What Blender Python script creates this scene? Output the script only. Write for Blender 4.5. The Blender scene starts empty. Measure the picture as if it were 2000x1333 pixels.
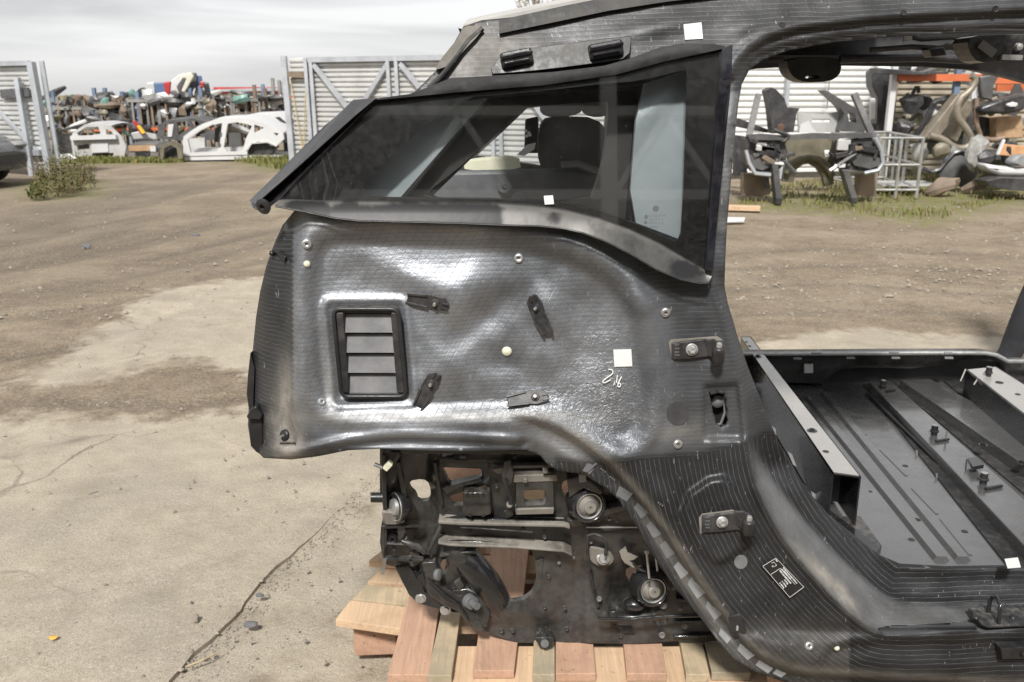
import bpy, bmesh, math, random
import numpy as np
from mathutils import Vector, Matrix, noise
from mathutils.geometry import delaunay_2d_cdt
random.seed(7)
rng = np.random.default_rng(7)
SC = bpy.context.scene
COL = SC.collection
R = math.radians

# ---------------------------------------------------------------- camera
CAM_H, FPX, HORIZ = 1.5, 1750.0, 180.0
CX, CY = 1000.0, 666.5
PITCH = math.atan((CY - HORIZ) / FPX)
cd = bpy.data.cameras.new("camera")
cam = bpy.data.objects.new("camera", cd); COL.objects.link(cam)
cam.location = (0, 0, CAM_H); cam.rotation_euler = (math.pi / 2 - PITCH, 0, 0)
cd.sensor_width = 36.0; cd.lens = FPX / 2000.0 * 36.0
cd.clip_start = 0.05; cd.clip_end = 3000
cd.dof.use_dof = True; cd.dof.focus_distance = 1.85; cd.dof.aperture_fstop = 9.0
SC.camera = cam

# ---------------------------------------------------------------- world, sun, exposure
SUN_EL, SUN_ROT = R(47), R(191)
w = bpy.data.worlds.new("World"); SC.world = w; w.use_nodes = True
nt = w.node_tree; nt.nodes.clear()
def wn(t, **k):
    n = nt.nodes.new(t)
    for a, b in k.items(): setattr(n, a, b)
    return n
wo = wn('ShaderNodeOutputWorld'); bg = wn('ShaderNodeBackground'); bg2 = wn('ShaderNodeBackground'); add = wn('ShaderNodeAddShader')
sky = wn('ShaderNodeTexSky'); sky.sky_type = 'NISHITA'; sky.sun_disc = False
sky.sun_elevation = SUN_EL; sky.sun_rotation = SUN_ROT
hs = wn('ShaderNodeHueSaturation'); hs.inputs['Saturation'].default_value = .12; nt.links.new(sky.outputs[0], hs.inputs['Color']); nt.links.new(hs.outputs[0], bg.inputs[0]); bg.inputs[1].default_value = 0.05
tc = wn('ShaderNodeTexCoord'); mp = wn('ShaderNodeMapping'); mp.inputs['Scale'].default_value = (1.0, 1.0, 9.0)
nt.links.new(tc.outputs['Generated'], mp.inputs[0])
nz = wn('ShaderNodeTexNoise'); nz.inputs['Scale'].default_value = 2.3; nz.inputs['Detail'].default_value = 6; nz.inputs['Roughness'].default_value = .5
nz.inputs['Distortion'].default_value = .35
nt.links.new(mp.outputs[0], nz.inputs[0])
cr = wn('ShaderNodeValToRGB'); cr.color_ramp.elements[0].position = .40; cr.color_ramp.elements[1].position = .60
cr.color_ramp.elements[0].color = (.42, .425, .44, 1); cr.color_ramp.elements[1].color = (.88, .88, .885, 1)
nt.links.new(nz.outputs[0], cr.inputs[0])
# paler haze just over the horizon, all round
sep = wn('ShaderNodeSeparateXYZ'); nt.links.new(tc.outputs['Generated'], sep.inputs[0])
mr = wn('ShaderNodeMapRange'); mr.inputs[1].default_value = 0.0; mr.inputs[2].default_value = .045; mr.inputs[3].default_value = .7; mr.inputs[4].default_value = 0.0
nt.links.new(sep.outputs[2], mr.inputs[0])
mx = wn('ShaderNodeMix', data_type='RGBA'); nt.links.new(mr.outputs[0], mx.inputs[0]); nt.links.new(cr.outputs[0], mx.inputs[6]); mx.inputs[7].default_value = (.86, .86, .86, 1)
nt.links.new(mx.outputs[2], bg2.inputs[0]); bg2.inputs[1].default_value = .42
nt.links.new(bg.outputs[0], add.inputs[0]); nt.links.new(bg2.outputs[0], add.inputs[1]); nt.links.new(add.outputs[0], wo.inputs[0])

sl = bpy.data.lights.new("sun", 'SUN'); so = bpy.data.objects.new("sun", sl); COL.objects.link(so)
sl.energy = 3.5; sl.angle = R(7); sl.color = (1.0, .97, .925)
sdir = Vector((math.sin(SUN_ROT) * math.cos(SUN_EL), math.cos(SUN_ROT) * math.cos(SUN_EL), math.sin(SUN_EL)))
so.rotation_euler = sdir.to_track_quat('Z', 'Y').to_euler(); so.location = (0, -5, 12)
SC.view_settings.view_transform = 'Standard'; SC.view_settings.look = 'None'
SC.view_settings.exposure = 0.5; SC.view_settings.gamma = 1.0; SC.view_settings.use_curve_mapping = False
SC.render.engine = 'CYCLES'
SC.cycles.max_bounces = 8; SC.cycles.transparent_max_bounces = 12

# ---------------------------------------------------------------- pixel helpers (photo pixel 2000x1333 -> point in the place)
SP, CP = math.sin(PITCH), math.cos(PITCH)
def at(px, py, Y):
    u = (px - CX) / FPX; v = (CY - py) / FPX
    t = Y / (CP + v * SP)
    return Vector((u * t, Y, CAM_H + (-SP + v * CP) * t))
def atz(px, py, z):
    u = (px - CX) / FPX; v = (CY - py) / FPX
    dz = -SP + v * CP
    t = (z - CAM_H) / dz
    return Vector((u * t, (CP + v * SP) * t, z))
def atn(P, Y):
    u = (P[:, 0] - CX) / FPX; v = (CY - P[:, 1]) / FPX
    t = Y / (CP + v * SP)
    return np.stack([u * t, np.broadcast_to(Y, u.shape), CAM_H + (-SP + v * CP) * t], 1)

# ---------------------------------------------------------------- objects
WLOC = {}
def link(o, parent=None):
    COL.objects.link(o)
    if parent is not None: o.parent = parent
def props(o, label=None, cat=None, group=None, kind=None):
    if label: o['label'] = label
    if cat: o['category'] = cat
    if group: o['group'] = group
    if kind: o['kind'] = kind
    return o
def thing(name, label, cat, loc, group=None, rz=0):
    o = bpy.data.objects.new(name, None); link(o); o.location = loc; o.rotation_euler.z = rz; o.empty_display_size = .1
    WLOC[o] = Vector(loc); return props(o, label, cat, group)
def mesh_obj(name, verts, faces, mat, parent=None, smooth=None, origin=None, bevel=0):
    off = Vector((0, 0, 0))
    if parent is not None: off = WLOC[parent]
    o3 = Vector(origin) if origin is not None else (off if parent is not None else None)
    V = np.array([tuple(v) for v in verts], dtype=float)
    if o3 is None: o3 = Vector((V[:, 0].mean(), V[:, 1].mean(), V[:, 2].min()))
    V = V - np.array(o3)
    me = bpy.data.meshes.new(name); me.from_pydata(V.tolist(), [], faces); me.update()
    o = bpy.data.objects.new(name, me); link(o, parent); o.location = o3 - off; WLOC[o] = o3.copy()
    if mat is not None: me.materials.append(mat)
    if smooth:
        me.polygons.foreach_set('use_smooth', [True] * len(me.polygons))
        if smooth < 179: me.set_sharp_from_angle(angle=R(smooth))
    if bevel:
        m = o.modifiers.new('bevel', 'BEVEL'); m.width = bevel; m.segments = 2; m.limit_method = 'ANGLE'; m.angle_limit = R(40)
    return o
def copy_tree(o, parent=None, loc=None):
    c = o.copy(); COL.objects.link(c)
    if parent is not None: c.parent = parent
    if loc is not None: c.location = loc
    for ch in list(o.children): copy_tree(ch, c)
    return c

class MB:
    def __init__(s): s.v = []; s.f = []
    def add(s, vs, fs):
        b = len(s.v); s.v += [Vector(v) for v in vs]; s.f += [tuple(i + b for i in f) for f in fs]; return s
    def box(s, c, size, M=None):
        h = [x / 2 for x in size]
        vs = [Vector((sx * h[0], sy * h[1], sz * h[2])) for sx in (-1, 1) for sy in (-1, 1) for sz in (-1, 1)]
        if M is not None: vs = [M @ v for v in vs]
        vs = [v + Vector(c) for v in vs]
        return s.add(vs, [(0, 1, 3, 2), (4, 6, 7, 5), (0, 4, 5, 1), (2, 3, 7, 6), (0, 2, 6, 4), (1, 5, 7, 3)])
    def bar(s, a, b, wd, ht, up=(0, 0, 1)):
        a = Vector(a); b = Vector(b); d = (b - a).normalized(); up = Vector(up)
        if abs(d.dot(up)) > .95: up = Vector((0, 1, 0))
        r = d.cross(up).normalized(); u = r.cross(d)
        vs = [p + r * (sx * wd / 2) + u * (sy * ht / 2) for p in (a, b) for sx, sy in ((-1, -1), (1, -1), (1, 1), (-1, 1))]
        return s.add(vs, [(0, 3, 2, 1), (4, 5, 6, 7), (0, 1, 5, 4), (1, 2, 6, 5), (2, 3, 7, 6), (3, 0, 4, 7)])
    def tube(s, pts, r, n=8, cap=True):
        pts = [Vector(p) for p in pts]; m = len(pts)
        rs = r if hasattr(r, '__len__') else [r] * m
        vs = []; prev = None
        for i, p in enumerate(pts):
            d = (pts[min(i + 1, m - 1)] - pts[max(i - 1, 0)]).normalized()
            if prev is None:
                up = Vector((0, 0, 1)) if abs(d.z) < .9 else Vector((0, 1, 0))
                x = d.cross(up).normalized()
            else:
                x = (prev - d * prev.dot(d)).normalized()
            prev = x; y = d.cross(x)
            vs += [p + (x * math.cos(2 * math.pi * k / n) + y * math.sin(2 * math.pi * k / n)) * rs[i] for k in range(n)]
        fs = [(i * n + k, i * n + (k + 1) % n, (i + 1) * n + (k + 1) % n, (i + 1) * n + k) for i in range(m - 1) for k in range(n)]
        if cap: fs += [tuple(range(n))[::-1], tuple((m - 1) * n + k for k in range(n))]
        return s.add(vs, fs)
    def lathe(s, prof, o, axis=(0, -1, 0), n=24, sq=None):
        ax = Vector(axis).normalized(); up = Vector((0, 0, 1)) if abs(ax.z) < .9 else Vector((1, 0, 0))
        x = ax.cross(up).normalized(); y = ax.cross(x); o = Vector(o); vs = []
        for r, h in prof:
            vs += [o + ax * h + (x * math.cos(2 * math.pi * k / n) + y * math.sin(2 * math.pi * k / n)) * r for k in range(n)]
        m = len(prof)
        fs = [(i * n + k, i * n + (k + 1) % n, (i + 1) * n + (k + 1) % n, (i + 1) * n + k) for i in range(m - 1) for k in range(n)]
        if prof[0][0] > 1e-6: fs.append(tuple(range(n))[::-1])
        if prof[-1][0] > 1e-6: fs.append(tuple((m - 1) * n + k for k in range(n)))
        return s.add(vs, fs)
    def ball(s, c, r, n=10, m=7, M=None):
        vs = []; fs = []; c = Vector(c); rr = r if hasattr(r, '__len__') else (r, r, r)
        for i in range(m + 1):
            th = math.pi * i / m
            for k in range(n):
                ph = 2 * math.pi * k / n
                v = Vector((math.sin(th) * math.cos(ph) * rr[0], math.sin(th) * math.sin(ph) * rr[1], math.cos(th) * rr[2]))
                if M is not None: v = M @ v
                vs.append(c + v)
        for i in range(m):
            for k in range(n): fs.append((i * n + k, (i + 1) * n + k, (i + 1) * n + (k + 1) % n, i * n + (k + 1) % n))
        return s.add(vs, fs)
    def prism(s, pts, off):
        """closed 3D polygon extruded by the vector off (polygon is triangulated by ear clipping)"""
        from mathutils.geometry import tessellate_polygon
        n = len(pts); pts = [Vector(p) for p in pts]; off = Vector(off)
        tri = tessellate_polygon([pts])
        vs = pts + [p + off for p in pts]
        nrm = Vector((0, 0, 0))
        for i in range(n): nrm += pts[i].cross(pts[(i + 1) % n])
        flip = nrm.dot(off) > 0
        fs = []
        for t in tri:
            t = tuple(t); a, b, c = (pts[i] for i in t)
            tn = (b - a).cross(c - a)
            if tn.dot(nrm) < 0: t = t[::-1]
            if flip: t = t[::-1]
            fs.append(t); fs.append(tuple(i + n for i in t[::-1]))
        for i in range(n):
            j = (i + 1) % n
            fs.append((i, j, j + n, i + n)[::-1] if not flip else (i, j, j + n, i + n))
        return s.add(vs, fs)
    def obj(s, name, mat, parent=None, smooth=None, origin=None, bevel=0):
        return mesh_obj(name, s.v, s.f, mat, parent, smooth, origin, bevel)

def pip(P, poly):
    poly = np.asarray(poly, float); x, y = P[:, 0], P[:, 1]; ins = np.zeros(len(P), bool); n = len(poly); j = n - 1
    for i in range(n):
        xi, yi = poly[i]; xj, yj = poly[j]
        c = ((yi > y) != (yj > y)) & (x < (xj - xi) * (y - yi) / ((yj - yi) if yj != yi else 1e-9) + xi)
        ins ^= c; j = i
    return ins
def pl_dist(P, pts, closed=False):
    """distance to a polyline, signed side (positive = right of travel in image space), arc length"""
    pts = np.asarray(pts, float)
    if closed: pts = np.vstack([pts, pts[:1]])
    best = np.full(len(P), 1e9); side = np.zeros(len(P)); arc = np.zeros(len(P)); L = 0
    for a, b in zip(pts[:-1], pts[1:]):
        d = b - a; l = np.hypot(*d)
        if l < 1e-9: continue
        t = np.clip(((P - a) @ d) / (l * l), 0, 1); q = P - (a + t[:, None] * d); ds = np.hypot(q[:, 0], q[:, 1])
        m = ds < best
        sd = d[0] * (P[:, 1] - a[1]) - d[1] * (P[:, 0] - a[0])
        best = np.where(m, ds, best); side = np.where(m, np.sign(sd), side); arc = np.where(m, L + t * l, arc); L += l
    return best, side, arc
def sdf(P, poly):
    d, _, _ = pl_dist(P, poly, True); return np.where(pip(P, poly), d, -d)     # positive inside
def sstep(a, b, x):
    t = np.clip((x - a) / (b - a), 0, 1); return t * t * (3 - 2 * t)
def smoothpl(pts, it=2, closed=True):
    pts = [tuple(p) for p in pts]
    for _ in range(it):
        o = []; n = len(pts)
        for i in range(n if closed else n - 1):
            a = pts[i]; b = pts[(i + 1) % n]
            o += [tuple(.75 * x + .25 * y for x, y in zip(a, b)), tuple(.25 * x + .75 * y for x, y in zip(a, b))]
        if not closed: o = [pts[0]] + o + [pts[-1]]
        pts = o
    return pts
def densify(pts, step, closed=True):
    o = []; n = len(pts)
    for i in range(n if closed else n - 1):
        a = np.array(pts[i], float); b = np.array(pts[(i + 1) % n], float); k = max(1, int(np.hypot(*(b - a)) / step))
        for q in range(k): o.append(tuple(a + (b - a) * q / k))
    if not closed: o.append(tuple(pts[-1]))
    return o
def cdt(outline, holes=(), step=None, lines=()):
    """triangulate a pixel polygon with holes; interior grid of spacing step; returns points, triangles"""
    pts = []; edges = []
    for loop in [outline] + list(holes):
        b = len(pts); pts += [tuple(p) for p in loop]; n = len(loop); edges += [(b + i, b + (i + 1) % n) for i in range(n)]
    for ln in lines:
        b = len(pts); pts += [tuple(p) for p in ln]; edges += [(b + i, b + i + 1) for i in range(len(ln) - 1)]
    if step:
        O = np.asarray(outline, float); x0, y0 = O.min(0); x1, y1 = O.max(0)
        gx = np.arange(x0 + step / 2, x1, step); gy = np.arange(y0 + step / 2, y1, step * .87)
        X, Yg = np.meshgrid(gx, gy); X = X + (np.arange(len(gy)) % 2)[:, None] * step / 2
        G = np.stack([X.ravel(), Yg.ravel()], 1)
        ok = pip(G, outline) & (pl_dist(G, outline, True)[0] > step * .45)
        for h in holes: ok &= ~pip(G, h) & (pl_dist(G, h, True)[0] > step * .45)
        for ln in lines: ok &= pl_dist(G, ln)[0] > step * .4
        pts += [tuple(g) for g in G[ok]]
    r = delaunay_2d_cdt([Vector(p) for p in pts], edges, [], 1, 1e-4)
    V = np.array([tuple(v) for v in r[0]]); T = np.array([tuple(f) for f in r[2] if len(f) == 3])
    C = V[T].mean(1); keep = pip(C, outline)
    for h in holes: keep &= ~pip(C, h)
    return V, T[keep]
def plate(name, outline, Y, thick, mat, parent=None, holes=(), step=None, lines=(), smooth=35, back=True, bevel=0, origin=None, uvfn=None, attrs=None, mapf=None):
    """a sheet traced in photo pixels that stands at its own depth Y (number or function of the pixels) and has real thickness"""
    V, T = cdt(outline, holes, step, lines)
    Yv = Y(V) if callable(Y) else np.full(len(V), float(Y))
    F = mapf(V) if mapf else atn(V, Yv)
    a = F[T]; nr = np.cross(a[:, 1] - a[:, 0], a[:, 2] - a[:, 0])
    ref = np.array([0, -1.0, 0]) if not mapf else np.array([0, 0, 1.0])
    flip = (nr @ ref) < 0
    T = np.where(flip[:, None], T[:, ::-1], T)
    n = len(V); B = F.copy()
    if mapf: B[:, 2] -= thick
    else: B[:, 1] += thick
    faces = [tuple(int(i) for i in t) for t in T] + [tuple(int(i) + n for i in t[::-1]) for t in T]
    cnt = {}
    for t in T:
        for i in range(3):
            e = (int(t[i]), int(t[(i + 1) % 3])); cnt[e] = 1
    for (i, j) in list(cnt):
        if (j, i) not in cnt: faces.append((j, i, i + n, j + n))
    o = mesh_obj(name, np.vstack([F, B]), faces, mat, parent, smooth, origin, bevel)
    me = o.data
    if uvfn:
        uvl = me.uv_layers.new(name='threads')
        lv = np.zeros(len(me.loops), int); me.loops.foreach_get('vertex_index', lv)
        P2 = np.vstack([V, V]); F2 = np.vstack([F, B])
        cen = np.zeros((len(me.loops), 2))
        for p in me.polygons:
            vi = list(p.vertices); c = P2[vi].mean(0)
            cen[p.loop_start:p.loop_start + p.loop_total] = c
        UV = uvfn(P2[lv], F2[lv], cen)
        uvl.data.foreach_set('uv', UV.ravel().tolist())
    if attrs:
        for k, fn in attrs.items():
            at_ = me.attributes.new(k, 'FLOAT', 'POINT'); val = fn(V); at_.data.foreach_set('value', np.concatenate([val, val]).astype(float).tolist())
    return o

# ---------------------------------------------------------------- materials
class NT:
    def __init__(s, name):
        s.m = bpy.data.materials.new(name); s.m.use_nodes = True; s.t = s.m.node_tree; s.t.nodes.clear()
        s.out = s.n('ShaderNodeOutputMaterial'); s.b = s.n('ShaderNodeBsdfPrincipled'); s.l(s.b.outputs[0], s.out.inputs[0])
    def n(s, t, **k):
        x = s.t.nodes.new(t)
        for a, b in k.items(): setattr(x, a, b)
        return x
    def l(s, a, b): s.t.links.new(a, b)
    def set(s, sock, v):
        if isinstance(v, bpy.types.NodeSocket): s.l(v, sock)
        else: sock.default_value = v
    def math(s, op, a, b=0.0, c=None, clamp=False):
        x = s.n('ShaderNodeMath', operation=op, use_clamp=clamp); s.set(x.inputs[0], a); s.set(x.inputs[1], b)
        if c is not None: s.set(x.inputs[2], c)
        return x.outputs[0]
    def coord(s, which='Object'): return s.n('ShaderNodeTexCoord').outputs[which]
    def scale(s, v, sc):
        m = s.n('ShaderNodeMapping'); s.l(v, m.inputs[0]); m.inputs['Scale'].default_value = sc; return m.outputs[0]
    def noise(s, v, sc, det=4, rough=.55, dist=0):
        x = s.n('ShaderNodeTexNoise'); s.l(v, x.inputs['Vector']); x.inputs['Scale'].default_value = sc; x.inputs['Detail'].default_value = det
        x.inputs['Roughness'].default_value = rough; x.inputs['Distortion'].default_value = dist; return x.outputs[0]
    def vor(s, v, sc, feat='F1', out='Distance'):
        x = s.n('ShaderNodeTexVoronoi', feature=feat); s.l(v, x.inputs['Vector']); x.inputs['Scale'].default_value = sc; return x.outputs[out]
    def rng(s, v, a, b, c=0.0, d=1.0, smooth=True):
        x = s.n('ShaderNodeMapRange', interpolation_type='SMOOTHSTEP' if smooth else 'LINEAR'); s.l(v, x.inputs[0])
        for i, q in enumerate((a, b, c, d)): x.inputs[i + 1].default_value = q
        return x.outputs[0]
    def mix(s, f, a, b):
        x = s.n('ShaderNodeMix', data_type='RGBA'); s.set(x.inputs[0], f)
        for i, q in ((6, a), (7, b)): s.set(x.inputs[i], q if isinstance(q, bpy.types.NodeSocket) else (*q[:3], 1))
        return x.outputs[2]
    def attr(s, nm): x = s.n('ShaderNodeAttribute', attribute_name=nm); return x.outputs['Fac']
    def bump(s, h, strength=.3, dist=.01, prev=None):
        x = s.n('ShaderNodeBump'); x.inputs['Strength'].default_value = strength; x.inputs['Distance'].default_value = dist; s.l(h, x.inputs['Height'])
        if prev is not None: s.l(prev, x.inputs['Normal'])
        return x.outputs[0]
    def base(s, col): s.set(s.b.inputs['Base Color'], col if isinstance(col, bpy.types.NodeSocket) else (*col[:3], 1))
    def pr(s, **k):
        nm = {'rough': 'Roughness', 'metal': 'Metallic', 'normal': 'Normal', 'coat': 'Coat Weight', 'coatr': 'Coat Roughness', 'spec': 'Specular IOR Level'}
        for a, v in k.items(): s.set(s.b.inputs[nm[a]], v)
        return s
_mc = {}
DUST = (.27, .25, .22)
def paint(name, col, rough=.4, metal=0.0, var=.25, dust=.15, sc=9, bump=.1, bsc=60, coat=0.0, dustcol=DUST, spec=.5):
    """painted / plastic / metal surface with uneven tone, scuffs and settled dust"""
    if name in _mc: return _mc[name]
    m = NT(name); c = m.coord(); n1 = m.noise(c, sc, 5, .6); n2 = m.noise(c, sc * 7, 4, .65)
    dark = tuple(x * (1 - var) for x in col); lite = tuple(min(1, x * (1 + var)) for x in col)
    k = m.mix(m.rng(n1, .3, .7), dark, lite)
    if dust:
        geo = m.n('ShaderNodeNewGeometry'); sp = m.n('ShaderNodeSeparateXYZ'); m.l(geo.outputs['Normal'], sp.inputs[0])
        up = m.rng(sp.outputs[2], .15, .95, .25, 1.0)
        d = m.math('MULTIPLY', m.rng(m.math('ADD', m.math('MULTIPLY', n1, .5), m.math('MULTIPLY', n2, .5)), .42, .66), up)
        d = m.math('MULTIPLY', d, min(1, dust * 3), clamp=True)
        k = m.mix(d, k, dustcol)
        m.pr(rough=m.math('ADD', m.rng(n2, .3, .7, rough - .07, rough + .09), m.math('MULTIPLY', d, .35), clamp=True))
        m.pr(metal=m.math('MULTIPLY', m.math('SUBTRACT', 1.0, d), metal))
    else:
        m.pr(rough=m.rng(n2, .3, .7, max(.02, rough - .07), rough + .09), metal=metal)
    m.base(k); m.pr(coat=coat, spec=spec)
    if bump: m.pr(normal=m.bump(m.noise(c, bsc, 3, .6), bump, .004))
    _mc[name] = m.m; return m.m

def carbon_mat():
    m = NT('carbon_fibre'); uv = m.n('ShaderNodeUVMap', uv_map='threads').outputs[0]; oc = m.coord()
    sp = m.n('ShaderNodeSeparateXYZ'); m.l(uv, sp.inputs[0]); u, v = sp.outputs[0], sp.outputs[1]
    weave = m.attr('weave'); crum = m.attr('crumple'); dirt = m.attr('dirt')
    w1 = m.noise(oc, 7, 2); w2 = m.noise(oc, 55, 3, .6)
    warp = m.math('ADD', m.math('MULTIPLY', m.math('SUBTRACT', w1, .5), .011), m.math('MULTIPLY', m.math('SUBTRACT', w2, .5), .0026))
    warp = m.math('ADD', warp, m.math('MULTIPLY', m.math('MULTIPLY', m.math('SUBTRACT', w2, .5), crum), .016))
    vv = m.math('ADD', v, warp); uu = m.math('ADD', u, warp)
    def line(x, per, wd, ph=0.0):
        f = m.math('FRACT', m.math('ADD', m.math('DIVIDE', x, per), ph)); d = m.math('ABSOLUTE', m.math('SUBTRACT', f, .5)); return m.rng(d, 0.0, wd, 1.0, 0.0), f
    def rot(a): return m.math('ADD', m.math('MULTIPLY', uu, -math.sin(a)), m.math('MULTIPLY', vv, math.cos(a)))
    h, hf = line(vv, .0092, .075)
    d1, d1f = line(rot(R(58)), .0150, .075); d2, d2f = line(rot(R(-38)), .0190, .055)
    n3 = m.noise(oc, 30, 4, .6); breakup = m.rng(n3, .33, .6)
    thread = m.math('MULTIPLY', h, m.math('ADD', .35, m.math('MULTIPLY', breakup, .65)))
    dg = m.math('MULTIPLY', m.math('MAXIMUM', m.math('MULTIPLY', d1, .9), m.math('MULTIPLY', d2, .6)), weave)
    big = m.noise(oc, 3.8, 4, .55, .5)
    carbon = m.mix(weave, m.mix(m.rng(big, .3, .7), (.011, .0115, .0125), (.030, .031, .034)), m.mix(m.rng(big, .3, .7), (.102, .111, .124), (.335, .355, .39)))
    lightd = m.math('MULTIPLY', dirt, m.rng(m.noise(oc, 14, 5, .65, .5), .25, .65, .45, 1.0), clamp=True)
    # dusty film lies on the tows, the stitched grooves stay dark where the fabric is dusty
    film = m.math('MULTIPLY', m.math('MULTIPLY', weave, m.rng(m.noise(oc, 5, 4, .6), .32, .62)), .5)
    k = m.mix(film, carbon, (.315, .323, .335))
    k = m.mix(m.math('MULTIPLY', thread, m.math('MULTIPLY', .5, m.math('SUBTRACT', 1.0, weave))), k, (.25, .25, .26))
    k = m.mix(m.math('MULTIPLY', m.math('MAXIMUM', m.math('MULTIPLY', dg, .6), m.math('MULTIPLY', h, weave)), .6), k, (.05, .05, .052))
    k = m.mix(lightd, k, m.mix(m.noise(oc, 40, 3), (.20, .18, .15), (.34, .32, .285)))
    sc = m.rng(m.noise(m.scale(oc, (1, 1, .25)), 120, 3, .7), .66, .72)
    k = m.mix(m.math('MULTIPLY', sc, .35), k, (.6, .6, .6))
    m.base(k)
    m.pr(metal=m.math('MULTIPLY', m.math('SUBTRACT', 1.0, lightd), m.math('ADD', .3, m.math('MULTIPLY', weave, .45))), rough=m.math('ADD', m.rng(n3, .3, .7, .38, .52), m.math('MULTIPLY', lightd, .35), clamp=True))
    hsum = m.math('ADD', m.math('MULTIPLY', m.math('ABSOLUTE', m.math('SUBTRACT', hf, .5)), .5), m.math('MULTIPLY', m.math('MULTIPLY', dg, -1.0), .5))
    b1 = m.bump(hsum, .22, .0022)
    b2 = m.bump(m.math('MULTIPLY', m.noise(oc, 95, 4, .6, 1.2), m.math('ADD', .045, m.math('MULTIPLY', crum, .7))), 1.0, .007, b1)
    b3 = m.bump(m.noise(oc, 18, 3), .10, .01, b2)
    m.pr(normal=b3, coat=.0)
    return m.m

def glass_mat():
    m = NT('tinted_glass'); m.t.nodes.remove(m.b)
    tr = m.n('ShaderNodeBsdfTransparent'); tr.inputs[0].default_value = (.93, .945, .95, 1)
    gl = m.n('ShaderNodeBsdfGlossy'); gl.inputs['Roughness'].default_value = .02
    fr = m.n('ShaderNodeFresnel'); fr.inputs['IOR'].default_value = 1.6
    mx = m.n('ShaderNodeMixShader'); m.l(fr.outputs[0], mx.inputs[0]); m.l(tr.outputs[0], mx.inputs[1]); m.l(gl.outputs[0], mx.inputs[2])
    df = m.n('ShaderNodeBsdfDiffuse'); df.inputs[0].default_value = (.62, .60, .56, 1)
    oc = m.coord(); speck = m.rng(m.noise(oc, 330, 2, .6), .70, .78); film = m.rng(m.noise(oc, 4, 5, .6), .3, .75, .0, .016)
    mx2 = m.n('ShaderNodeMixShader'); m.l(m.math('MAXIMUM', m.math('MULTIPLY', speck, .25), film), mx2.inputs[0]); m.l(mx.outputs[0], mx2.inputs[1]); m.l(df.outputs[0], mx2.inputs[2])
    m.l(mx2.outputs[0], m.out.inputs[0]); return m.m

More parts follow.
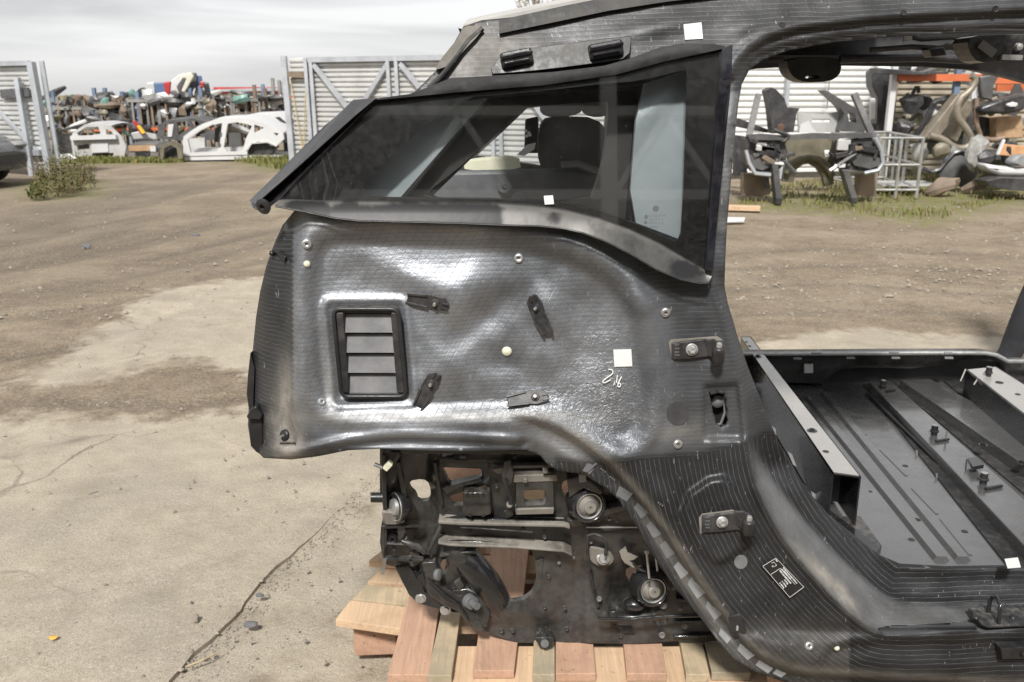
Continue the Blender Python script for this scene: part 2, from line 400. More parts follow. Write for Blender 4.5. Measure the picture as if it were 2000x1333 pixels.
def belt_mat():
    m = NT('belt_strip_metal'); oc = m.coord(); d = m.attr('dirt'); n1 = m.noise(m.scale(oc, (1, 1, .35)), 26, 5, .65, .4); n2 = m.noise(oc, 9, 4, .6)
    f = m.rng(m.math('ADD', d, m.math('MULTIPLY', m.math('SUBTRACT', m.math('ADD', m.math('MULTIPLY', n1, .5), m.math('MULTIPLY', n2, .5)), .5), 1.5)), .25, .75)
    m.base(m.mix(f, (.018, .018, .019), m.mix(n2, (.075, .073, .069), (.13, .127, .12)))); m.pr(rough=m.rng(f, 0, 1, .24, .36), metal=m.rng(f, 0, 1, .0, .4), spec=.35, normal=m.bump(n1, .05, .004)); return m.m
def ground_mat():
    m = NT('dirt_and_concrete'); oc = m.coord(); conc = m.attr('conc'); track = m.attr('track'); grass = m.attr('grass')
    n1 = m.noise(oc, 1.1, 8, .62, .3); n2 = m.noise(oc, 7, 7, .68); n3 = m.noise(oc, 60, 5, .7); n4 = m.noise(oc, .35, 5, .6); fine = m.noise(oc, 260, 3, .7)
    ed = m.math('ADD', m.math('MULTIPLY', conc, .92), m.math('ADD', m.math('MULTIPLY', m.math('SUBTRACT', n1, .5), .9), m.math('MULTIPLY', m.math('SUBTRACT', n2, .5), 1.3)))
    cm = m.rng(ed, .25, .75)
    dirt = m.mix(m.rng(n2, .3, .72), (.18, .138, .092), (.37, .293, .20))
    dirt = m.mix(m.rng(n1, .38, .66), m.mix(.5, dirt, (.17, .138, .105)), m.mix(.5, dirt, (.36, .305, .235)))
    dirt = m.mix(m.math('MULTIPLY', track, m.rng(n2, .25, .65, .55, 1.0)), dirt, (.13, .108, .085))
    dirt = m.mix(m.rng(n3, .50, .68, 0, .7), dirt, (.42, .355, .265)); dirt = m.mix(m.rng(n3, .46, .34, 0, .6), dirt, (.10, .08, .06)); n5 = m.noise(oc, 22, 5, .7); dirt = m.mix(m.rng(n5, .58, .70, 0, .6), dirt, (.43, .365, .275)); dirt = m.mix(m.rng(n5, .42, .30, 0, .55), dirt, (.13, .105, .078))
    dirt = m.mix(m.math('MULTIPLY', grass, m.rng(n2, .35, .6)), dirt, (.17, .175, .055))
    cc = m.mix(m.rng(n2, .3, .7), (.375, .322, .243), (.485, .422, .328))
    cc = m.mix(m.rng(n1, .42, .66), cc, m.mix(.55, cc, (.31, .275, .225)))
    cc = m.mix(m.rng(fine, .55, .72, 0, .55), cc, (.60, .56, .49)); cc = m.mix(m.rng(fine, .42, .30, 0, .6), cc, (.2, .18, .155))
    cc = m.mix(m.rng(n3, .6, .68, 0, .5), cc, (.27, .25, .22)); n6 = m.noise(oc, 130, 3, .75); cc = m.mix(m.rng(n6, .54, .66, 0, .5), cc, (.60, .56, .48)); cc = m.mix(m.rng(n6, .44, .34, 0, .6), cc, (.21, .185, .15)); cc = m.mix(m.rng(m.noise(oc, 2.6, 6, .7, .3), .5, .68, 0, .45), cc, (.27, .235, .18))
    crack = m.vor(m.scale(m.n('ShaderNodeVectorMath', operation='ADD').outputs[0], (1, 1, 1)), 1.0) if False else None
    wv = m.n('ShaderNodeVectorMath', operation='MULTIPLY_ADD'); nzv = m.n('ShaderNodeTexNoise'); m.l(oc, nzv.inputs['Vector']); nzv.inputs['Scale'].default_value = 3; nzv.inputs['Detail'].default_value = 5
    m.l(nzv.outputs['Color'], wv.inputs[0]); wv.inputs[1].default_value = (.35, .35, 0); m.l(oc, wv.inputs[2])
    ck = m.rng(m.vor(wv.outputs[0], .95, 'DISTANCE_TO_EDGE'), .0, .011, 1.0, 0.0)
    ck = m.math('MULTIPLY', ck, m.rng(n4, .46, .56))
    cc = m.mix(m.math('MULTIPLY', ck, .75), cc, (.13, .11, .09))
    m.base(m.mix(cm, dirt, cc)); m.pr(rough=m.rng(n2, .3, .7, .78, .95), spec=.25)
    hgt = m.math('ADD', m.math('MULTIPLY', n3, m.math('SUBTRACT', 1.15, m.math('MULTIPLY', cm, .75))), m.math('MULTIPLY', fine, .35))
    b = m.bump(hgt, .8, .014); b = m.bump(n2, .35, .03, b); m.pr(normal=b)
    return m.m

def wood_mat(name, col, dark=.74, grey=0.0):
    m = NT(name); oc = m.n('ShaderNodeTexCoord').outputs['Object']
    oi = m.n('ShaderNodeObjectInfo').outputs['Random']
    ad = m.n('ShaderNodeVectorMath', operation='ADD'); cb = m.n('ShaderNodeCombineXYZ'); m.l(m.math('MULTIPLY', oi, 17.0), cb.inputs[0]); m.l(m.math('MULTIPLY', oi, 31.0), cb.inputs[2])
    m.l(oc, ad.inputs[0]); m.l(cb.outputs[0], ad.inputs[1])
    v = m.scale(ad.outputs[0], (34, 1.6, 34)); g = m.noise(v, 2.2, 6, .62, 1.2); g2 = m.noise(ad.outputs[0], 9, 5, .6)
    k = m.mix(m.rng(g, .25, .75), tuple(c * dark for c in col), col)
    k = m.mix(m.rng(g2, .45, .75, 0, .5), k, tuple(c * .62 for c in (col[0], col[1] * .95, col[2] * .9)))
    k = m.mix(m.rng(m.noise(ad.outputs[0], 70, 4, .7), .60, .72, 0, .6), k, (.12, .09, .06)); k = m.mix(m.rng(m.noise(ad.outputs[0], 3.5, 6, .7, .6), .48, .72, 0, .7), k, tuple(c * .5 for c in (col[0], col[1], col[2] * 1.1)))
    k = m.mix(m.rng(m.vor(m.scale(ad.outputs[0], (1, .5, 1)), 13), .05, .035), k, (.10, .07, .05))
    if grey: k = m.mix(m.rng(g2, .35, .65, 0, grey), k, (.24, .23, .17))
    m.base(k); m.pr(rough=.75, spec=.3, normal=m.bump(g, .25, .004)); return m.m
# ================================================================ ground
M_GROUND = ground_mat()
def axis(fine0, fine1, st, far):
    a = list(np.arange(fine0, fine1 + 1e-6, st)); s = st; x = fine0
    lo = []; hi = []
    while x > -far: s *= 1.09; x -= s; lo.append(x)
    s = st; x = fine1
    while x < far: s *= 1.09; x += s; hi.append(x)
    return np.array(lo[::-1] + a + hi)
gx = axis(-4.0, 3.6, .05, 420); gy = axis(1.2, 8.5, .05, 420)
GXX, GYY = np.meshgrid(gx, gy); XY = np.stack([GXX.ravel(), GYY.ravel()], 1)
def g2(px, py): p = atz(px, py, 0); return (p.x, p.y)
def to_px(XYa):
    dy = XYa[:, 1]; dz = -CAM_H; fw = dy * CP - dz * SP; upv = dy * SP + dz * CP
    fw = np.where(fw < .05, .05, fw)
    return np.stack([CX + FPX * XYa[:, 0] / fw, CY - FPX * upv / fw], 1)
CONC = [[(-900, 812), (60, 800), (200, 805), (330, 812), (420, 795), (500, 780), (700, 800), (900, 760), (1500, 900), (1500, 1700), (-1500, 1700)],
        [(20, 742), (80, 715), (150, 672), (200, 632), (250, 590), (310, 560), (400, 548), (480, 538), (560, 530), (800, 560), (800, 740), (480, 735), (400, 712), (340, 700), (290, 718), (180, 738), (100, 752)],
        [(1430, 700), (1440, 668), (1500, 655), (1600, 645), (1700, 640), (1850, 648), (1990, 655), (2200, 655), (2200, 760), (1430, 760)]]
def conc_attr(A):
    c = np.zeros(len(A))
    for q, poly in enumerate(CONC):
        P = np.array([g2(*p) for p in densify(poly, 60)]); w = (.35, .30, .22)[q]
        c = np.maximum(c, sstep(-w, w, sdf(A, P)))
    # the dirty strip of slab right of the joint
    P = np.array([g2(*p) for p in densify([(330, 1340), (440, 1200), (600, 1050), (760, 900), (1500, 900), (1500, 1500), (330, 1500)], 50)])
    c = np.where(sdf(A, P) > -.02, c * .80, c)
    return c
RUTS = [[(0, 430), (100, 408), (200, 385), (330, 360)], [(0, 455), (120, 425), (250, 398), (400, 360), (520, 335)], [(0, 478), (150, 440), (300, 415)], [(0, 502), (130, 480), (260, 440)], [(0, 520), (140, 492), (300, 465), (420, 430)], [(-200, 545), (60, 512), (180, 487)], [(190, 365), (260, 360), (285, 368), (200, 385)], [(300, 500), (430, 470), (560, 440)], [(20, 690), (200, 660), (330, 600)], [(1430, 560), (1600, 545), (1800, 560), (2000, 575)], [(1430, 610), (1650, 600), (2000, 610)], [(-100, 790), (120, 772), (300, 790), (470, 770)]]
RUTS += [[(x, y + 7) for x, y in r] for r in RUTS[:6]] + [[(x, y - 9) for x, y in r] for r in RUTS[:6]]
RUTS += [[(0, 620), (160, 598), (330, 560), (520, 500)], [(0, 575), (200, 548), (420, 500), (560, 455)], [(320, 345), (420, 350), (520, 372)], [(1430, 490), (1700, 480), (2000, 500)], [(1430, 520), (1700, 512), (2000, 528)]]
def track_attr(A):
    t = np.zeros(len(A))
    for i, r in enumerate(RUTS):
        P = np.array([g2(*p) for p in smoothpl(r, 2, False)]); d = pl_dist(A, P)[0]; dd = .045 + .006 * A[:, 1]
        t = np.maximum(t, np.exp(-(d / dd) ** 2) * (.95 if i < 9 else .6))
    far = pip(to_px(A), [(-600, 345), (300, 335), (520, 400), (560, 470), (300, 560), (0, 600), (-800, 600)])
    return np.clip(t * .8 + .22 * far, 0, 1)
GR = [[(1500, 300), (2300, 290), (2300, 390), (1990, 400), (1820, 440), (1700, 425), (1440, 408), (1440, 385), (1700, 360)], [(440, 312), (640, 316), (640, 330), (520, 335)], [(100, 315), (360, 313), (360, 318), (100, 322)], [(30, 352), (200, 350), (190, 385), (60, 392)]]
def grass_attr(A):
    c = np.zeros(len(A))
    for poly in GR:
        P = np.array([g2(*p) for p in densify(poly, 60)]); c = np.maximum(c, sstep(-.4, .5, sdf(A, P)))
    px = to_px(A)
    return np.maximum(c, .7 * sstep(26, 40, A[:, 1]))
trk = track_attr(XY); grs = grass_attr(XY); cnc = conc_attr(XY)
JOINT = [g2(*p) for p in smoothpl([(255, 1440), (322, 1340), (365, 1288), (430, 1235), (480, 1175), (520, 1120), (590, 1062), (650, 1000), (700, 945), (742, 915), (800, 880)], 1, False)]
JN = []
for i, (a, b) in enumerate(densify(JOINT, .03, False)): JN.append((a + noise.noise(Vector((a * 9, b * 9, 1))) * .014 + noise.noise(Vector((a * 31, b * 31, 4))) * .006, b))
gd, gs, _ = pl_dist(XY, JN)
gz = np.array([noise.noise(Vector((a * .9, b * .9, 0))) * .018 + noise.noise(Vector((a * 3.3, b * 3.3, 5))) * .007 for a, b in XY])
gz = gz * (1 - .85 * cnc) - .018 - .028 * trk * (XY[:, 1] > 3.2) + np.where(XY[:, 1] > 12, .0, 0)
gz = np.minimum(gz, -.002)
gz = np.where((XY[:, 1] < 4) & (cnc > .5), -.016 + .2 * (gz + .018), gz)
nxg, nyg = len(gx), len(gy)
gf = [(j * nxg + i, j * nxg + i + 1, (j + 1) * nxg + i + 1, (j + 1) * nxg + i) for j in range(nyg - 1) for i in range(nxg - 1)]
ground = mesh_obj('ground', np.column_stack([XY, gz]), gf, M_GROUND, None, 180, (0, 0, 0)); props(ground, kind='structure')
for k, val in (('conc', cnc), ('track', trk), ('grass', grs)):
    a_ = ground.data.attributes.new(k, 'FLOAT', 'POINT'); a_.data.foreach_set('value', val.astype(float).tolist())
# the raised slab left of the joint, with a broken edge
SL = [tuple(p) for p in JN][::-1]
SLP = [(-4.6, 1.25), (-4.6, 3.1)] + [g2(*p) for p in ((60, 850), (330, 850), (480, 850), (640, 850), (760, 868))] + [p for p in SL] 
SLP = [p for p in SLP]
def slab_z(F):
    A = F[:, :2]; d = pl_dist(A, JN)[0]
    far = sstep(2.55, 3.3, A[:, 1])
    return (.004 - .02 * far) + np.array([noise.noise(Vector((a * 4, b * 4, 2))) * .003 for a, b in A]) - .006 * np.exp(-(d / .03) ** 2)
def slab_map(V): return np.column_stack([V, slab_z(V)])
slab = plate('concrete_slab', densify(SLP, .05), 0, .06, M_GROUND, None, step=.06, smooth=60, mapf=slab_map, origin=(0, 0, 0), attrs={'conc': lambda V: np.clip(conc_attr(V) * 1.0, 0, 1), 'track': lambda V: V[:, 0] * 0, 'grass': lambda V: V[:, 0] * 0})
props(slab, kind='structure')
# ================================================================ the stripped carbon body shell
M_CARBON = carbon_mat(); M_GLASS = glass_mat()
M_BLK = paint('black_plastic', (.022, .022, .024), .42, 0, .3, .14)
M_BLKC = paint('black_plastic_clean', (.018, .018, .019), .38, 0, .3, .03)
M_GLOSSBLK = paint('gloss_black_trim', (.012, .012, .016), .10, 0, .2, .04, coat=.6, bump=.0)
M_FRIT = paint('ceramic_print', (.022, .019, .018), .35, 0, .2, .10, bump=0)
M_RUBBER = paint('rubber', (.02, .02, .02), .6, 0, .3, .18)
M_STEEL = paint('zinc_steel', (.55, .55, .54), .32, .85, .18, .08)
M_ALU = paint('dull_aluminium', (.5, .5, .49), .42, .8, .15, .15)
M_ECOAT = paint('black_ecoat', (.018, .018, .019), .20, 0, .3, .018, coat=.4)
M_ECOATD = paint('black_ecoat_dusty', (.028, .0275, .027), .34, 0, .35, .15, coat=.2)
M_DUSTY = paint('dust_covered_metal', (.16, .148, .128), .7, 0, .3, .33)
M_FLOOR = paint('floor_black_gloss', (.21, .207, .205), .24, .7, .10, 0, sc=3, bump=.02, coat=.5)
M_WHITE = paint('white_label', (.66, .66, .645), .6, 0, .06, .07, bump=0)
M_PAD = paint('grey_pad', (.13, .133, .137), .55, 0, .18, .15)
M_PATCH = paint('dark_patch', (.05, .05, .053), .45, 0, .2, .1)
M_PADW = paint('pale_pad', (.25, .255, .26), .5, 0, .15, .12)
M_PLUG = paint('pale_plug', (.62, .62, .47), .5, 0, .15, .1)
M_FOAM = paint('cream_foam', (.78, .76, .58), .8, 0, .08, .05)
M_FLAP = paint('grey_flap_rubber', (.135, .135, .14), .48, 0, .22, .10, sc=20)
M_INNER = paint('inner_pillar_panel', (.60, .65, .67), .45, .1, .08, .04)
M_DARK = paint('dark_interior', (.016, .016, .017), .6, 0, .3, .05)
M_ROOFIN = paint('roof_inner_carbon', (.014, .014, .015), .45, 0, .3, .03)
M_BELT = belt_mat()
M_CHALK = paint('white_paint_marker', (.8, .8, .78), .6, 0, .03, 0, bump=0)
M_PRINT = paint('white_print', (.75, .75, .74), .5, 0, .03, 0, bump=0)
M_PLATE = paint('black_data_plate', (.015, .015, .015), .4, 0, .1, .03, bump=0)

car = thing('car_shell', 'stripped black carbon fibre car body shell with rear quarter window sitting on the wooden pallets', 'car body', (1.0, 1.9, .18))

# base stand-off of the side frame by picture row, smoothed
_yk = np.arange(-300, 1800)
_yb = np.interp(_yk, [-300, -40, 60, 150, 300, 430, 560, 900, 1100, 1250, 1350, 1800], [2.02, 1.93, 1.885, 1.838, 1.800, 1.772, 1.750, 1.735, 1.722, 1.705, 1.715, 1.80])
_kern = np.exp(-.5 * (np.arange(-120, 121) / 40.0) ** 2); _kern /= _kern.sum()
_yb = np.convolve(np.pad(_yb, 120, mode='edge'), _kern, 'valid')
def YB(py): return np.interp(py, _yk, _yb)
RP = smoothpl([(640, 450), (700, 446), (850, 452), (1000, 462), (1100, 480), (1180, 520), (1240, 572), (1262, 640), (1275, 720), (1275, 800), (1262, 860), (1200, 888), (1130, 855), (1080, 828), (1020, 815), (950, 815), (800, 818), (680, 815), (625, 800), (608, 760), (600, 680), (594, 600), (598, 520), (610, 470)], 1)
VENT = smoothpl([(648, 602), (778, 602), (797, 775), (664, 777)], 0)
GA = [(1000, 812), (1060, 822), (1110, 845), (1160, 880), (1210, 925), (1260, 985), (1300, 1040), (1340, 1100), (1385, 1165), (1430, 1225), (1475, 1275), (1530, 1305), (1600, 1318), (2140, 1345)]
GA = smoothpl(GA, 1, False)
C1 = smoothpl([(1440, 560), (1440, 700), (1450, 815), (1462, 900), (1480, 965), (1520, 1040), (1570, 1105), (1640, 1183), (1700, 1232), (1740, 1240), (1900, 1234), (2140, 1225)], 1, False)
C2 = smoothpl([(1452, 560), (1452, 700), (1462, 830), (1500, 920), (1560, 1002), (1620, 1066), (1690, 1132), (1745, 1172), (1790, 1180), (2140, 1180)], 1, False)
R1 = [(1428, 150), (1445, 118), (1465, 95), (1500, 73), (1560, 55), (1700, 38), (1850, 28), (2140, 14)]
R2 = [(1434, 215), (1440, 165), (1455, 128), (1480, 104), (1530, 86), (1640, 67), (1760, 56), (2140, 44)]
EP = smoothpl([(1325, 978), (1405, 922), (1440, 958), (1478, 1040), (1470, 1062), (1420, 1098), (1396, 1102), (1352, 1062)], 1)
HR = [(1374, 752), (1442, 748), (1456, 850), (1450, 860), (1374, 860)]
SEAM = [(1090, 902), (1170, 908), (1270, 897), (1360, 892), (1450, 868), (1560, 830)]
def G(P, x, y, sx, sy, a, rot=0):
    c, s = math.cos(rot), math.sin(rot); dx = P[:, 0] - x; dy = P[:, 1] - y
    return a * np.exp(-.5 * (((dx * c + dy * s) / sx) ** 2 + ((-dx * s + dy * c) / sy) ** 2))
def YS(P):
    P = np.asarray(P, float); x, y = P[:, 0], P[:, 1]; Y = YB(y).copy()
    low = sstep(380, 440, y)
    t = np.clip((600 - x) / 100, 0, 1.3); Y += .105 * t * t * low
    # rear vertical flange
    d, s, a = pl_dist(P, [(590, 415), (577, 480), (568, 560), (560, 640), (556, 720), (560, 800), (575, 850)])
    Y += low * (.013 * np.exp(-(d / 9) ** 2) + .018 * sstep(-4, 14, d * s) * (y < 870))
    # big recessed field with its raised rim
    q = sdf(P, RP)
    Y += .021 * sstep(-2, 34, q) - .006 * np.exp(-((q + 14) / 13) ** 2)
    v = sdf(P, VENT); Y += -.007 * np.exp(-((v + 16) / 7) ** 2) + .004 * sstep(-10, 4, v)
    # lower rear edge ribs
    d, s, a = pl_dist(P, [(560, 884), (620, 874), (680, 858), (740, 850), (800, 848), (900, 852), (1010, 858)]); Y += -.010 * np.exp(-(d / 9) ** 2) + .010 * np.exp(-((d * s - 16) / 9) ** 2)
    d, s, a = pl_dist(P, [(520, 560), (512, 700), (515, 800), (540, 872)]); Y += -.008 * np.exp(-(d / 16) ** 2) * low
    Y += G(P, 556, 835, 22, 30, .016)
    # wheel arch: outer flange stepped back, bulge above it
    d, s, a = pl_dist(P, GA); sd = d * s
    m = sstep(985, 1060, x)
    Y += m * (.034 * sstep(-2, 16, sd) - .012 * np.exp(-((sd + 26) / 24) ** 2) + .010 * np.exp(-((sd - 6) / 5) ** 2) - .009 * np.exp(-((sd - 40) / 12) ** 2))
    Y += G(P, 1040, 850, 24, 18, -.006)
    # sill and door opening: ledge going inward, then a riser
    d1, s1, _ = pl_dist(P, C1); d2, s2, _ = pl_dist(P, C2)
    inL = (s1 < 0); inR = (s2 < 0); lw = sstep(760, 960, y)
    t = np.where(inR, 1.0, np.where(inL, d1 / (d1 + d2 + 1e-6), 0.0))
    Y += lw * (.088 * t + .018 * sstep(0, 55, np.where(inR, d2, 0)))
    Y -= lw * .010 * np.exp(-(d1 / 9) ** 2)
    # folded edge of the pillar
    d, s, _ = pl_dist(P, [(1385, 545), (1405, 600), (1440, 720), (1458, 840), (1470, 920)])
    f = (s < 0) * sstep(520, 580, y) * (1 - sstep(900, 960, y)); Y += f * .035 * sstep(0, 30, d)
    Y -= sstep(540, 600, y) * (1 - sstep(880, 950, y)) * .005 * np.exp(-(d / 7) ** 2)
    for xr in (1312, 1386): Y += -.004 * np.exp(-((x - xr) / 8) ** 2) * sstep(690, 720, y) * (1 - sstep(880, 930, y))
    Y -= .019 * sstep(-6, 8, sdf(P, EP)); Y += .016 * sstep(-4, 9, sdf(P, HR))
    d, s, _ = pl_dist(P, [(1490, 1165), (1590, 1240), (1640, 1262), (1720, 1243)]); 
    d, s, _ = pl_dist(P, [(1592, 1330), (1600, 1300), (1625, 1272), (1670, 1258), (2140, 1252)]); Y -= .016 * sstep(-3, 10, -d * s) * sstep(1225, 1262, y)
    # roof rail
    up = 1 - sstep(140, 240, y)
    d, s, _ = pl_dist(P, R1); Y += (x > 1395) * up * (.020 * sstep(-3, 12, d * s) - .004 * np.exp(-((d * s + 8) / 8) ** 2))
    d, s, _ = pl_dist(P, R2); Y += (x > 1425) * (y < 330) * (.014 * sstep(-2, 8, d * s))
    Y += G(P, 1290, 52, 55, 14, -.010, -.2) + G(P, 1465, 48, 40, 14, -.008, -.2)
    # gentle dents and pads of the laminate
    for g in ((955, 612, 52, 26, .0085, -.5), (985, 722, 60, 34, .0075, .1), (808, 545, 62, 20, -.0065, .35), (872, 700, 36, 36, -.0080, .3), (1078, 612, 26, 42, -.0075, -.55), (1062, 705, 30, 30, -.0065, -.6), (965, 735, 46, 18, -.0042, .05), (905, 610, 22, 30, -.0045, -.5), (740, 545, 60, 26, .004), (1140, 610, 45, 60, .004), (920, 560, 40, 30, -.004), (830, 770, 45, 30, -.005), (1045, 770, 60, 32, -.0045), (690, 720, 30, 80, .002), (1238, 590, 16, 26, -.0075, -.7), (1180, 780, 70, 60, -.004), (905, 660, 40, 22, .005, -.6)):
        g = list(g); g[4] *= 1.8; Y += G(P, *g)
    n = np.array([noise.noise(Vector((a / 95, b / 80, 3.1))) * .0032 + noise.noise(Vector((a / 40, b / 34, 9.7))) * .0011 for a, b in P])
    return Y + n
def ys(px, py): return float(YS(np.array([[px, py]]))[0])
def on(px, py, off=0.0): return at(px, py, ys(px, py) - off)
def nrm(px, py, e=5):
    a = on(px - e, py); b = on(px + e, py); c = on(px, py - e); d = on(px, py + e); n = (b - a).cross(c - d); n.normalize()
    return n if n.y < 0 else -n

OUT = [(575, 412), (640, 330), (800, 190), (850, 140), (880, 96), (905, 52), (940, 40), (1000, 34), (1100, 12), (1190, -4), (1300, -22), (1500, -45), (1800, -65), (2140, -80),
       (2140, 58), (2000, 62), (1900, 65), (1760, 71), (1640, 81), (1540, 99), (1490, 117), (1463, 138), (1449, 165), (1442, 205), (1436, 260), (1428, 350), (1420, 440), (1417, 500), (1415, 558),
       (1421, 590), (1440, 655), (1460, 715), (1480, 765), (1500, 815), (1520, 862), (1545, 910), (1578, 960), (1622, 1010), (1680, 1058), (1722, 1090), (1762, 1107), (1850, 1112), (2140, 1108),
       (2140, 1400), (1700, 1362), (1600, 1345), (1530, 1332), (1470, 1310), (1430, 1285), (1400, 1250), (1375, 1215), (1350, 1185), (1320, 1150), (1290, 1108), (1262, 1062), (1243, 1028), (1222, 998), (1208, 976), (1185, 955), (1160, 940), (1140, 926), (1115, 924), (1090, 920), (1068, 906), (1055, 890), (1030, 880), (1000, 880), (900, 882), (800, 880), (740, 877), (680, 880), (620, 892), (570, 898), (515, 895), (490, 870), (484, 830), (486, 790), (489, 740), (493, 690), (500, 620), (508, 570), (520, 520), (535, 478), (552, 440)]
WIN = [(880, 200), (960, 192), (1240, 170), (1330, 140), (1395, 120), (1375, 480), (1330, 470), (1230, 432), (1130, 402), (960, 388), (660, 386)]
HOLE = [(1384, 765), (1388, 768), (1388, 772), (1396, 771), (1402, 768), (1411, 770), (1416, 767), (1416, 778), (1420, 780), (1418, 792), (1422, 800), (1420, 812), (1423, 822), (1420, 832), (1412, 834), (1411, 838), (1404, 833), (1398, 828), (1396, 815), (1392, 805), (1390, 790)]
OUTD = densify(OUT, 7)
def uv_threads(P, F, cen):
    u = F[:, 0].copy(); v = F[:, 2].copy()
    u += .0; v -= .035 * F[:, 0]
    d, s, _ = pl_dist(cen, SEAM)
    B = (cen[:, 0] > 1085) & ((d * s > 0) | (cen[:, 0] > 1560)) & (cen[:, 1] > 500)
    d1, s1, a1 = pl_dist(P, C1)
    u = np.where(B, a1 * .00105, u); v = np.where(B, d1 * s1 * .00098, v)
    return np.stack([u, v], 1)
def at_weave(P):
    q = sdf(P, RP); w = .12 + .88 * sstep(-70, -10, q) * (1 - .55 * sstep(1180, 1270, P[:, 0])) 
    w = np.where((P[:, 0] > 1385) & (P[:, 1] < 556), .28, w); w = np.where(P[:, 1] < 180, .04, w)
    w = np.where((P[:, 0] < 575) & (P[:, 1] > 300), .05, w)
    d, s, _ = pl_dist(P, SEAM); B = np.where(P[:, 0] > 1560, 1.0, sstep(-16, -2, d * s)) * (P[:, 0] > 1085) * (P[:, 1] > 500)
    w = w * (1 - B)
    d1, s1, _ = pl_dist(P, C1); d2, s2, _ = pl_dist(P, C2)
    led = sstep(-2, 12, -s1 * d1) * sstep(-2, 12, s2 * d2) * sstep(860, 930, P[:, 1]); return w * (1 - led) + .35 * led
def at_crumple(P): return G(P, 1190, 805, 75, 65, .75) + G(P, 1160, 660, 40, 10, .3) + G(P, 770, 510, 80, 35, .16) + G(P, 1030, 800, 55, 20, .3) + G(P, 540, 680, 18, 35, .35) + G(P, 660, 620, 40, 30, .1) + .02
def at_dirt(P):
    x, y = P[:, 0], P[:, 1]
    d1, s1, _ = pl_dist(P, C1); d2, s2, _ = pl_dist(P, C2); led = sstep(-2, 12, -s1 * d1) * sstep(-2, 12, s2 * d2) * sstep(840, 920, y)
    D = .24 * led
    D += G(P, 552, 835, 16, 60, .9) + G(P, 560, 760, 10, 50, .5) + G(P, 575, 870, 16, 40, .6) + G(P, 940, 110, 60, 40, .45) + G(P, 900, 815, 260, 7, .45) + G(P, 645, 740, 8, 40, .4)
    D += G(P, 1600, 1120, 60, 8, .5, .8) + G(P, 1640, 1155, 40, 8, .8, .9) + G(P, 1340, 1130, 120, 9, .5, .95) + G(P, 1340, 1240, 200, 10, .0)
    d, s, _ = pl_dist(P, GA); D += .42 * np.exp(-((d * s + 4) / 9) ** 2) * (x > 1100)
    D += G(P, 1100, 860, 50, 20, .35, .5) + .16 * sstep(1180, 1260, y) * (x < 1660) + G(P, 1330, 845, 40, 12, .4) + np.where(y < 175, .03, 0) + np.where((y > 180) & (y < 450), .2, 0)
    return np.clip(D + .015, 0, 1)
side = plate('side_frame', OUTD, YS, .014, M_CARBON, car, holes=[densify(WIN, 12), HOLE], step=6.5,
             lines=[densify(SEAM[1:-1], 8, False)], smooth=180, uvfn=uv_threads, attrs={'weave': at_weave, 'crumple': at_crumple, 'dirt': at_dirt})

# ---- glass, its printed border and what is mounted behind
def YGp(py): return 1.7440 + (430 - py) * .000170 + .000000
def YG(P): return YGp(P[:, 1]) + .020 * sstep(640, 520, P[:, 0])
GL = [(735, 194), (800, 187), (900, 179), (1060, 166), (1200, 146), (1300, 119), (1408, 95), (1378, 526), (1340, 505), (1290, 475), (1230, 447), (1170, 425), (1100, 408), (1040, 400), (960, 395), (700, 392), (546, 391)]
CLEAR = smoothpl([(882, 193), (1050, 179), (1180, 164), (1255, 158), (1338, 136), (1342, 142), (1332, 450), (1322, 472), (1304, 468), (1232, 432), (1130, 403), (1060, 393), (960, 389), (700, 384), (693, 380)], 1)
plate('quarter_glass', densify(GL, 20), YG, .004, M_GLASS, car, step=40, smooth=40)
plate('glass_border', densify(GL, 20), lambda P: YG(P) + .0065, .003, M_FRIT, car, holes=[densify(CLEAR, 20)], step=40, smooth=40)
IY = lambda P: YB(P[:, 1]) + .035
plate('inner_pillar', [(862, 186), (958, 183), (775, 394), (650, 394)], IY, .02, M_INNER, car, step=24)
plate('inner_pillar', smoothpl([(1247, 168), (1300, 140), (1352, 126), (1345, 486), (1300, 476), (1226, 440)], 1), lambda P: IY(P) - .01 * np.exp(-((P[:, 0] - 1240 - (250 - P[:, 1]) * .9) / 26) ** 2), .02, M_INNER, car, step=18)
RING_O = [(945, 168), (1256, 150), (1232, 450), (1130, 430), (960, 420), (760, 415)]
RING_I = smoothpl([(1032, 209), (1180, 198), (1190, 202), (1181, 300), (1172, 338), (1150, 404), (800, 404), (925, 305), (1020, 213)], 1)
plate('window_surround', densify(RING_O, 24), lambda P: YB(P[:, 1]) + .085, .035, paint('surround_rubber', (.055, .05, .046), .55, 0, .2, .1), car, holes=[densify(RING_I, 24)], step=30); side['label'] = 'bare carbon fibre quarter panel, pillars and sill'
b = MB(); b.tube([at(965, 184, 1.90), at(790, 392, 1.84)], .006, 6); b.tube([at(1020, 206, 1.94), at(920, 303, 1.90), at(840, 380, 1.88)], .006, 6); b.tube([at(975, 188, 1.91), at(1246, 172, 1.91), at(1226, 428, 1.86)], .006, 6)
b.obj('seal', M_RUBBER, car, 60)

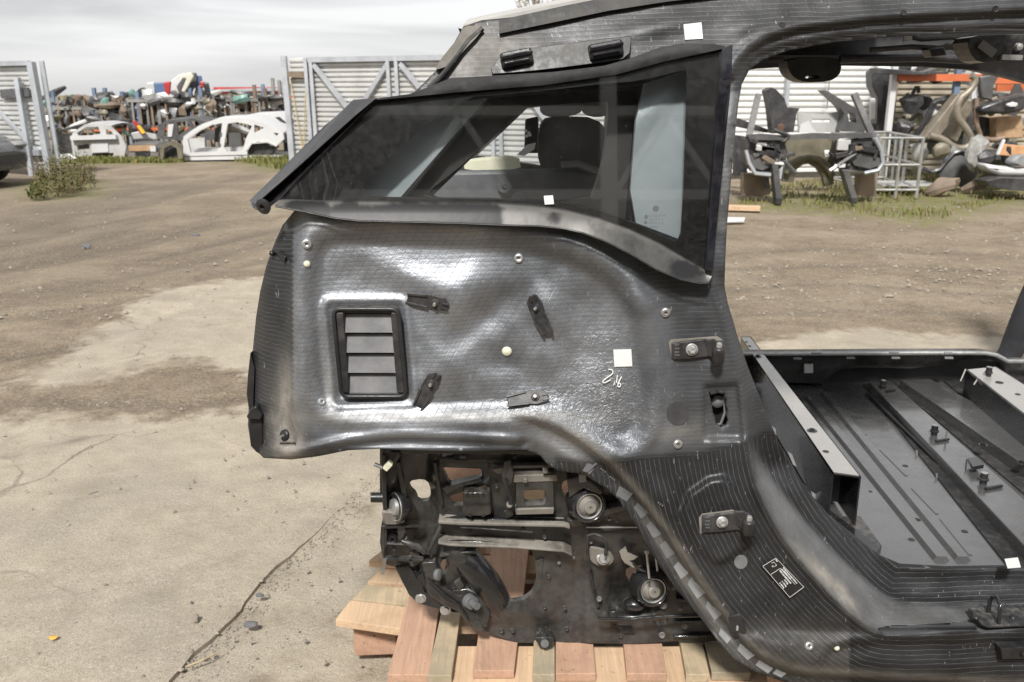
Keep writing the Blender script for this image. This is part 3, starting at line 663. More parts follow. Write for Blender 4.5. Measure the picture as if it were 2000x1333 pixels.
# ---- trims round the window
TRIMU = [(735, 193), (800, 184), (850, 165), (880, 153), (950, 149), (1080, 141), (1180, 129), (1240, 112), (1290, 93), (1330, 85), (1395, 86), (1420, 92), (1406, 97), (1300, 120), (1200, 147), (1060, 167), (900, 180), (735, 196)]
plate('upper_trim', densify(TRIMU, 14), lambda P: YGp(P[:, 1]) + .004 - .012 * np.exp(-((pl_dist(P, [(735, 195), (900, 172), (1060, 156), (1200, 137), (1300, 108), (1410, 92)])[0]) / 16) ** 2), .07, paint('matt_black_trim', (.018, .018, .019), .62, 0, .3, .05, spec=.25), car, step=12, smooth=50)
b = MB()
b.prism([at(1410, 95, YGp(95) - .012), at(1432, 86, YGp(86) - .018), at(1429, 160, YGp(160) - .018), at(1393, 531, YGp(531) - .018), at(1378, 527, YGp(527) - .012)], (0, .07, 0))
b.obj('pillar_trim', M_GLOSSBLK, car, bevel=.003)
BELT = [(546, 391), (700, 392), (960, 395), (1040, 400), (1100, 408), (1170, 425), (1230, 447), (1290, 475), (1340, 505), (1384, 530), (1391, 538), (1384, 553), (1366, 553), (1330, 546), (1282, 526), (1230, 495), (1180, 470), (1140, 455), (1100, 446), (1050, 441), (1000, 440), (900, 436), (700, 431), (655, 426), (600, 414), (536, 402)]
plate('belt_strip', densify(BELT, 12), lambda P: YGp(P[:, 1]) + .004 - (.009 + .0155 * sstep(1090, 1230, P[:, 0])) * sstep(0, 60, pl_dist(P, GL[7:])[0]), .022, M_BELT, car, step=12, smooth=50,
      attrs={'dirt': lambda P: .0 + .62 * sstep(975, 1000, P[:, 0]) + .7 * sstep(575, 545, P[:, 0]) + G(P, 650, 400, 14, 30, .35) + G(P, 725, 405, 25, 30, .35) + G(P, 985, 420, 8, 40, .5) + .5 * np.exp(-(pl_dist(P, GL[7:])[0] / 5) ** 2) - G(P, 1345, 525, 22, 12, .8) - G(P, 1085, 425, 9, 9, .4)})
b = MB(); b.tube([at(p[0], p[1], YGp(p[1]) - .0065 - .0145 * float(sstep(1090, 1230, np.array(p[0])))) for p in [(538, 403), (600, 415), (655, 427), (700, 432), (900, 437), (1000, 441), (1050, 442), (1100, 447), (1140, 456), (1180, 471), (1230, 496), (1282, 527), (1330, 547), (1366, 554), (1384, 553)]], .0022, 6)
b.obj('belt_lip', M_BLKC, car, 60)
yt = YB(300)
b = MB()
b.prism([at(736, 193, yt - .035), at(693, 195, yt + .0), at(640, 240, yt + .02), at(560, 320, yt + .03), at(487, 394, yt + .03), at(490, 405, yt + .01), at(512, 418, yt - .035), at(522, 408, yt - .04), at(545, 391, yt - .035)], (0, .05, .0))
b.obj('spoiler_trim', M_GLOSSBLK, car, bevel=.004)
b = MB(); b.prism([at(486, 393, yt + .02), at(690, 195, yt + .0), at(735, 192, yt - .038), at(694, 226, yt - .042), at(560, 346, yt - .042), at(497, 401, yt - .036)], (0, .03, .0))
b.obj('spoiler_edge', paint('spoiler_grey_edge', (.05, .05, .054), .45, 0, .1, .05), car, bevel=.003)
b = MB(); b.lathe([(.004, 0), (.014, .0), (.016, .006), (.010, .010), (.006, .010), (.004, .004)], at(517, 402, yt - .045), (-.3, -.9, -.25), 16); b.obj('clip', M_BLKC, car, 50)
# roof skin edge, weathered seam and rear corner
b = MB()
for i, (x0, y0, x1, y1) in enumerate([(905, 50, 975, 37)]):
    pass
RT = [(903, 48), (975, 30), (1100, 2), (1190, -18), (1300, -40), (1500, -66), (1800, -88), (2140, -104)]
RB = [(975, 66), (1100, 38), (1190, 19), (1300, -2), (1500, -24), (1800, -50), (2140, -66)]
plate('roof_gutter_strip', densify([(974, 40), (1100, 12), (1190, -6), (1300, -26), (1500, -50), (1800, -70), (2140, -86), (2140, -64), (1800, -46), (1500, -20), (1300, 4), (1190, 21), (1100, 40), (975, 66)], 25), lambda P: YB(P[:, 1]) - .012, .02, M_RUBBER, car, step=20)
ROOF_N = [(905, 48), (975, 32), (1100, 6), (1190, -13), (1300, -35), (1500, -60), (1800, -82), (2140, -98)]
near = [at(x, y, YB(y) + .012) for x, y in ROOF_N]
def roof_pt(p, t):
    q = p.copy(); q.y = p.y + t * 1.22; q.z = p.z + .055 * math.sin(math.pi * t) - .02 * t; return q
b = MB(); NR = 14; m = len(near)
vs = [roof_pt(p, k / NR) for k in range(NR + 1) for p in near]
vs2 = [v - Vector((0, 0, .028)) for v in vs]
fs = [(k * m + i, k * m + i + 1, (k + 1) * m + i + 1, (k + 1) * m + i) for k in range(NR) for i in range(m - 1)]
N0 = len(vs)
b.add(vs + vs2, fs + [tuple(N0 + q for q in f[::-1]) for f in fs] + [(i + 1, i, N0 + i, N0 + i + 1) for i in range(m - 1)] + [(NR * m + i, NR * m + i + 1, N0 + NR * m + i + 1, N0 + NR * m + i) for i in range(m - 1)]
      + [(k * m, (k + 1) * m, N0 + (k + 1) * m, N0 + k * m) for k in range(NR)])
b.obj('roof', paint('roof_weathered_white', (.50, .49, .46), .5, 0, .2, .2), car, 40)
b = MB(); vs = [roof_pt(p, k / NR) - Vector((0, 0, .034)) for k in range(NR + 1) for p in near]
b.add(vs + [v - Vector((0, 0, .012)) for v in vs], [tuple(q for q in f) for f in fs] + [tuple(N0 + q for q in f[::-1]) for f in fs]); b.obj('roof_lining', M_ROOFIN, car, 40)
plate('corner_strip', smoothpl([(905, 50), (942, 52), (938, 66), (905, 100), (880, 128), (848, 138), (858, 120), (880, 92), (897, 72)], 1), lambda P: YB(P[:, 1]) - .014, .03, M_DUSTY, car, step=10)
b = MB(); b.tube([at(942, 56, YB(56) - .01), at(915, 80, YB(80) - .01), at(890, 115, YB(115) - .01), at(862, 150, YB(150) - .012), at(838, 172, YB(172) - .012)], .006, 6); b.obj('corner_seal', M_RUBBER, car, 60)
b = MB(); b.tube([at(903, 62, 1.9), at(898, 56, 1.89), at(902, 66, 1.9)], .004, 5); b.obj('torn_clip', M_RUBBER, car)
# ---- grommet plate with two cable pass-throughs
gp = plate('grommet_plate', smoothpl([(949, 146), (986, 101), (1080, 88), (1230, 70), (1234, 73), (1229, 114), (1180, 122), (1080, 135), (1000, 143)], 1), lambda P: YB(P[:, 1]) - .020, .012, M_BLK, car, step=18, bevel=.002)
for (x0, y0, x1, y1) in ((978, 120, 1040, 108), (1150, 104, 1216, 92)):
    c = MB(); a = at(x0, y0, YB(y0) - .028); e = at(x1, y1, YB(y1) - .028)
    c.bar(a, e, .022, .030, (0, 0, 1)); o = c.obj('cable_pass', M_BLKC, gp, bevel=.006)
    c = MB(); dv = Vector((0, -.0105, .006)); c.bar(a + dv, e + dv, .010, .007); dv = Vector((0, -.0115, -.006)); c.bar(a + dv + (e - a) * .1, a + dv + (e - a) * .9, .010, .005); c.obj('cable_guide', M_GLOSSBLK, gp, bevel=.002)

# ---- pressure relief vent
def rq(c, r):
    o = []; n = len(c)
    for i in range(n):
        p = np.array(c[i], float); a = np.array(c[i - 1], float) - p; b_ = np.array(c[(i + 1) % n], float) - p
        a = a / np.hypot(*a) * r; b_ = b_ / np.hypot(*b_) * r
        for t in (0, .25, .5, .75, 1): o.append(tuple(p + a * (1 - t) ** 2 + b_ * t ** 2))
    return o
vp = rq([(646, 600), (780, 600), (798, 779), (664, 779)], 17)
vi = [(672, 612), (763, 612), (775, 769), (682, 769)]
vt = plate('relief_vent', vp, lambda P: YS(P) * 0 + YB(690) + .008, .022, M_BLK, car, holes=[vi], step=None, bevel=.003)
b = MB(); yv = YB(690) + .004; pts = [at(x, y, yv) for x, y in rq([(650, 604), (777, 604), (794, 775), (667, 775)], 15)]; b.tube(pts + pts[:2], .0042, 8, False); b.obj('vent_rim', M_BLKC, vt, 60)
for xa, xb, xc, xd in ((656, 670, 682, 668), (764, 776, 790, 777)):
    b = MB(); b.prism([at(xa, 611, yv), at(xb, 611, yv), at(xc, 768, yv), at(xd, 768, yv)], (0, .012, 0)); b.obj('vent_side', M_BLK, vt, bevel=.002)
for i in range(4):
    f0 = i / 4; f1 = (i + 1) / 4
    xl0 = 672 + 10 * f0; xr0 = 763 + 12 * f0; xl1 = 672 + 10 * f1; xr1 = 763 + 12 * f1; ya = 612 + 157 * f0; yb_ = 612 + 157 * f1
    b = MB(); b.prism([at(xl0 + 1, ya + 1.5, yv + .016), at(xr0 + 1, ya + 1.5, yv + .016), at(xr1 + 1, yb_ - 1.2, yv + .004), at(xl1 - 2, yb_ - 1.2, yv + .004)], (0, .003, 0)); b.obj('flap', M_FLAP, vt, 30)

# ---- rivet nuts, plugs, studs and clips
NUTM = MB(); NUTM.lathe([(.0032, -.004), (.0032, .0030), (.0060, .0042), (.0088, .0036), (.0098, .0018), (.0104, 0), (.0104, -.004)], (0, 0, 0), (0, -1, 0), 20)
def nut_at(px, py, s=1.0, mat=M_STEEL, off=.001):
    o = MB(); n = nrm(px, py); q = on(px, py, off)
    o.lathe([(.0030 * s, -.004), (.0030 * s, .0030), (.0058 * s, .0042), (.0086 * s, .0036), (.0096 * s, .0018), (.0104 * s, .0002), (.0104 * s, -.004)], q, n, 20); return o.obj('rivet_nut', mat, car, 50)
for x, y in ((599, 477), (1013, 505), (1300, 611), (1324, 868)): nut_at(x, y)
nut_at(628, 785, .8, M_ALU); nut_at(1580, 1262, .95)
def plug(px, py, r, mat, h=.004, name='plug'):
    o = MB(); o.lathe([(0.0001, h), (r * .6, h * .9), (r * .9, h * .5), (r, 0), (r, -.004)], on(px, py, .0008), nrm(px, py), 24); return o.obj(name, mat, car, 60)
plug(600, 516, .0068, M_PLUG); plug(990, 687, .0105, M_PLUG, .006); plug(1634, 1266, .0062, M_PLUG, .006)
def conform(name, poly, mat, off=.0015, step=6, th=.003):
    return plate(name, densify(poly, step), lambda P: YS(P) - off, th, mat, car, step=step, smooth=60)
def disc(px, py, r): return [(px + r * math.cos(a), py + r * 1.05 * math.sin(a)) for a in np.linspace(0, 2 * math.pi, 25)[:-1]]
conform('patch', disc(1324, 808, 22), M_PATCH); conform('patch', disc(1447, 1098, 13), M_PAD); conform('patch', disc(1040, 861, 11), M_PAD, .0008)
CLIPM = [(-.020, -.009), (.004, -.011), (.013, -.008), (.016, .0), (.013, .009), (.002, .010), (-.020, .007)]
def clip(px, py, ang, s=1.42):
    """arm reaching out at angle ang (picture plane, degrees) from a round head with a pale stud"""
    n = nrm(px, py); q = on(px, py, .001); ax = Vector((math.cos(R(ang)), 0, math.sin(R(ang)))); ax = (ax - n * ax.dot(n)).normalized(); by = n.cross(ax)
    o = MB(); o.prism([q + ax * (x * 1.25 * s) * -1 + by * (y * s) for x, y in [(-.032, -.0085), (-.006, -.0115), (.010, -.010), (.0155, -.002), (.0145, .008), (.002, .0105), (-.010, .0078), (-.033, .0072)]], n * .006)
    c = o.obj('clip', M_BLK, car, bevel=.0015)
    for rib, hh in (([(-.033, -.0088), (-.010, -.0115), (-.010, -.0085), (-.033, -.006)], .004), ([(-.034, .0045), (-.008, .0062), (-.008, .009), (-.034, .0072)], .004), ([(.008, -.003), (.0155, -.003), (.0155, -.0005), (.008, -.0005)], .003), ([(.008, .004), (.0155, .004), (.0155, .0065), (.008, .0065)], .003)):
        o = MB(); o.prism([q + n * .006 + ax * (x * 1.25 * s) * -1 + by * (y * s) for x, y in rib], n * hh); o.obj('clip_rib', M_BLK, c, bevel=.0006)
    o = MB(); o.lathe([(.0035, .012), (.0042, .009), (.0075, .0085), (.0088, .006)], q, n, 16); o.obj('clip_boss', M_BLK, c, 50)
    o = MB(); o.lathe([(.0001, .018), (.0030, .0175), (.0036, .016), (.0036, .006)], q, n, 12); o.obj('stud', M_STEEL, c, 50)
clip(851, 591, 172); clip(1049, 601, -62); clip(842, 749, -118); clip(1046, 777, 190)
def stud(px, py, dz=.0):
    n = nrm(px, py); q = on(px, py, .001); o = MB()
    o.lathe([(.008, .006), (.0115, .004), (.0125, 0), (.0125, -.003)], q, n, 16); c = o.obj('stud_base', M_BLKC, car, 50)
    o = MB(); o.tube([q, q + n * .016 + Vector((0, 0, -.004))], [.0036, .0028], 8); o.obj('stud', M_STEEL, c, 50)
stud(557, 850); stud(1441, 1218)
o = MB(); q = on(1440, 1222, .001); n = nrm(1440, 1222); o.prism([on(x, y, .001) for x, y in ((1424, 1200), (1446, 1196), (1458, 1232), (1436, 1243), (1428, 1228))], n * .008); o.obj('stud_block', M_BLKC, car, bevel=.002)
o = MB(); o.prism([on(x, y, .002) for x, y in ((536, 490), (548, 489), (560, 500), (557, 513), (548, 502))], (0, -.008, 0)); o.obj('lamp_tab', M_BLKC, car, bevel=.002)
o = MB(); o.lathe([(.0001, .012), (.005, .010), (.0062, .005), (.005, 0)], on(534, 494, .002), (-.2, -1, 0), 12); o.obj('ball_stud', M_BLKC, car, 60)
# bracket on the very tail
b = MB(); b.prism([at(x, y, 1.83) for x, y in ((486, 808), (505, 806), (512, 822), (514, 860), (517, 894), (500, 884), (489, 872), (485, 830))], (0, .05, 0)); bb = b.obj('tail_bracket', M_BLKC, car, bevel=.003)
b = MB(); b.prism([at(x, y, 1.815) for x, y in ((481, 814), (490, 800), (500, 795), (512, 812), (509, 819), (484, 819))], (0, .06, 0)); b.obj('bracket_lip', M_BLKC, bb, bevel=.002)
b = MB(); b.prism([at(x, y, 1.86) for x, y in ((489, 690), (497, 720), (494, 800), (486, 800), (482, 770), (484, 735))], (0, .06, 0)); b.obj('lamp_seat_edge', M_BLKC, bb)

# ---- hinges
def hinge(px, py, stamp):
    """bracket plate bolted at (px,py) with a pivot barrel to its right"""
    n = Vector((0, -1, .04)).normalized(); y0 = ys(px, py) - .002
    P_ = lambda dx, dy, o=0: at(px + dx, py + dy, y0 - o)
    b = MB(); b.prism([P_(-40, -14), P_(-40, 18), P_(-8, 17), P_(30, 12), P_(48, 20), P_(56, 10), P_(48, -16), P_(20, -22), P_(-10, -18)], (0, -.008, 0)); h = b.obj('hinge', M_BLK, car, bevel=.002)
    b = MB(); b.prism([P_(24, -20, .008), P_(30, 10, .008), P_(50, 18, .03), P_(58, 12, .034), P_(54, -14, .034), P_(44, -20, .024)], (0, .007, 0)); b.obj('hinge_arm', M_BLK, h, bevel=.002)
    q = P_(52, 8, .032); b = MB(); b.lathe([(.006, .014), (.010, .013), (.0125, .010), (.013, -.014), (.011, -.018), (.004, -.018)], q, (0, -.1, 1), 20); b.obj('hinge_barrel', M_BLKC, h, 40)
    b = MB(); b.lathe([(.0001, .0245), (.0045, .024), (.0062, .021), (.0062, .012), (.0078, .012), (.0078, .008)], q, (0, -.1, 1), 6); b.obj('hinge_pin', M_STEEL, h, 30)
    q = P_(0, 0, .008); b = MB(); b.lathe([(.0125, .001), (.0125, .003), (.0110, .0042)], q, (0, -1, .1), 24); b.lathe([(.0085, .004), (.0085, .0095), (.0070, .0112), (.004, .0112), (.0036, .009)], q, (0, -1, .1), 6); b.obj('hinge_bolt', M_ALU, h, 30)
    b = MB()
    for k, dy in enumerate((-9, -2, 5, 11)):
        for j in range(3): b.box(P_(-26 - j * 3.0 + (k % 2), dy, .0085), (.0018, .0006, .0032))
    b.obj('stamped_code', M_PAD, h)
hinge(1351, 683, 'a'); hinge(1410, 1020, 'b')
b = MB(); b.prism([on(x, y, -.004) for x, y in ((1305, 668), (1310, 662), (1400, 656), (1412, 664), (1330, 668), (1318, 700), (1312, 706))], (0, -.0055, 0)); b.obj('sealer_bead', M_DUSTY, car)
b = MB(); b.prism([on(x, y, -.004) for x, y in ((1364, 1010), (1370, 1002), (1430, 994), (1450, 1003), (1442, 1010), (1428, 1002), (1378, 1008), (1374, 1040), (1366, 1040))], (0, -.0055, 0)); b.obj('sealer_bead', M_DUSTY, car)
# pocket behind the torn hole in the pillar
b = MB(); b.prism([at(x, y, 1.80) for x, y in ((1375, 755), (1432, 755), (1432, 850), (1375, 850))], (0, .01, 0)); b.obj('pocket', M_DARK, car)
b = MB(); b.tube([at(1415, 770, 1.775), at(1416, 805, 1.775), at(1408, 828, 1.775), at(1395, 832, 1.775)], .0035, 8); b.lathe([(.0001, .006), (.012, .003), (.014, 0)], at(1402, 785, 1.78), (0, -1, 0), 16); b.obj('latch', M_PAD, car, 50)

# ---- labels, data plate and marker writing
def quad(name, c, mat, off=.0012, parent=None, th=.0006):
    P4 = [on(x, y, off) for x, y in c]; n = (P4[1] - P4[0]).cross(P4[3] - P4[0]).normalized()
    if n.y > 0: n = -n
    b = MB(); b.prism(P4, n * th); return b.obj(name, mat, parent or car)
conform('white_sticker', ((1335, 48), (1370, 44), (1373, 76), (1338, 78)), M_WHITE, .0025, 6, .0022)
conform('white_sticker', ((1198, 684), (1233, 683), (1235, 716), (1200, 717)), M_WHITE, .003, 6, .0025)
b = MB(); b.prism([at(x, y, YGp(y) - .0012) for x, y in ((1062, 383), (1080, 382), (1082, 399), (1064, 400))], (0, .001, 0)); b.obj('glass_sticker', M_WHITE, car)
pl = quad('data_plate', ((1487, 1105), (1515, 1088), (1573, 1148), (1543, 1170)), M_PLATE, .007)
def text_on(body, c, dirx, diry, size, name, mat, parent, depth=.0002, align='LEFT', bold=0.0):
    cu = bpy.data.curves.new(name, 'FONT'); cu.body = body; cu.size = size; cu.extrude = depth; cu.offset = bold; cu.resolution_u = 2; cu.align_x = align
    tmp = bpy.data.objects.new(name, cu); COL.objects.link(tmp)
    dg = bpy.context.evaluated_depsgraph_get(); me = bpy.data.meshes.new_from_object(tmp.evaluated_get(dg)); bpy.data.objects.remove(tmp)
    dx = Vector(dirx).normalized(); dy = Vector(diry); dy = (dy - dx * dy.dot(dx)).normalized(); dz = dx.cross(dy)
    M = Matrix((dx, dy, dz)).transposed().to_4x4(); M.translation = Vector(c)
    me.transform(M); vs = [v.co.copy() for v in me.vertices]; fs = [tuple(p.vertices) for p in me.polygons]
    return mesh_obj(name, vs, fs, mat, parent)
# plate text reads up-side-down-left in the photograph: baseline runs from lower right to upper left
qa, qb, qc, qd = [on(x, y, .0082) for x, y in ((1487, 1105), (1515, 1088), (1573, 1148), (1543, 1170))]
def plq(s, t): return qa + (qb - qa) * t + (qd - qa) * s + (qa - qb + qc - qd) * s * t       # s along the long side, t across
ex = (qa - qd); ey = (qa - qb)
ex = (qd - qa); ey = (qb - qa)
for txt, s, t, sz in (("BAYERISCHE MOTOREN WERKE AG", .31, .86, .0030), ("e1*2007/46*1173*", .32, .73, .0042), ("WBY1Z210807V43535", .32, .58, .0042), ("1710 kg", .56, .42, .0042), ("1- 710 kg", .56, .26, .0042), ("2- 960 kg", .56, .11, .0042), ("TYP", .05, .84, .004), ("11", .13, .44, .005)):
    text_on(txt, plq(s, t), ex, ey, sz, 'plate_text', M_PRINT, pl, bold=.00012)
b = MB()
for s0, t0, s1, t1 in ((.03, .04, .97, .04), (.03, .96, .97, .96), (.03, .04, .03, .96), (.97, .04, .97, .96), (.29, .08, .29, .72), (.29, .72, .8, .72), (.08, .55, .08, .7), (.08, .7, .18, .7), (.18, .55, .18, .7)):
    b.bar(plq(s0, t0), plq(s1, t1), .0006, .0006, (0, -1, 0))
b.obj('plate_lines', M_PRINT, pl)
# hand-written marker digits "2 1/6"
def stroke(pts, name='marker_writing'):
    q = smoothpl(pts, 2, False); b = MB(); b.tube([on(x, y, .0035) for x, y in q], .0011, 5); return b
b = MB()
for pts in ([(1188, 722), (1196, 722), (1198, 730), (1184, 739), (1176, 746), (1180, 749), (1193, 742)], [(1206, 733), (1204, 748)], [(1201, 746), (1199, 752)], [(1214, 736), (1208, 748), (1206, 756), (1212, 756), (1212, 749), (1206, 749)]):
    q = smoothpl(pts, 2, False); b.tube([on(x, y, .0055) for x, y in q], .0011, 5)
b.obj('marker_writing', M_CHALK, car)
# printing on the glass
gy = YGp(430) - .0022
for txt, x, y, s in (("A-101101/TZW", 1265, 424, .0055), ("43R-001616", 1268, 431, .0055), ("WYJ1R 0110", 1267, 438, .0055), ("001561", 1270, 445, .005)):
    text_on(txt, at(x, y, gy), (1, 0, 0), (0, .08, 1), s, 'glass_marking', M_PAD, car)
b = MB(); b.lathe([(.0050, .0002), (.0062, .0002), (.0062, 0), (.0050, 0)], at(1281, 408, gy), (0, -1, 0), 20)
for k in range(4): b.bar(at(1281, 408, gy), at(1281 + 5 * math.cos(k * 1.571), 408 + 5 * math.sin(k * 1.571), gy), .0006, .0003)
b.lathe([(.0034, .0002), (.0042, .0002), (.0042, 0), (.0034, 0)], at(1262, 424, gy), (0, -1, 0), 14); b.lathe([(.0026, .0002), (.0034, .0002), (.0034, 0), (.0026, 0)], at(1261, 435, gy), (0, -1, 0), 14)
b.obj('glass_emblem', M_PAD, car)
# ---- acoustic pads along the arch flange
for k, q in enumerate([((1148, 905), (1163, 912), (1152, 927), (1138, 920)), ((1210, 950), (1236, 965), (1224, 980), (1203, 968)), ((1246, 983), (1268, 1002), (1252, 1014), (1238, 992)), ((1272, 1019), (1292, 1044), (1276, 1052), (1262, 1028)), ((1300, 1058), (1318, 1082), (1302, 1092), (1288, 1066)),
                       ((1325, 1098), (1345, 1120), (1330, 1132), (1316, 1108)), ((1350, 1128), (1378, 1158), (1362, 1170), (1343, 1142)), ((1382, 1175), (1410, 1200), (1396, 1212), (1378, 1186)), ((1408, 1228), (1428, 1248), (1420, 1258), (1404, 1240)), ((1446, 1258), (1475, 1280), (1460, 1290), (1440, 1270)), ((1483, 1290), (1510, 1306), (1500, 1316), (1476, 1300)), ((1516, 1308), (1536, 1316), (1526, 1324), (1510, 1316))]):
    conform('foam_pad', q, M_PADW if 5 <= k else M_PAD, .0018, 5, .003)
for x, y in ((1174, 916), (1192, 932), (1286, 982)):
    b = MB()
    for k in range(3): b.box(on(x + k * 4, y + k * 3, .004), (.003, .0005, .004))
    b.obj('stamped_code', M_PAD, car)
b = MB(); n = nrm(1165, 915); b.bar(on(1146, 922, .004), on(1165, 905, .004), .004, .0015, n); b.obj('flange_rib', M_PAD, car)
for x, y in ((1528, 49), (1765, 26), (1944, 18)):
    b = MB(); b.lathe([(.0001, .0), (.0045, .0), (.006, .0012), (.0062, 0)], on(x, y, .0005), nrm(x, y), 14); b.obj('blind_hole', M_DARK, car)
b = MB(); b.bar(on(1335, 972, .004), on(1408, 928, .004), .004, .004, (0, -1, 0)); 
# ---- latch striker on the sill ledge
b = MB(); lz = at(1945, 1205, 1.745).z + .008
c = atz(1955, 1208, lz)
b.prism([atz(x, y, lz) for x, y in ((1890, 1192), (1930, 1186), (2060, 1184), (2075, 1222), (1930, 1228), (1915, 1222))], (0, 0, .006)); st = b.obj('striker_plate', M_BLK, car, bevel=.002)
b = MB(); a0 = atz(1930, 1196, lz + .006); a1 = atz(1950, 1218, lz + .006)
b.tube([a0, a0 + Vector((0, 0, .030)), a0 + Vector((.004, -.002, .042)), a0.lerp(a1, .5) + Vector((0, 0, .050)), a1 + Vector((0, .004, .042)), a1 + Vector((0, 0, .030)), a1], .0045, 8); b.obj('striker_loop', M_GLOSSBLK, st, 60)
for x, y in ((1906, 1206), (1978, 1206), (2040, 1204)):
    b = MB(); b.lathe([(.0001, .004), (.006, .0035), (.008, 0)], atz(x, y, lz + .006), (0, 0, 1), 12); b.obj('striker_screw', M_BLKC, st, 50)
b = MB(); b.prism([at(x, y, 1.68) for x, y in ((1955, 1268), (2010, 1264), (2060, 1262), (2060, 1286), (1958, 1288))], (0, .03, 0)); b.lathe([(.0001, .008), (.004, .007), (.005, 0)], at(1996, 1276, 1.68), (0, -1, 0), 12); b.obj('sill_clip', M_BLKC, car, bevel=.002)
# ================================================================ inside and behind: floor, sills, far side, roof bow
FZ = .36
def slabz(name, poly, z, th, mat, parent=car, bevel=0, smooth=30):
    b = MB(); b.prism([atz(x, y, z) for x, y in poly], (0, 0, -th)); return b.obj(name, mat, parent, smooth, bevel=bevel)
floor = slabz('floor_pan', [(1380, 735), (2200, 735), (2500, 900), (2300, 1150), (1640, 1150), (1380, 900)], FZ, .012, M_FLOOR)
# pressed beads in the floor, running across the car
def beadz(name, p0, p1, wd, ht, z=FZ, mat=M_FLOOR, parent=floor):
    a = atz(*p0, z); e = atz(*p1, z); d = (e - a).normalized(); r = d.cross(Vector((0, 0, 1)))
    b = MB(); pr = [(-wd, 0), (-wd * .55, ht), (wd * .55, ht), (wd, 0)]
    v = [q + r * x + Vector((0, 0, h - .001)) for q in (a, e) for x, h in pr]
    b.add(v, [(0, 1, 5, 4), (1, 2, 6, 5), (2, 3, 7, 6), (0, 3, 2, 1), (4, 5, 6, 7)]); return b.obj(name, mat, parent, 30)
beadz('floor_bead', (1582, 780), (1838, 1095), .022, .012); beadz('floor_bead', (1612, 772), (1880, 1095), .022, .012)
beadz('floor_bead', (1720, 880), (1770, 930), .006, .004); beadz('floor_bead', (1782, 955), (1830, 1005), .006, .004); beadz('floor_bead', (1838, 1015), (1895, 1085), .007, .004); beadz('floor_bead', (1625, 775), (1690, 850), .006, .004)
def beam(name, tl, tr, bl, br, ztop, zbot, mat, parent=car, bevel=.004):
    """box beam across the car from its four top corners (far left, far right, near left, near right)"""
    a, b_, c, d = [atz(*p, ztop) for p in (tl, tr, bl, br)]
    m_ = MB(); dn = Vector((0, 0, zbot - ztop)); m_.prism([a, b_, d, c], dn); return m_.obj(name, mat, parent, bevel=bevel)
M_BEAMSHEEN = paint('beam_top_sky_sheen', (.46, .445, .42), .34, .3, .06, .04, coat=.4, bump=0)  # sky reflection on top of the black beams, put into a pale colour
# rear seat beam: open channel seen from its end
def channel(name, tl, tr, bl, br, zt, zb, mat, th=.004):
    a, b_, c, d = [atz(*p, zt) for p in (tl, tr, bl, br)]; dn = Vector((0, 0, zb - zt)); m_ = MB()
    w = (d - c).normalized() * th
    m_.prism([a, b_, d, c], (0, 0, -th))
    m_.prism([a, c, c + dn, a + dn], w); m_.prism([b_ - w, d - w, d + dn - w, b_ + dn - w], w)
    o = m_.obj(name, mat, car, bevel=0); b2 = MB(); k = .10
    b2.prism([c + (a - c) * k + w, d + (b_ - d) * k - w, b_ - w, a + w], dn * .98); b2.obj('beam_inside', M_DARK, o); return o
sb = channel('seat_beam', (1447, 658), (1466, 658), (1626, 925), (1682, 932), .515, .37, M_ECOAT)
a, b_, c, d = [atz(*p, .5165) for p in ((1448, 659), (1465, 659), (1628, 922), (1678, 929))]
m_ = MB(); m_.prism([a, b_, d, c], (0, 0, -.0012)); m_.obj('seat_beam_sheen', M_BEAMSHEEN, sb)
def ringz(px, py, z, r, mat=M_ECOAT, parent=sb, name='bush'):
    b = MB(); b.lathe([(r * .35, .001), (r * .4, .005), (r * .62, .006), (r * .66, .002), (r, .002), (r * 1.05, 0)], atz(px, py, z), (0, 0, 1), 18); return b.obj(name, mat, parent, 40)
ringz(1480, 697, .5165, .015); ringz(1586, 842, .5165, .015)
def holez(px, py, z, r, sx=1.0, parent=floor):
    b = MB(); c_ = atz(px, py, z + .0008); b.add([c_ + Vector((math.cos(t) * r * sx, math.sin(t) * r, 0)) for t in np.linspace(0, 2 * math.pi, 15)[:-1]], [tuple(range(14))]); return b.obj('hole', M_DARK, parent)
holez(1613, 882, .5166, .010, .9, sb); holez(1458, 668, .5166, .008, .8, sb); holez(1464, 676, .5166, .009, .8, sb)
for x, y in ((1682, 815), (1768, 910), (1884, 1038), (1660, 918), (1792, 1015), (1780, 1054), (1735, 980), (1665, 882), (1700, 960)): holez(x, y, FZ, .006 if y < 1000 and x not in (1768,) else .009)
# cross members to the right
cm = beam('cross_member', (1700, 748), (1738, 742), (2090, 1160), (2200, 1150), .40, FZ, M_FLOOR)
beam('cross_member', (1758, 742), (1815, 740), (2150, 1010), (2300, 1000), .405, FZ, M_FLOOR)
fb = beam('front_beam', (1886, 722), (1945, 716), (2120, 905), (2240, 900), .50, FZ, M_ECOAT)
m_ = MB(); m_.prism([atz(*p, .502) for p in ((1890, 722), (1943, 717), (2238, 899), (2124, 903))], (0, 0, -.0012)); m_.obj('front_beam_sheen', M_BEAMSHEEN, fb)
m_ = MB()
m_.bar(atz(1912, 737, .503), atz(1955, 730, .503), .004, .003); m_.bar(atz(1912, 737, .503), atz(1902, 752, .48), .004, .003); m_.bar(atz(1886, 722, .503), atz(1876, 745, .47), .004, .003); m_.obj('bracket_edge', M_BEAMSHEEN, fb)
holez(1952, 747, .503, .014, 1, fb); holez(1988, 770, .503, .009, 1, fb)
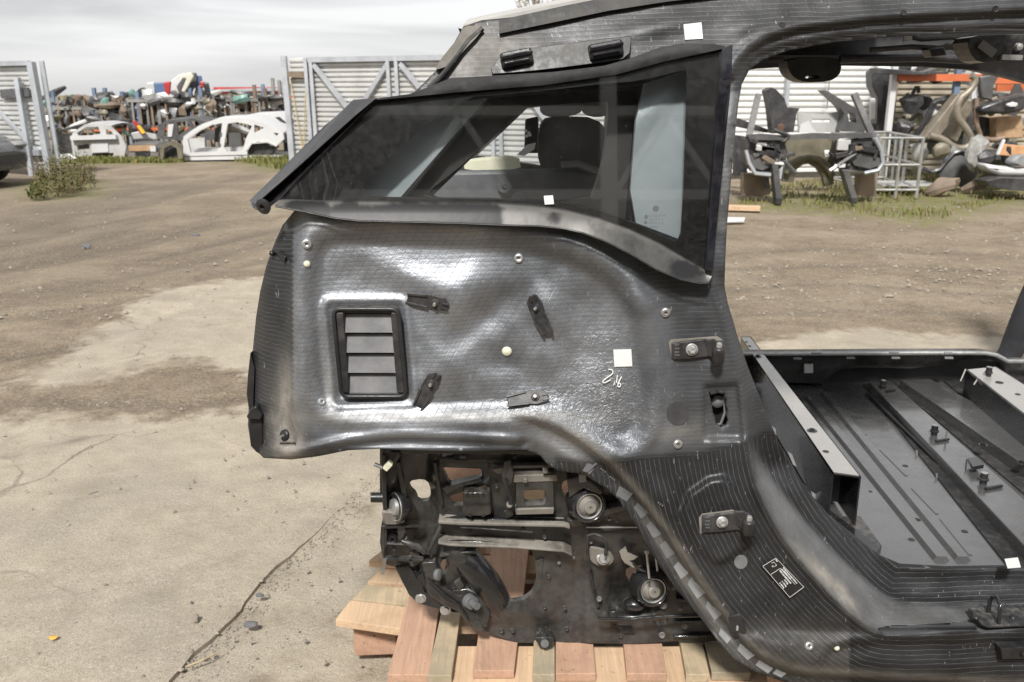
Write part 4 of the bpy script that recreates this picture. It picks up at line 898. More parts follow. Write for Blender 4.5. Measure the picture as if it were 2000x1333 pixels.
# dark gaps beside the members
for p in (((1686, 751), (1701, 748), (2088, 1162), (2012, 1160)), ((1738, 744), (1757, 742), (2150, 1012), (2085, 1035)), ((1840, 742), (1884, 728), (2120, 915), (2080, 930))):
    b = MB(); b.prism([atz(x, y, FZ + .0045) for x, y in p], (0, 0, -.004)); b.obj('floor_gap', M_DARK, car)
b = MB(); b.tube([atz(1693, 768, FZ + .012), atz(1850, 920, FZ + .012), atz(2010, 1085, FZ + .012)], .006, 8); b.obj('pipe', M_BLKC, car, 60)
for x, y in ((1790, 880), (1829, 925)):
    b = MB(); q = atz(x, y, FZ + .016); b.bar(q, q + Vector((.004, -.004, -.03)), .006, .003); b.obj('pipe_clip', M_PAD, car)
def mount(px, py, z, par):
    q = atz(px, py, z); b = MB(); b.lathe([(.004, .034), (.010, .034), (.011, .018), (.014, .016), (.014, .012), (.010, .010), (.010, 0)], q, (0, 0, 1), 16); o = b.obj('seat_mount', M_BLKC, par, 40)
    b = MB(); b.lathe([(.006, .001), (.010, .001), (.010, 0), (.006, 0)], q + Vector((0, 0, .034)), (0, 0, 1), 14); b.obj('mount_ring', M_ALU, o)
mount(1724, 760, .40, cm); mount(1824, 850, .40, cm); mount(1920, 945, .40, cm); mount(1930, 735, .502, fb)
for x0, y0, x1, y1 in ((1730, 765, 1748, 762), (1828, 862, 1853, 858), (1925, 955, 1957, 949)):
    b = MB(); b.bar(atz(x0, y0, .405), atz(x1, y1, .405), .008, .006); b.obj('bracket_edge', M_BLKC, cm)
b = MB(); q = [atz(x, y, .425) for x, y in ((1890, 895), (1908, 892), (1922, 908), (1900, 912))]; b.prism(q, (0, 0, -.012)); b.bar(atz(1888, 897, .425), atz(1886, 918, .40), .004, .004); b.bar(atz(1908, 892, .425), atz(1907, 905, .405), .004, .004); b.obj('wire_bracket', M_ECOAT, cm, bevel=.001)
for x, y in ((1847, 862), (1963, 838)):
    b = MB(); q = atz(x, y, .40); b.bar(q, q + Vector((0, 0, .035)), .005, .003); b.obj('upright_tab', M_PAD, cm)
ringz(1920, 870, .41, .014, M_ECOAT, cm); ringz(1995, 905, .41, .014, M_ECOAT, cm)
# light slots low on the beam, seen between beam and pillar
for q in ((1506, 832, 1516, 850), (1538, 882, 1556, 912), (1535, 920, 1552, 950), (1584, 960, 1596, 980)):
    x0, y0, x1, y1 = q; b = MB(); b.prism([at(x0, y0, 2.35), at(x0 + 9, y0 + 6, 2.35), at(x1, y1, 2.35), at(x1 - 7, y1 - 4, 2.35)], (0, .004, 0)); b.obj('pale_tag', M_PADW, car)
slabz('rear_floor_step', [(1380, 850), (1475, 850), (1625, 1000), (1720, 1070), (1640, 1150), (1380, 1000)], .375, .02, M_ECOAT)
slabz('rear_bulkhead_foot', [(1623, 1010), (1680, 1008), (1722, 1066), (1690, 1085), (1640, 1050)], .372, .012, M_ECOATD)

# ---- far sill and far side frame (the other side of the car)
FY = 3.42
FS_OUT = [(1430, 690), (1492, 690), (1800, 688), (1925, 688), (1945, 692), (1968, 705), (2000, 706), (2200, 706), (2200, 760), (1970, 752), (1960, 712), (1935, 703), (1875, 703), (1855, 712), (1780, 720), (1680, 718), (1640, 722), (1620, 735), (1608, 750), (1540, 748), (1430, 748)]
fs = plate('far_sill', densify(FS_OUT, 30), lambda P: FY - .06 * sstep(706, 692, P[:, 1]), .05, M_ECOATD, car, step=16, smooth=50)
plate('far_sill_back', [(1430, 700), (2200, 705), (2200, 800), (1430, 800)], FY + .06, .03, M_DARK, car)
b = MB(); b.tube([at(1430, 692, FY - .062), at(1800, 690, FY - .062), at(1925, 690, FY - .062), at(1946, 694, FY - .062), at(1968, 706, FY - .062), at(2200, 707, FY - .062)], .009, 8); b.obj('far_sill_seal', M_ALU, fs, 60)
for x in (1544, 1630, 1714, 1796): b = MB(); b.lathe([(.0001, .001), (.007, .001), (.008, 0)], at(x, 707, FY - .005), (0, -1, 0), 12); b.obj('hole', M_DARK, fs)
for x0, x1, y in ((1550, 1566, 701), (1586, 1604, 691), (1654, 1670, 700), (1742, 1758, 700), (1846, 1862, 700), (1738, 1756, 690), (1845, 1860, 690)):
    b = MB(); b.prism([at(x0, y - 1.5, FY - .075), at(x1, y - 1.5, FY - .075), at(x1, y + 1.5, FY - .075), at(x0, y + 1.5, FY - .075)], (0, .01, 0)); b.obj('pale_tag', M_PADW, fs)
b = MB(); b.prism([at(1571, 712, FY - .02), at(1588, 712, FY - .02), at(1588, 729, FY - .02), at(1571, 729, FY - .02)], (0, .015, 0)); b.obj('white_sticker', M_WHITE, fs)
slabz('sill_label', [(1962, 1092), (1988, 1089), (1994, 1108), (1968, 1110)], at(1978, 1100, 1.80).z + .012, .001, M_WHITE)
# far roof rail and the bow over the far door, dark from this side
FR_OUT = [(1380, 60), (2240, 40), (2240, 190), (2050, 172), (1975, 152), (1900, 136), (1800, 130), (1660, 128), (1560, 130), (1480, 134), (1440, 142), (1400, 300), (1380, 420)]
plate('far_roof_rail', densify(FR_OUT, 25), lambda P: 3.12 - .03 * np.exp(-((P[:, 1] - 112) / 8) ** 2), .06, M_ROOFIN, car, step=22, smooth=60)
con = plate('overhead_console', smoothpl([(1536, 112), (1640, 112), (1645, 128), (1640, 148), (1620, 160), (1575, 162), (1553, 154), (1540, 138)], 1), 2.75, .10, M_BLKC, car, holes=[smoothpl([(1576, 148), (1600, 147), (1600, 153), (1572, 154)], 1)], bevel=.004)
b = MB(); b.tube([at(1640, 116, 2.72), at(1800, 113, 2.72), at(1900, 118, 2.72)], .012, 8); b.obj('headliner_rail', M_BLKC, car, 60)
hb = MB(); hb.prism([at(x, y, 2.3) for x, y in smoothpl([(1888, 75), (1920, 68), (2060, 66), (2060, 112), (1960, 120), (1912, 124), (1894, 104)], 1)], (0, .08, 0)); hb = hb.obj('roof_bracket', M_ECOATD, car, bevel=.004)
b = MB(); b.bar(at(1955, 112, 2.29), at(1995, 113, 2.29), .012, .012); b.lathe([(.0001, .012), (.008, .01), (.01, 0)], at(1988, 92, 2.29), (0, -1, 0), 12); b.obj('bracket_bolt', M_ALU, hb)
b = MB(); b.bar(at(1914, 85, 2.29), at(1942, 106, 2.29), .006, .02); b.obj('bracket_rib', M_PAD, hb)
for pts, r in (([(1700, 98), (1780, 92), (1840, 95), (1880, 88)], .008), ([(1770, 72), (1800, 78), (1860, 74), (1890, 80)], .006), ([(1820, 100), (1850, 90), (1870, 96), (1890, 92)], .008), ([(1500, 118), (1530, 116)], .008)):
    b = MB(); b.tube([at(x, y, 2.55) for x, y in pts], r, 6); b.obj('cable', M_RUBBER, car, 60)
b = MB(); b.prism([at(x, y, 2.5) for x, y in ((1815, 96), (1845, 92), (1850, 108), (1820, 112))], (0, .05, 0)); b.obj('connector', M_ECOATD, car, bevel=.003)
b = MB(); b.bar(at(1765, 74, 2.5), at(1780, 72, 2.5), .01, .02); b.obj('bright_clip', M_ALU, car)
# far rear quarter with its own window opening, seen through the glass
FQ_OUT = [(860, 120), (1400, 80), (1385, 770), (1385, 785), (900, 785), (840, 640), (760, 420), (820, 300)]
FQ_IN = [(1030, 212), (1090, 205), (1186, 199), (1176, 320), (1150, 338), (930, 306), (990, 250)]
plate('far_quarter', densify(FQ_OUT, 40), 3.02, .05, paint('far_carbon', (.05, .05, .05), .5, 0, .2, .1), car, holes=[densify(FQ_IN, 30)], step=50)
# pieces standing inside the cabin
def soft(name, poly, Y, th, mat, parent=car, it=2, bevel=.01):
    b = MB(); b.prism([at(x, y, Y) for x, y in smoothpl(poly, it)], (0, th, 0)); return b.obj(name, mat, parent, 40, bevel=bevel)
M_SEAT = paint('seat_cloth', (.10, .10, .105), .8, 0, .2, .05)
sx = soft('rear_seat', [(1052, 236), (1090, 228), (1190, 232), (1190, 345), (1085, 345), (1050, 330)], 2.75, .10, M_SEAT)
soft('headrest', [(1056, 196), (1138, 190), (1140, 226), (1056, 232)], 2.72, .08, M_SEAT, sx); soft('headrest', [(1136, 190), (1196, 186), (1196, 228), (1140, 230)], 2.74, .08, M_SEAT, sx)
b = MB(); b.prism([at(x, y, 2.70) for x, y in ((1026, 234), (1052, 228), (1052, 300), (1024, 300))], (0, .05, 0)); o = b.obj('side_bolster', M_BLKC, car, bevel=.006)
for x, y in ((1027, 256), (1033, 260), (1029, 266), (1035, 264)): b = MB(); b.lathe([(.0001, .002), (.0045, .0015), (.005, 0)], at(x, y, 2.70), (0, -1, 0), 8); b.obj('white_spot', M_WHITE, o)
soft('foam_block', [(905, 318), (940, 312), (1014, 308), (1018, 334), (908, 335)], 2.6, .10, M_FOAM, it=1)
b = MB(); b.prism([at(x, y, 2.62) for x, y in ((1010, 303), (1030, 284), (1046, 280), (1044, 292), (1024, 305))], (0, .02, 0)); b.obj('white_strap', M_WHITE, car)
soft('rear_trim_panel', [(780, 338), (1120, 330), (1180, 345), (1180, 480), (780, 480)], 2.45, .04, paint('grey_trim_panel', (.13, .135, .14), .5, 0, .2, .12), it=0)
for x, y, r in ((985, 365, .017), (1012, 388, .015)):
    b = MB(); b.lathe([(.0001, .01), (r * .3, .012), (r * .45, .006), (r, .006), (r * 1.15, 0)], at(x, y, 2.44), (0, -1, .2), 20); b.obj('seat_bolt', M_PAD, car, 40)
b = MB(); b.tube([at(1096, 322, 2.43), at(1130, 320, 2.43), at(1168, 335, 2.43)], .009, 8); b.obj('pale_tube', M_PADW, car, 60)
plate('near_bulkhead', [(560, 470), (1400, 560), (1470, 800), (1330, 860), (700, 840), (600, 700)], 1.90, .02, M_DARK, car)

# ================================================================ rear module (black steel and aluminium under the carbon panel)
def YM(P): return 1.855 + .095 * sstep(880, 1150, P[:, 1])
def ym(x, y): return float(YM(np.array([[x, y]]))[0])
RO = [(742, 846), (1120, 846), (1250, 930), (1330, 1020), (1420, 1150), (1500, 1235), (1490, 1252), (1412, 1250), (1372, 1256), (1330, 1252), (1240, 1258), (1165, 1257), (1080, 1256), (1010, 1256), (962, 1240), (940, 1228), (912, 1200), (888, 1196), (860, 1188), (822, 1176), (800, 1162), (786, 1138), (772, 1108), (750, 1102), (742, 1060), (744, 1030), (750, 1000), (742, 960)]
RH = [smoothpl([(798, 940), (826, 935), (840, 945), (842, 978), (816, 982), (812, 966), (800, 956)], 1), rq([(862, 913), (940, 916), (942, 932), (878, 946)], 4), rq([(876, 970), (950, 947), (952, 962), (938, 988), (884, 988)], 4), [(860, 881), (886, 882), (886, 893), (862, 893)],
      smoothpl([(922, 1066), (1034, 1062), (1047, 1100), (1048, 1142), (1034, 1168), (1000, 1178), (982, 1176), (968, 1140), (950, 1118), (936, 1100)], 1), smoothpl([(862, 1094), (874, 1092), (874, 1122), (858, 1120)], 1), smoothpl([(1097, 942), (1112, 936), (1130, 938), (1128, 962), (1110, 980), (1098, 964)], 1),
      rq([(1022, 958), (1064, 956), (1066, 985), (1024, 987)], 6), smoothpl([(1222, 1108), (1262, 1104), (1248, 1136), (1232, 1142), (1222, 1128)], 1), [(1290 + 16 * math.cos(t), 1210 + 14 * math.sin(t)) for t in np.linspace(0, 2 * math.pi, 17)[:-1]]]
def YRM(P):
    x, y = P[:, 0], P[:, 1]; Y = YM(P)
    d, s, _ = pl_dist(P, [(852, 880), (858, 950), (866, 990), (858, 1020), (840, 1060), (826, 1100)]); Y += .018 * sstep(-6, 14, d * s) * (y < 1110) - .008 * np.exp(-(d / 6) ** 2)
    Y += G(P, 830, 930, 24, 34, .03) + G(P, 875, 1120, 26, 44, -.02, .4) - .022 * np.exp(-((pl_dist(P, [(890, 1085), (920, 1110), (946, 1150), (975, 1185)])[0]) / 20) ** 2)
    Y += -.014 * sstep(0, 5, x - 1143) * sstep(1028, 1033, y)
    Y += G(P, 1222, 1158, 34, 34, .06) - G(P, 1178, 1150, 10, 40, .010) - G(P, 1225, 1205, 40, 9, .014) - .012 * np.exp(-((x - 1010) / 80) ** 2 - ((y - 1205) / 14) ** 2) + G(P, 1030, 1215, 40, 14, .012)
    Y += -.010 * sstep(0, 4, 930 - x) * sstep(1020, 1030, y) * (y < 1104) * (x < 850)
    for yy in (1176, 1186, 1240): Y += -.008 * np.exp(-((y - yy) / 3.5) ** 2) * sstep(1310, 1322, x)
    Y += -.006 * np.exp(-((y - 1204 - (x - 1170) * -.02) / 3) ** 2) * sstep(1320, 1330, x)
    for pl_, am, sg in (([(850, 900), (855, 960), (862, 1000)], -.012, 7), ([(755, 1040), (755, 1095)], -.008, 6), ([(1143, 1030), (1143, 1255)], -.008, 4), ([(1030, 1185), (1060, 1130), (1070, 1080)], -.008, 12), ([(1055, 1250), (1100, 1200), (1130, 1120)], .010, 22), ([(1160, 1110), (1168, 1190)], -.006, 5), ([(870, 900), (1000, 905)], -.006, 6)):
        Y += am * np.exp(-(pl_dist(P, pl_)[0] / sg) ** 2)
    return Y + np.array([noise.noise(Vector((a / 60, b / 55, 7))) * .004 for a, b in P])
rm = plate('rear_module', densify(RO, 12), YRM, .02, M_ECOATD, car, holes=[densify(h, 10) for h in RH], step=9, smooth=60)
def mp(poly, name, mat, th=.03, off=.03, bevel=.002, parent=None, it=0, smooth=35):
    b = MB(); q = smoothpl(poly, it) if it else poly
    b.prism([at(x, y, ym(x, y) - off) for x, y in q], (0, th, 0)); return b.obj(name, mat, parent or rm, smooth, bevel=bevel)
def ml(prof, px, py, off, axis, mat, name, n=24, parent=None):
    b = MB(); b.lathe(prof, at(px, py, ym(px, py) - off), axis, n); return b.obj(name, mat, parent or rm, 45)
# dusty ledges
def ledge(pts, h, dep, name, mat_top=M_DUSTY):
    tp = [at(x, y, ym(x, y) - .002) for x, y in pts]; b = MB(); n = len(pts)
    fr = [p + Vector((0, -dep, -.004)) for p in tp]; lo = [p + Vector((0, 0, -h)) for p in fr]; hi = [p + Vector((0, .0, -h)) for p in tp]
    vs = tp + fr + lo + hi; fs = []
    for i in range(n - 1):
        for k in range(3): fs.append((k * n + i, k * n + i + 1, (k + 1) * n + i + 1, (k + 1) * n + i))
        fs.append((3 * n + i, 3 * n + i + 1, i + 1, i))
    fs += [(0, n, 2 * n, 3 * n), (n - 1, 4 * n - 1, 3 * n - 1, 2 * n - 1)]
    b.add(vs, fs); return b.obj(name, mat_top, rm, 25, bevel=.002)
ledge([(858, 1003), (900, 1006), (1000, 1008), (1100, 1010), (1112, 1014)], .008, .030, 'ledge'); ledge([(858, 1042), (880, 1046), (900, 1047), (1000, 1050), (1100, 1058), (1116, 1066)], .006, .036, 'ledge')
ledge([(860, 1075), (900, 1068), (930, 1066)], .006, .02, 'ledge', M_ECOATD)
b = MB(); b.bar(at(1145, 1030, ym(1145, 1030) - .03), at(1262, 1030, ym(1262, 1030) - .03), .004, .003); b.obj('panel_edge', M_ALU, rm)
# three bushings
def bushing(px, py, ax, r=.030, hx=0, cup=True):
    q = at(px, py, ym(px, py) - .045); ax = Vector(ax).normalized()
    if cup:
        b = MB(); b.lathe([(r * 1.35, -.05), (r * 1.5, -.02), (r * 1.32, .004), (r * 1.18, .006), (r * 1.02, .002), (r * 1.0, -.02)], q, ax, 28); c = b.obj('bushing_housing', M_ECOAT, rm, 50)
    else: c = rm
    b = MB(); b.lathe([(r * .92, -.03), (r * .92, .004), (r * 1.0, .005), (r * 1.02, -.02)], q, ax, 28); b.obj('bushing_sleeve', M_ALU, c, 50)
    b = MB(); b.lathe([(r * .90, -.004), (r * .78, .000), (r * .6, .006), (r * .52, .008)], q, ax, 24); b.obj('bushing_rubber', M_DUSTY, c, 50)
    b = MB(); b.lathe([(r * .10, .004), (r * .12, .014), (r * .42, .0145), (r * .50, .011), (r * .52, -.01)], q, ax, 24); b.obj('bushing_core', M_STEEL, c, 40)
bushing(1150, 988, (.25, -1, .05)); bushing(1275, 1153, (.2, -1, .1), .031)
b = MB(); b.lathe([(.02, -.03), (.034, -.01), (.036, .002), (.033, .004)], at(775, 990, ym(775, 990) - .02), (-.9, -.6, .1), 24); c = b.obj('bushing_housing', M_ECOAT, rm, 50)
b = MB(); b.lathe([(.008, .014), (.018, .012), (.02, .004), (.030, .003), (.0325, .006), (.0335, .002)], at(775, 990, ym(775, 990) - .02), (-.9, -.6, .1), 24); b.obj('bushing_core', M_ALU, c, 45)
mp([(1158, 1002), (1200, 992), (1232, 985), (1232, 996), (1190, 1006), (1160, 1016)], 'arm_web', M_ECOATD, .03, .035)
# swan-necked tube and lower arm
b = MB(); tp = smoothpl([tuple(at(x, y, Y)) for x, y, Y in ((892, 1072, 1.95), (908, 1090, 1.94), (935, 1120, 1.94), (957, 1150, 1.95), (972, 1185, 1.965), (990, 1215, 2.03))], 2, False); b.tube(tp, list(np.interp(np.linspace(0, 1, len(tp)), [0, .3, .7, 1], [.026, .036, .038, .022])), 20); b.obj('lower_tube', M_ECOAT, rm, 60)
arm = mp([(826, 1094), (850, 1094), (856, 1118), (862, 1146), (884, 1158), (904, 1164), (922, 1192), (938, 1214), (950, 1238), (930, 1236), (906, 1212), (892, 1194), (868, 1186), (838, 1164), (826, 1136)], 'lower_arm', M_ECOATD, .035, .035, .006)
mp([(834, 1104), (842, 1104), (846, 1140), (876, 1166), (898, 1180), (918, 1214), (912, 1216), (892, 1188), (868, 1176), (840, 1148)], 'arm_rib', M_ECOAT, .012, .042, .004)
mp([(880, 1155), (915, 1150), (945, 1165), (958, 1200), (950, 1228), (930, 1225), (905, 1200), (893, 1185)], 'arm_bracket', M_ECOATD, .03, .03, .004)
b = MB(); b.lathe([(.004, .010), (.009, .010), (.010, -.012), (.016, -.012), (.018, -.03)], at(928, 1182, 1.89), (.55, -.8, .1), 18); b.obj('arm_bushing', M_PAD, rm, 45)
mp([(824, 1100), (850, 1098), (856, 1120), (850, 1135), (832, 1128)], 'arm_clamp', M_ECOATD, .03, .05, .003)
b = MB(); b.lathe([(.010, .0), (.014, .004), (.014, .012), (.010, .014)], at(850, 1122, 1.895), (.9, -.4, .1), 16); b.obj('washer', M_PAD, rm, 45)
for x, y in ((822, 1168), (870, 1191)): ml([(.004, .010), (.009, .010), (.0095, .004), (.0135, .004), (.0135, 0)], x, y, .005, (0, -1, .1), M_STEEL, 'bolt', 16)
mp([(772, 1108), (800, 1106), (830, 1155), (880, 1190), (890, 1198), (860, 1192), (818, 1180), (798, 1162)], 'skid_plate', M_ECOAT, .01, .008)
for x, y, r in ((768, 1052, .016), (829, 1087, .0155)):
    ml([(r * .28, -.004), (r * .3, .010), (r * .55, .012), (r * .6, .006), (r * .95, .008), (r * 1.02, 0)], x, y, .012, (0, -1, .1), M_BLKC, 'rubber_plug', 22); ml([(.0001, .001), (r * .28, .001), (r * .3, 0)], x, y, .010, (0, -1, .1), M_DARK, 'hole', 12)
ml([(.003, .006), (.006, .006), (.007, 0)], 791, 1048, .012, (0, -1, .1), M_PAD, 'small_plug', 12)
b = MB(); b.bar(at(752, 1090, 1.90), at(828, 1092, 1.90), .016, .008); b.bar(at(800, 1085, 1.895), at(806, 1106, 1.895), .010, .006); b.obj('cross_strut', M_ECOATD, rm, bevel=.002)
b = MB(); b.bar(at(752, 1092, 1.89), at(747, 1122, 1.89), .008, .004); b.obj('rusty_strap', M_DUSTY, rm)
b = MB(); b.tube([at(785, 1057, 1.89), at(815, 1068, 1.885), at(830, 1080, 1.89)], [.005, .008, .006], 8); b.tube([at(868, 990, 1.895), at(862, 1025, 1.885), at(845, 1060, 1.885), at(835, 1082, 1.885)], .005, 8); b.obj('brace_rod', M_ECOATD, rm, 60)
b = MB(); b.lathe([(.010, .02), (.012, .02), (.012, -.02)], at(742, 972, 1.9), (-1, 0, 0), 14); b.obj('side_stub', M_BLKC, rm, 45)
mp([(745, 1000), (790, 1004), (790, 1022), (775, 1026), (748, 1024)], 'mount_shelf', M_DUSTY, .03, .04, .004)
b = MB(); b.bar(at(745, 1030, 1.875), at(822, 1026, 1.875), .008, .005); b.obj('flange_edge', M_ECOAT, rm)
b = MB(); b.bar(at(782, 885, 1.80), at(762, 914, 1.80), .014, .006); st = b.obj('drain_strap', M_ECOATD, rm, bevel=.001)
b = MB(); b.tube([at(731, 907, 1.79), at(747, 914, 1.79)], .0045, 10); b.obj('strap_pin', M_STEEL, st, 60)
b = MB(); b.bar(at(752, 916, 1.785), at(764, 903, 1.785), .018, .012); b.obj('strap_clip', M_PLUG, st, bevel=.002)
mp([(862, 955), (900, 944), (940, 934), (945, 940), (900, 952), (872, 968)], 'diagonal_brace', M_ECOATD, .012, .012, .002)
fx = mp([(905, 963), (957, 963), (960, 1004), (950, 1008), (908, 1008), (903, 1000)], 'control_box', M_ECOATD, .035, .040, .004)
b = MB(); b.bar(at(906, 985, ym(930, 985) - .041), at(957, 984, ym(930, 985) - .041), .003, .0025); b.obj('box_lid_edge', M_BLKC, fx)
for x in (913, 923, 933, 944): b = MB(); b.box(at(x, 966, ym(x, 966) - .042), (.005, .004, .005)); b.obj('box_catch', M_BLKC, fx)
for x in (918, 944): b = MB(); b.box(at(x, 1007, ym(x, 1007) - .041), (.008, .004, .005)); b.obj('box_catch', M_BLKC, fx)
fr = plate('camera_frame', rq([(1008, 942), (1080, 940), (1082, 1000), (1008, 1002)], 3), lambda P: YM(P) - .035, .03, M_ECOATD, rm, holes=[rq([(1022, 957), (1065, 955), (1067, 986), (1024, 988)], 9)], bevel=.002)
mp([(1006, 996), (1082, 994), (1082, 1004), (1007, 1006)], 'frame_sill', M_DUSTY, .03, .045, .002); mp([(1000, 930), (1088, 928), (1090, 940), (1002, 943)], 'frame_head', M_DUSTY, .02, .038, .002)
for y0 in (910, 922): mp([(1000, y0), (1070, y0 - 1), (1085, y0 + 4), (1000, y0 + 6)], 'frame_slat', M_DUSTY, .02, .03, .001)
mp([(985, 903), (997, 900), (1003, 925), (1000, 945), (992, 950), (980, 930)], 'latch_hook', M_ECOATD, .02, .05, .002); mp([(960, 918), (982, 914), (985, 926), (972, 926)], 'latch_tongue', M_DUSTY, .015, .03, .001)
b = MB(); b.tube([at(x, y, 1.81) for x, y in ((984, 935), (990, 955), (998, 972), (997, 985))], .005, 8); b.obj('latch_rod', M_BLKC, rm, 60)
ml([(.003, .004), (.007, .004), (.008, 0)], 995, 985, .04, (0, -1, .1), M_STEEL, 'latch_bolt', 12)
mp([(985, 1000), (1000, 996), (1003, 1006), (990, 1013)], 'rubber_flap', M_RUBBER, .006, .03, .0)
mp([(1130, 928), (1144, 926), (1146, 942), (1132, 944)], 'white_connector', M_PADW, .02, .05, .002); mp([(1108, 938), (1135, 930), (1160, 945), (1180, 962), (1172, 968), (1140, 955), (1112, 975)], 'bushing_web', M_ECOATD, .04, .04, .004)
# sensor, cable, brackets
sn = mp([(1150, 1070), (1165, 1072), (1190, 1078), (1200, 1090), (1195, 1102), (1178, 1108), (1160, 1102), (1150, 1090)], 'sensor_bracket', M_DUSTY, .01, .03, .002, it=1)
ml([(.0001, .010), (.010, .010), (.012, .004), (.016, .003), (.017, 0)], 1178, 1090, .03, (.1, -1, .3), M_ALU, 'sensor', 18, sn)
b = MB(); b.tube([at(x, y, 1.875) for x, y in ((1182, 1085), (1184, 1062), (1178, 1050), (1160, 1043), (1148, 1046), (1147, 1070), (1150, 1110), (1160, 1150))], .0035, 8); b.obj('sensor_cable', M_RUBBER, rm, 60)
mp([(1210, 1078), (1222, 1068), (1226, 1080), (1236, 1084), (1246, 1088), (1238, 1094), (1228, 1096), (1242, 1104), (1238, 1110), (1220, 1100), (1214, 1092)], 'tin_bracket', M_ALU, .004, .035, .0005)
b = MB(); b.tube([at(1263, 1078, 1.85), at(1268, 1130, 1.85)], .003, 8); b.lathe([(.0001, .006), (.005, .005), (.006, 0)], at(1263, 1078, 1.85), (0, -1, .1), 12); b.tube([at(1281, 1090, 1.85), at(1284, 1115, 1.85)], .0025, 8); b.obj('brake_line', M_ALU, rm, 60)
b = MB(); b.tube([at(x, y, 1.875) for x, y in ((1168, 1206), (1175, 1209), (1230, 1210), (1300, 1204), (1380, 1202))], .0045, 8); pp = b.obj('fluid_pipe', M_ECOAT, rm, 60)
mp([(1192, 1196), (1203, 1194), (1205, 1216), (1191, 1216)], 'pipe_clip', M_ECOATD, .02, .05, .002)
tb = mp([(1045, 1246), (1082, 1246), (1082, 1252), (1077, 1264), (1055, 1266), (1047, 1254)], 'tow_tab', M_ECOATD, .03, .045, .003)
b = MB(); b.lathe([(.006, .002), (.010, .002), (.010, -.002)], at(1064, 1257, 1.90), (0, -1, .3), 16); b.obj('tab_ring', M_PAD, tb)
mp([(1053, 1236), (1056, 1236), (1056, 1250), (1053, 1250)], 'tab_rib', M_ECOATD, .02, .03, 0); mp([(1072, 1236), (1075, 1236), (1075, 1250), (1072, 1250)], 'tab_rib', M_ECOATD, .02, .03, 0)
for x, y, r in ((1006, 894, .004), (1017, 887, .004), (955, 912, .003), (975, 918, .003), (970, 950, .004), (1115, 1006, .004), (1050, 1018, .004), (918, 1037, .0045), (1022, 1033, .0045), (1064, 1049, .0045), (880, 1138, .004), (979, 1232, .005), (1001, 1232, .005), (1066, 1228, .0045), (1107, 1228, .0045), (1064, 1186, .004), (1103, 1187, .004), (1072, 1126, .004), (1170, 1170, .006), (1296, 1183, .008), (1338, 1223, .007), (1293, 1241, .007), (1363, 1217, .006), (1212, 1242, .004)):
    ml([(.0001, .0012), (r * .7, .0012), (r, .003), (r * 1.25, .0)], x, y, .022 if x > 1143 and y > 1030 else .012, (0, -1, .1), M_ECOATD if r < .0055 else M_PAD, 'fastener', 10)
b = MB(); b.ball(at(1240, 1180, 1.93), (.028, .02, .016), 16, 10); b.obj('spring_dome', M_ECOAT, rm, 180)
plate('under_floor', [(742, 850), (1500, 850), (1500, 1060), (900, 1010), (742, 940)], 2.6, .05, M_DARK, rm) if False else None

# ---- the many small brackets, ribs and lines of the rear module
for nm, q, off, th, m_ in (('top_flange', [(746, 878), (1118, 881), (1118, 889), (746, 886)], .03, .03, M_ECOAT), ('side_flange', [(744, 888), (752, 888), (756, 1000), (748, 1002)], .03, .03, M_ECOAT), ('tower_rib', [(774, 905), (781, 903), (794, 968), (788, 985)], .02, .02, M_ECOAT), ('tower_rib', [(846, 905), (852, 905), (866, 985), (860, 992)], .02, .02, M_ECOAT),
                           ('gusset', [(1046, 1098), (1062, 1090), (1056, 1150), (1048, 1160)], .008, .01, M_ECOATD), ('rib', [(1322, 1170), (1402, 1176), (1402, 1181), (1322, 1176)], .03, .02, M_ECOAT), ('rib', [(1318, 1214), (1400, 1211), (1400, 1217), (1318, 1219)], .03, .02, M_ECOAT), ('rib', [(1316, 1243), (1420, 1240), (1420, 1245), (1316, 1248)], .03, .02, M_ECOAT),
                           ('slot', [(1198, 1220), (1234, 1220), (1234, 1223), (1198, 1223)], .018, .003, M_DARK), ('slot', [(1218, 1235), (1240, 1235), (1240, 1238), (1218, 1238)], .018, .003, M_DARK), ('clamp', [(886, 1140), (898, 1132), (908, 1146), (896, 1156)], .03, .03, M_ECOATD), ('tie_plate', [(748, 1034), (756, 1034), (756, 1096), (748, 1098)], .025, .02, M_ECOAT),
                           ('hook', [(776, 1030), (790, 1028), (792, 1040), (784, 1058), (778, 1056)], .03, .02, M_ECOATD), ('shelf_lip', [(860, 1012), (1112, 1018), (1112, 1022), (860, 1017)], .024, .02, M_ECOAT), ('shelf_lip', [(860, 1056), (1000, 1061), (1100, 1073), (1100, 1077), (1000, 1065), (860, 1060)], .03, .02, M_ECOAT), ('stiffener', [(1118, 900), (1124, 900), (1136, 1020), (1130, 1024)], .02, .02, M_ECOAT),
                           ('bracket', [(1108, 1018), (1132, 1014), (1140, 1026), (1118, 1030)], .03, .02, M_ECOATD), ('tab', [(1060, 914), (1070, 914), (1070, 926), (1060, 926)], .05, .01, M_DUSTY), ('tab', [(1022, 936), (1030, 936), (1030, 944), (1022, 944)], .05, .01, M_DUSTY), ('corner_plate', [(800, 1080), (816, 1076), (826, 1098), (806, 1108)], .02, .01, M_ECOATD), ('fin', [(815, 1128), (826, 1120), (832, 1140), (822, 1150)], .04, .02, M_ECOAT), ('rib', [(1150, 1120), (1155, 1118), (1172, 1186), (1166, 1190)], .022, .015, M_ECOAT)):
    mp(q, nm, m_, th, off, .0015)
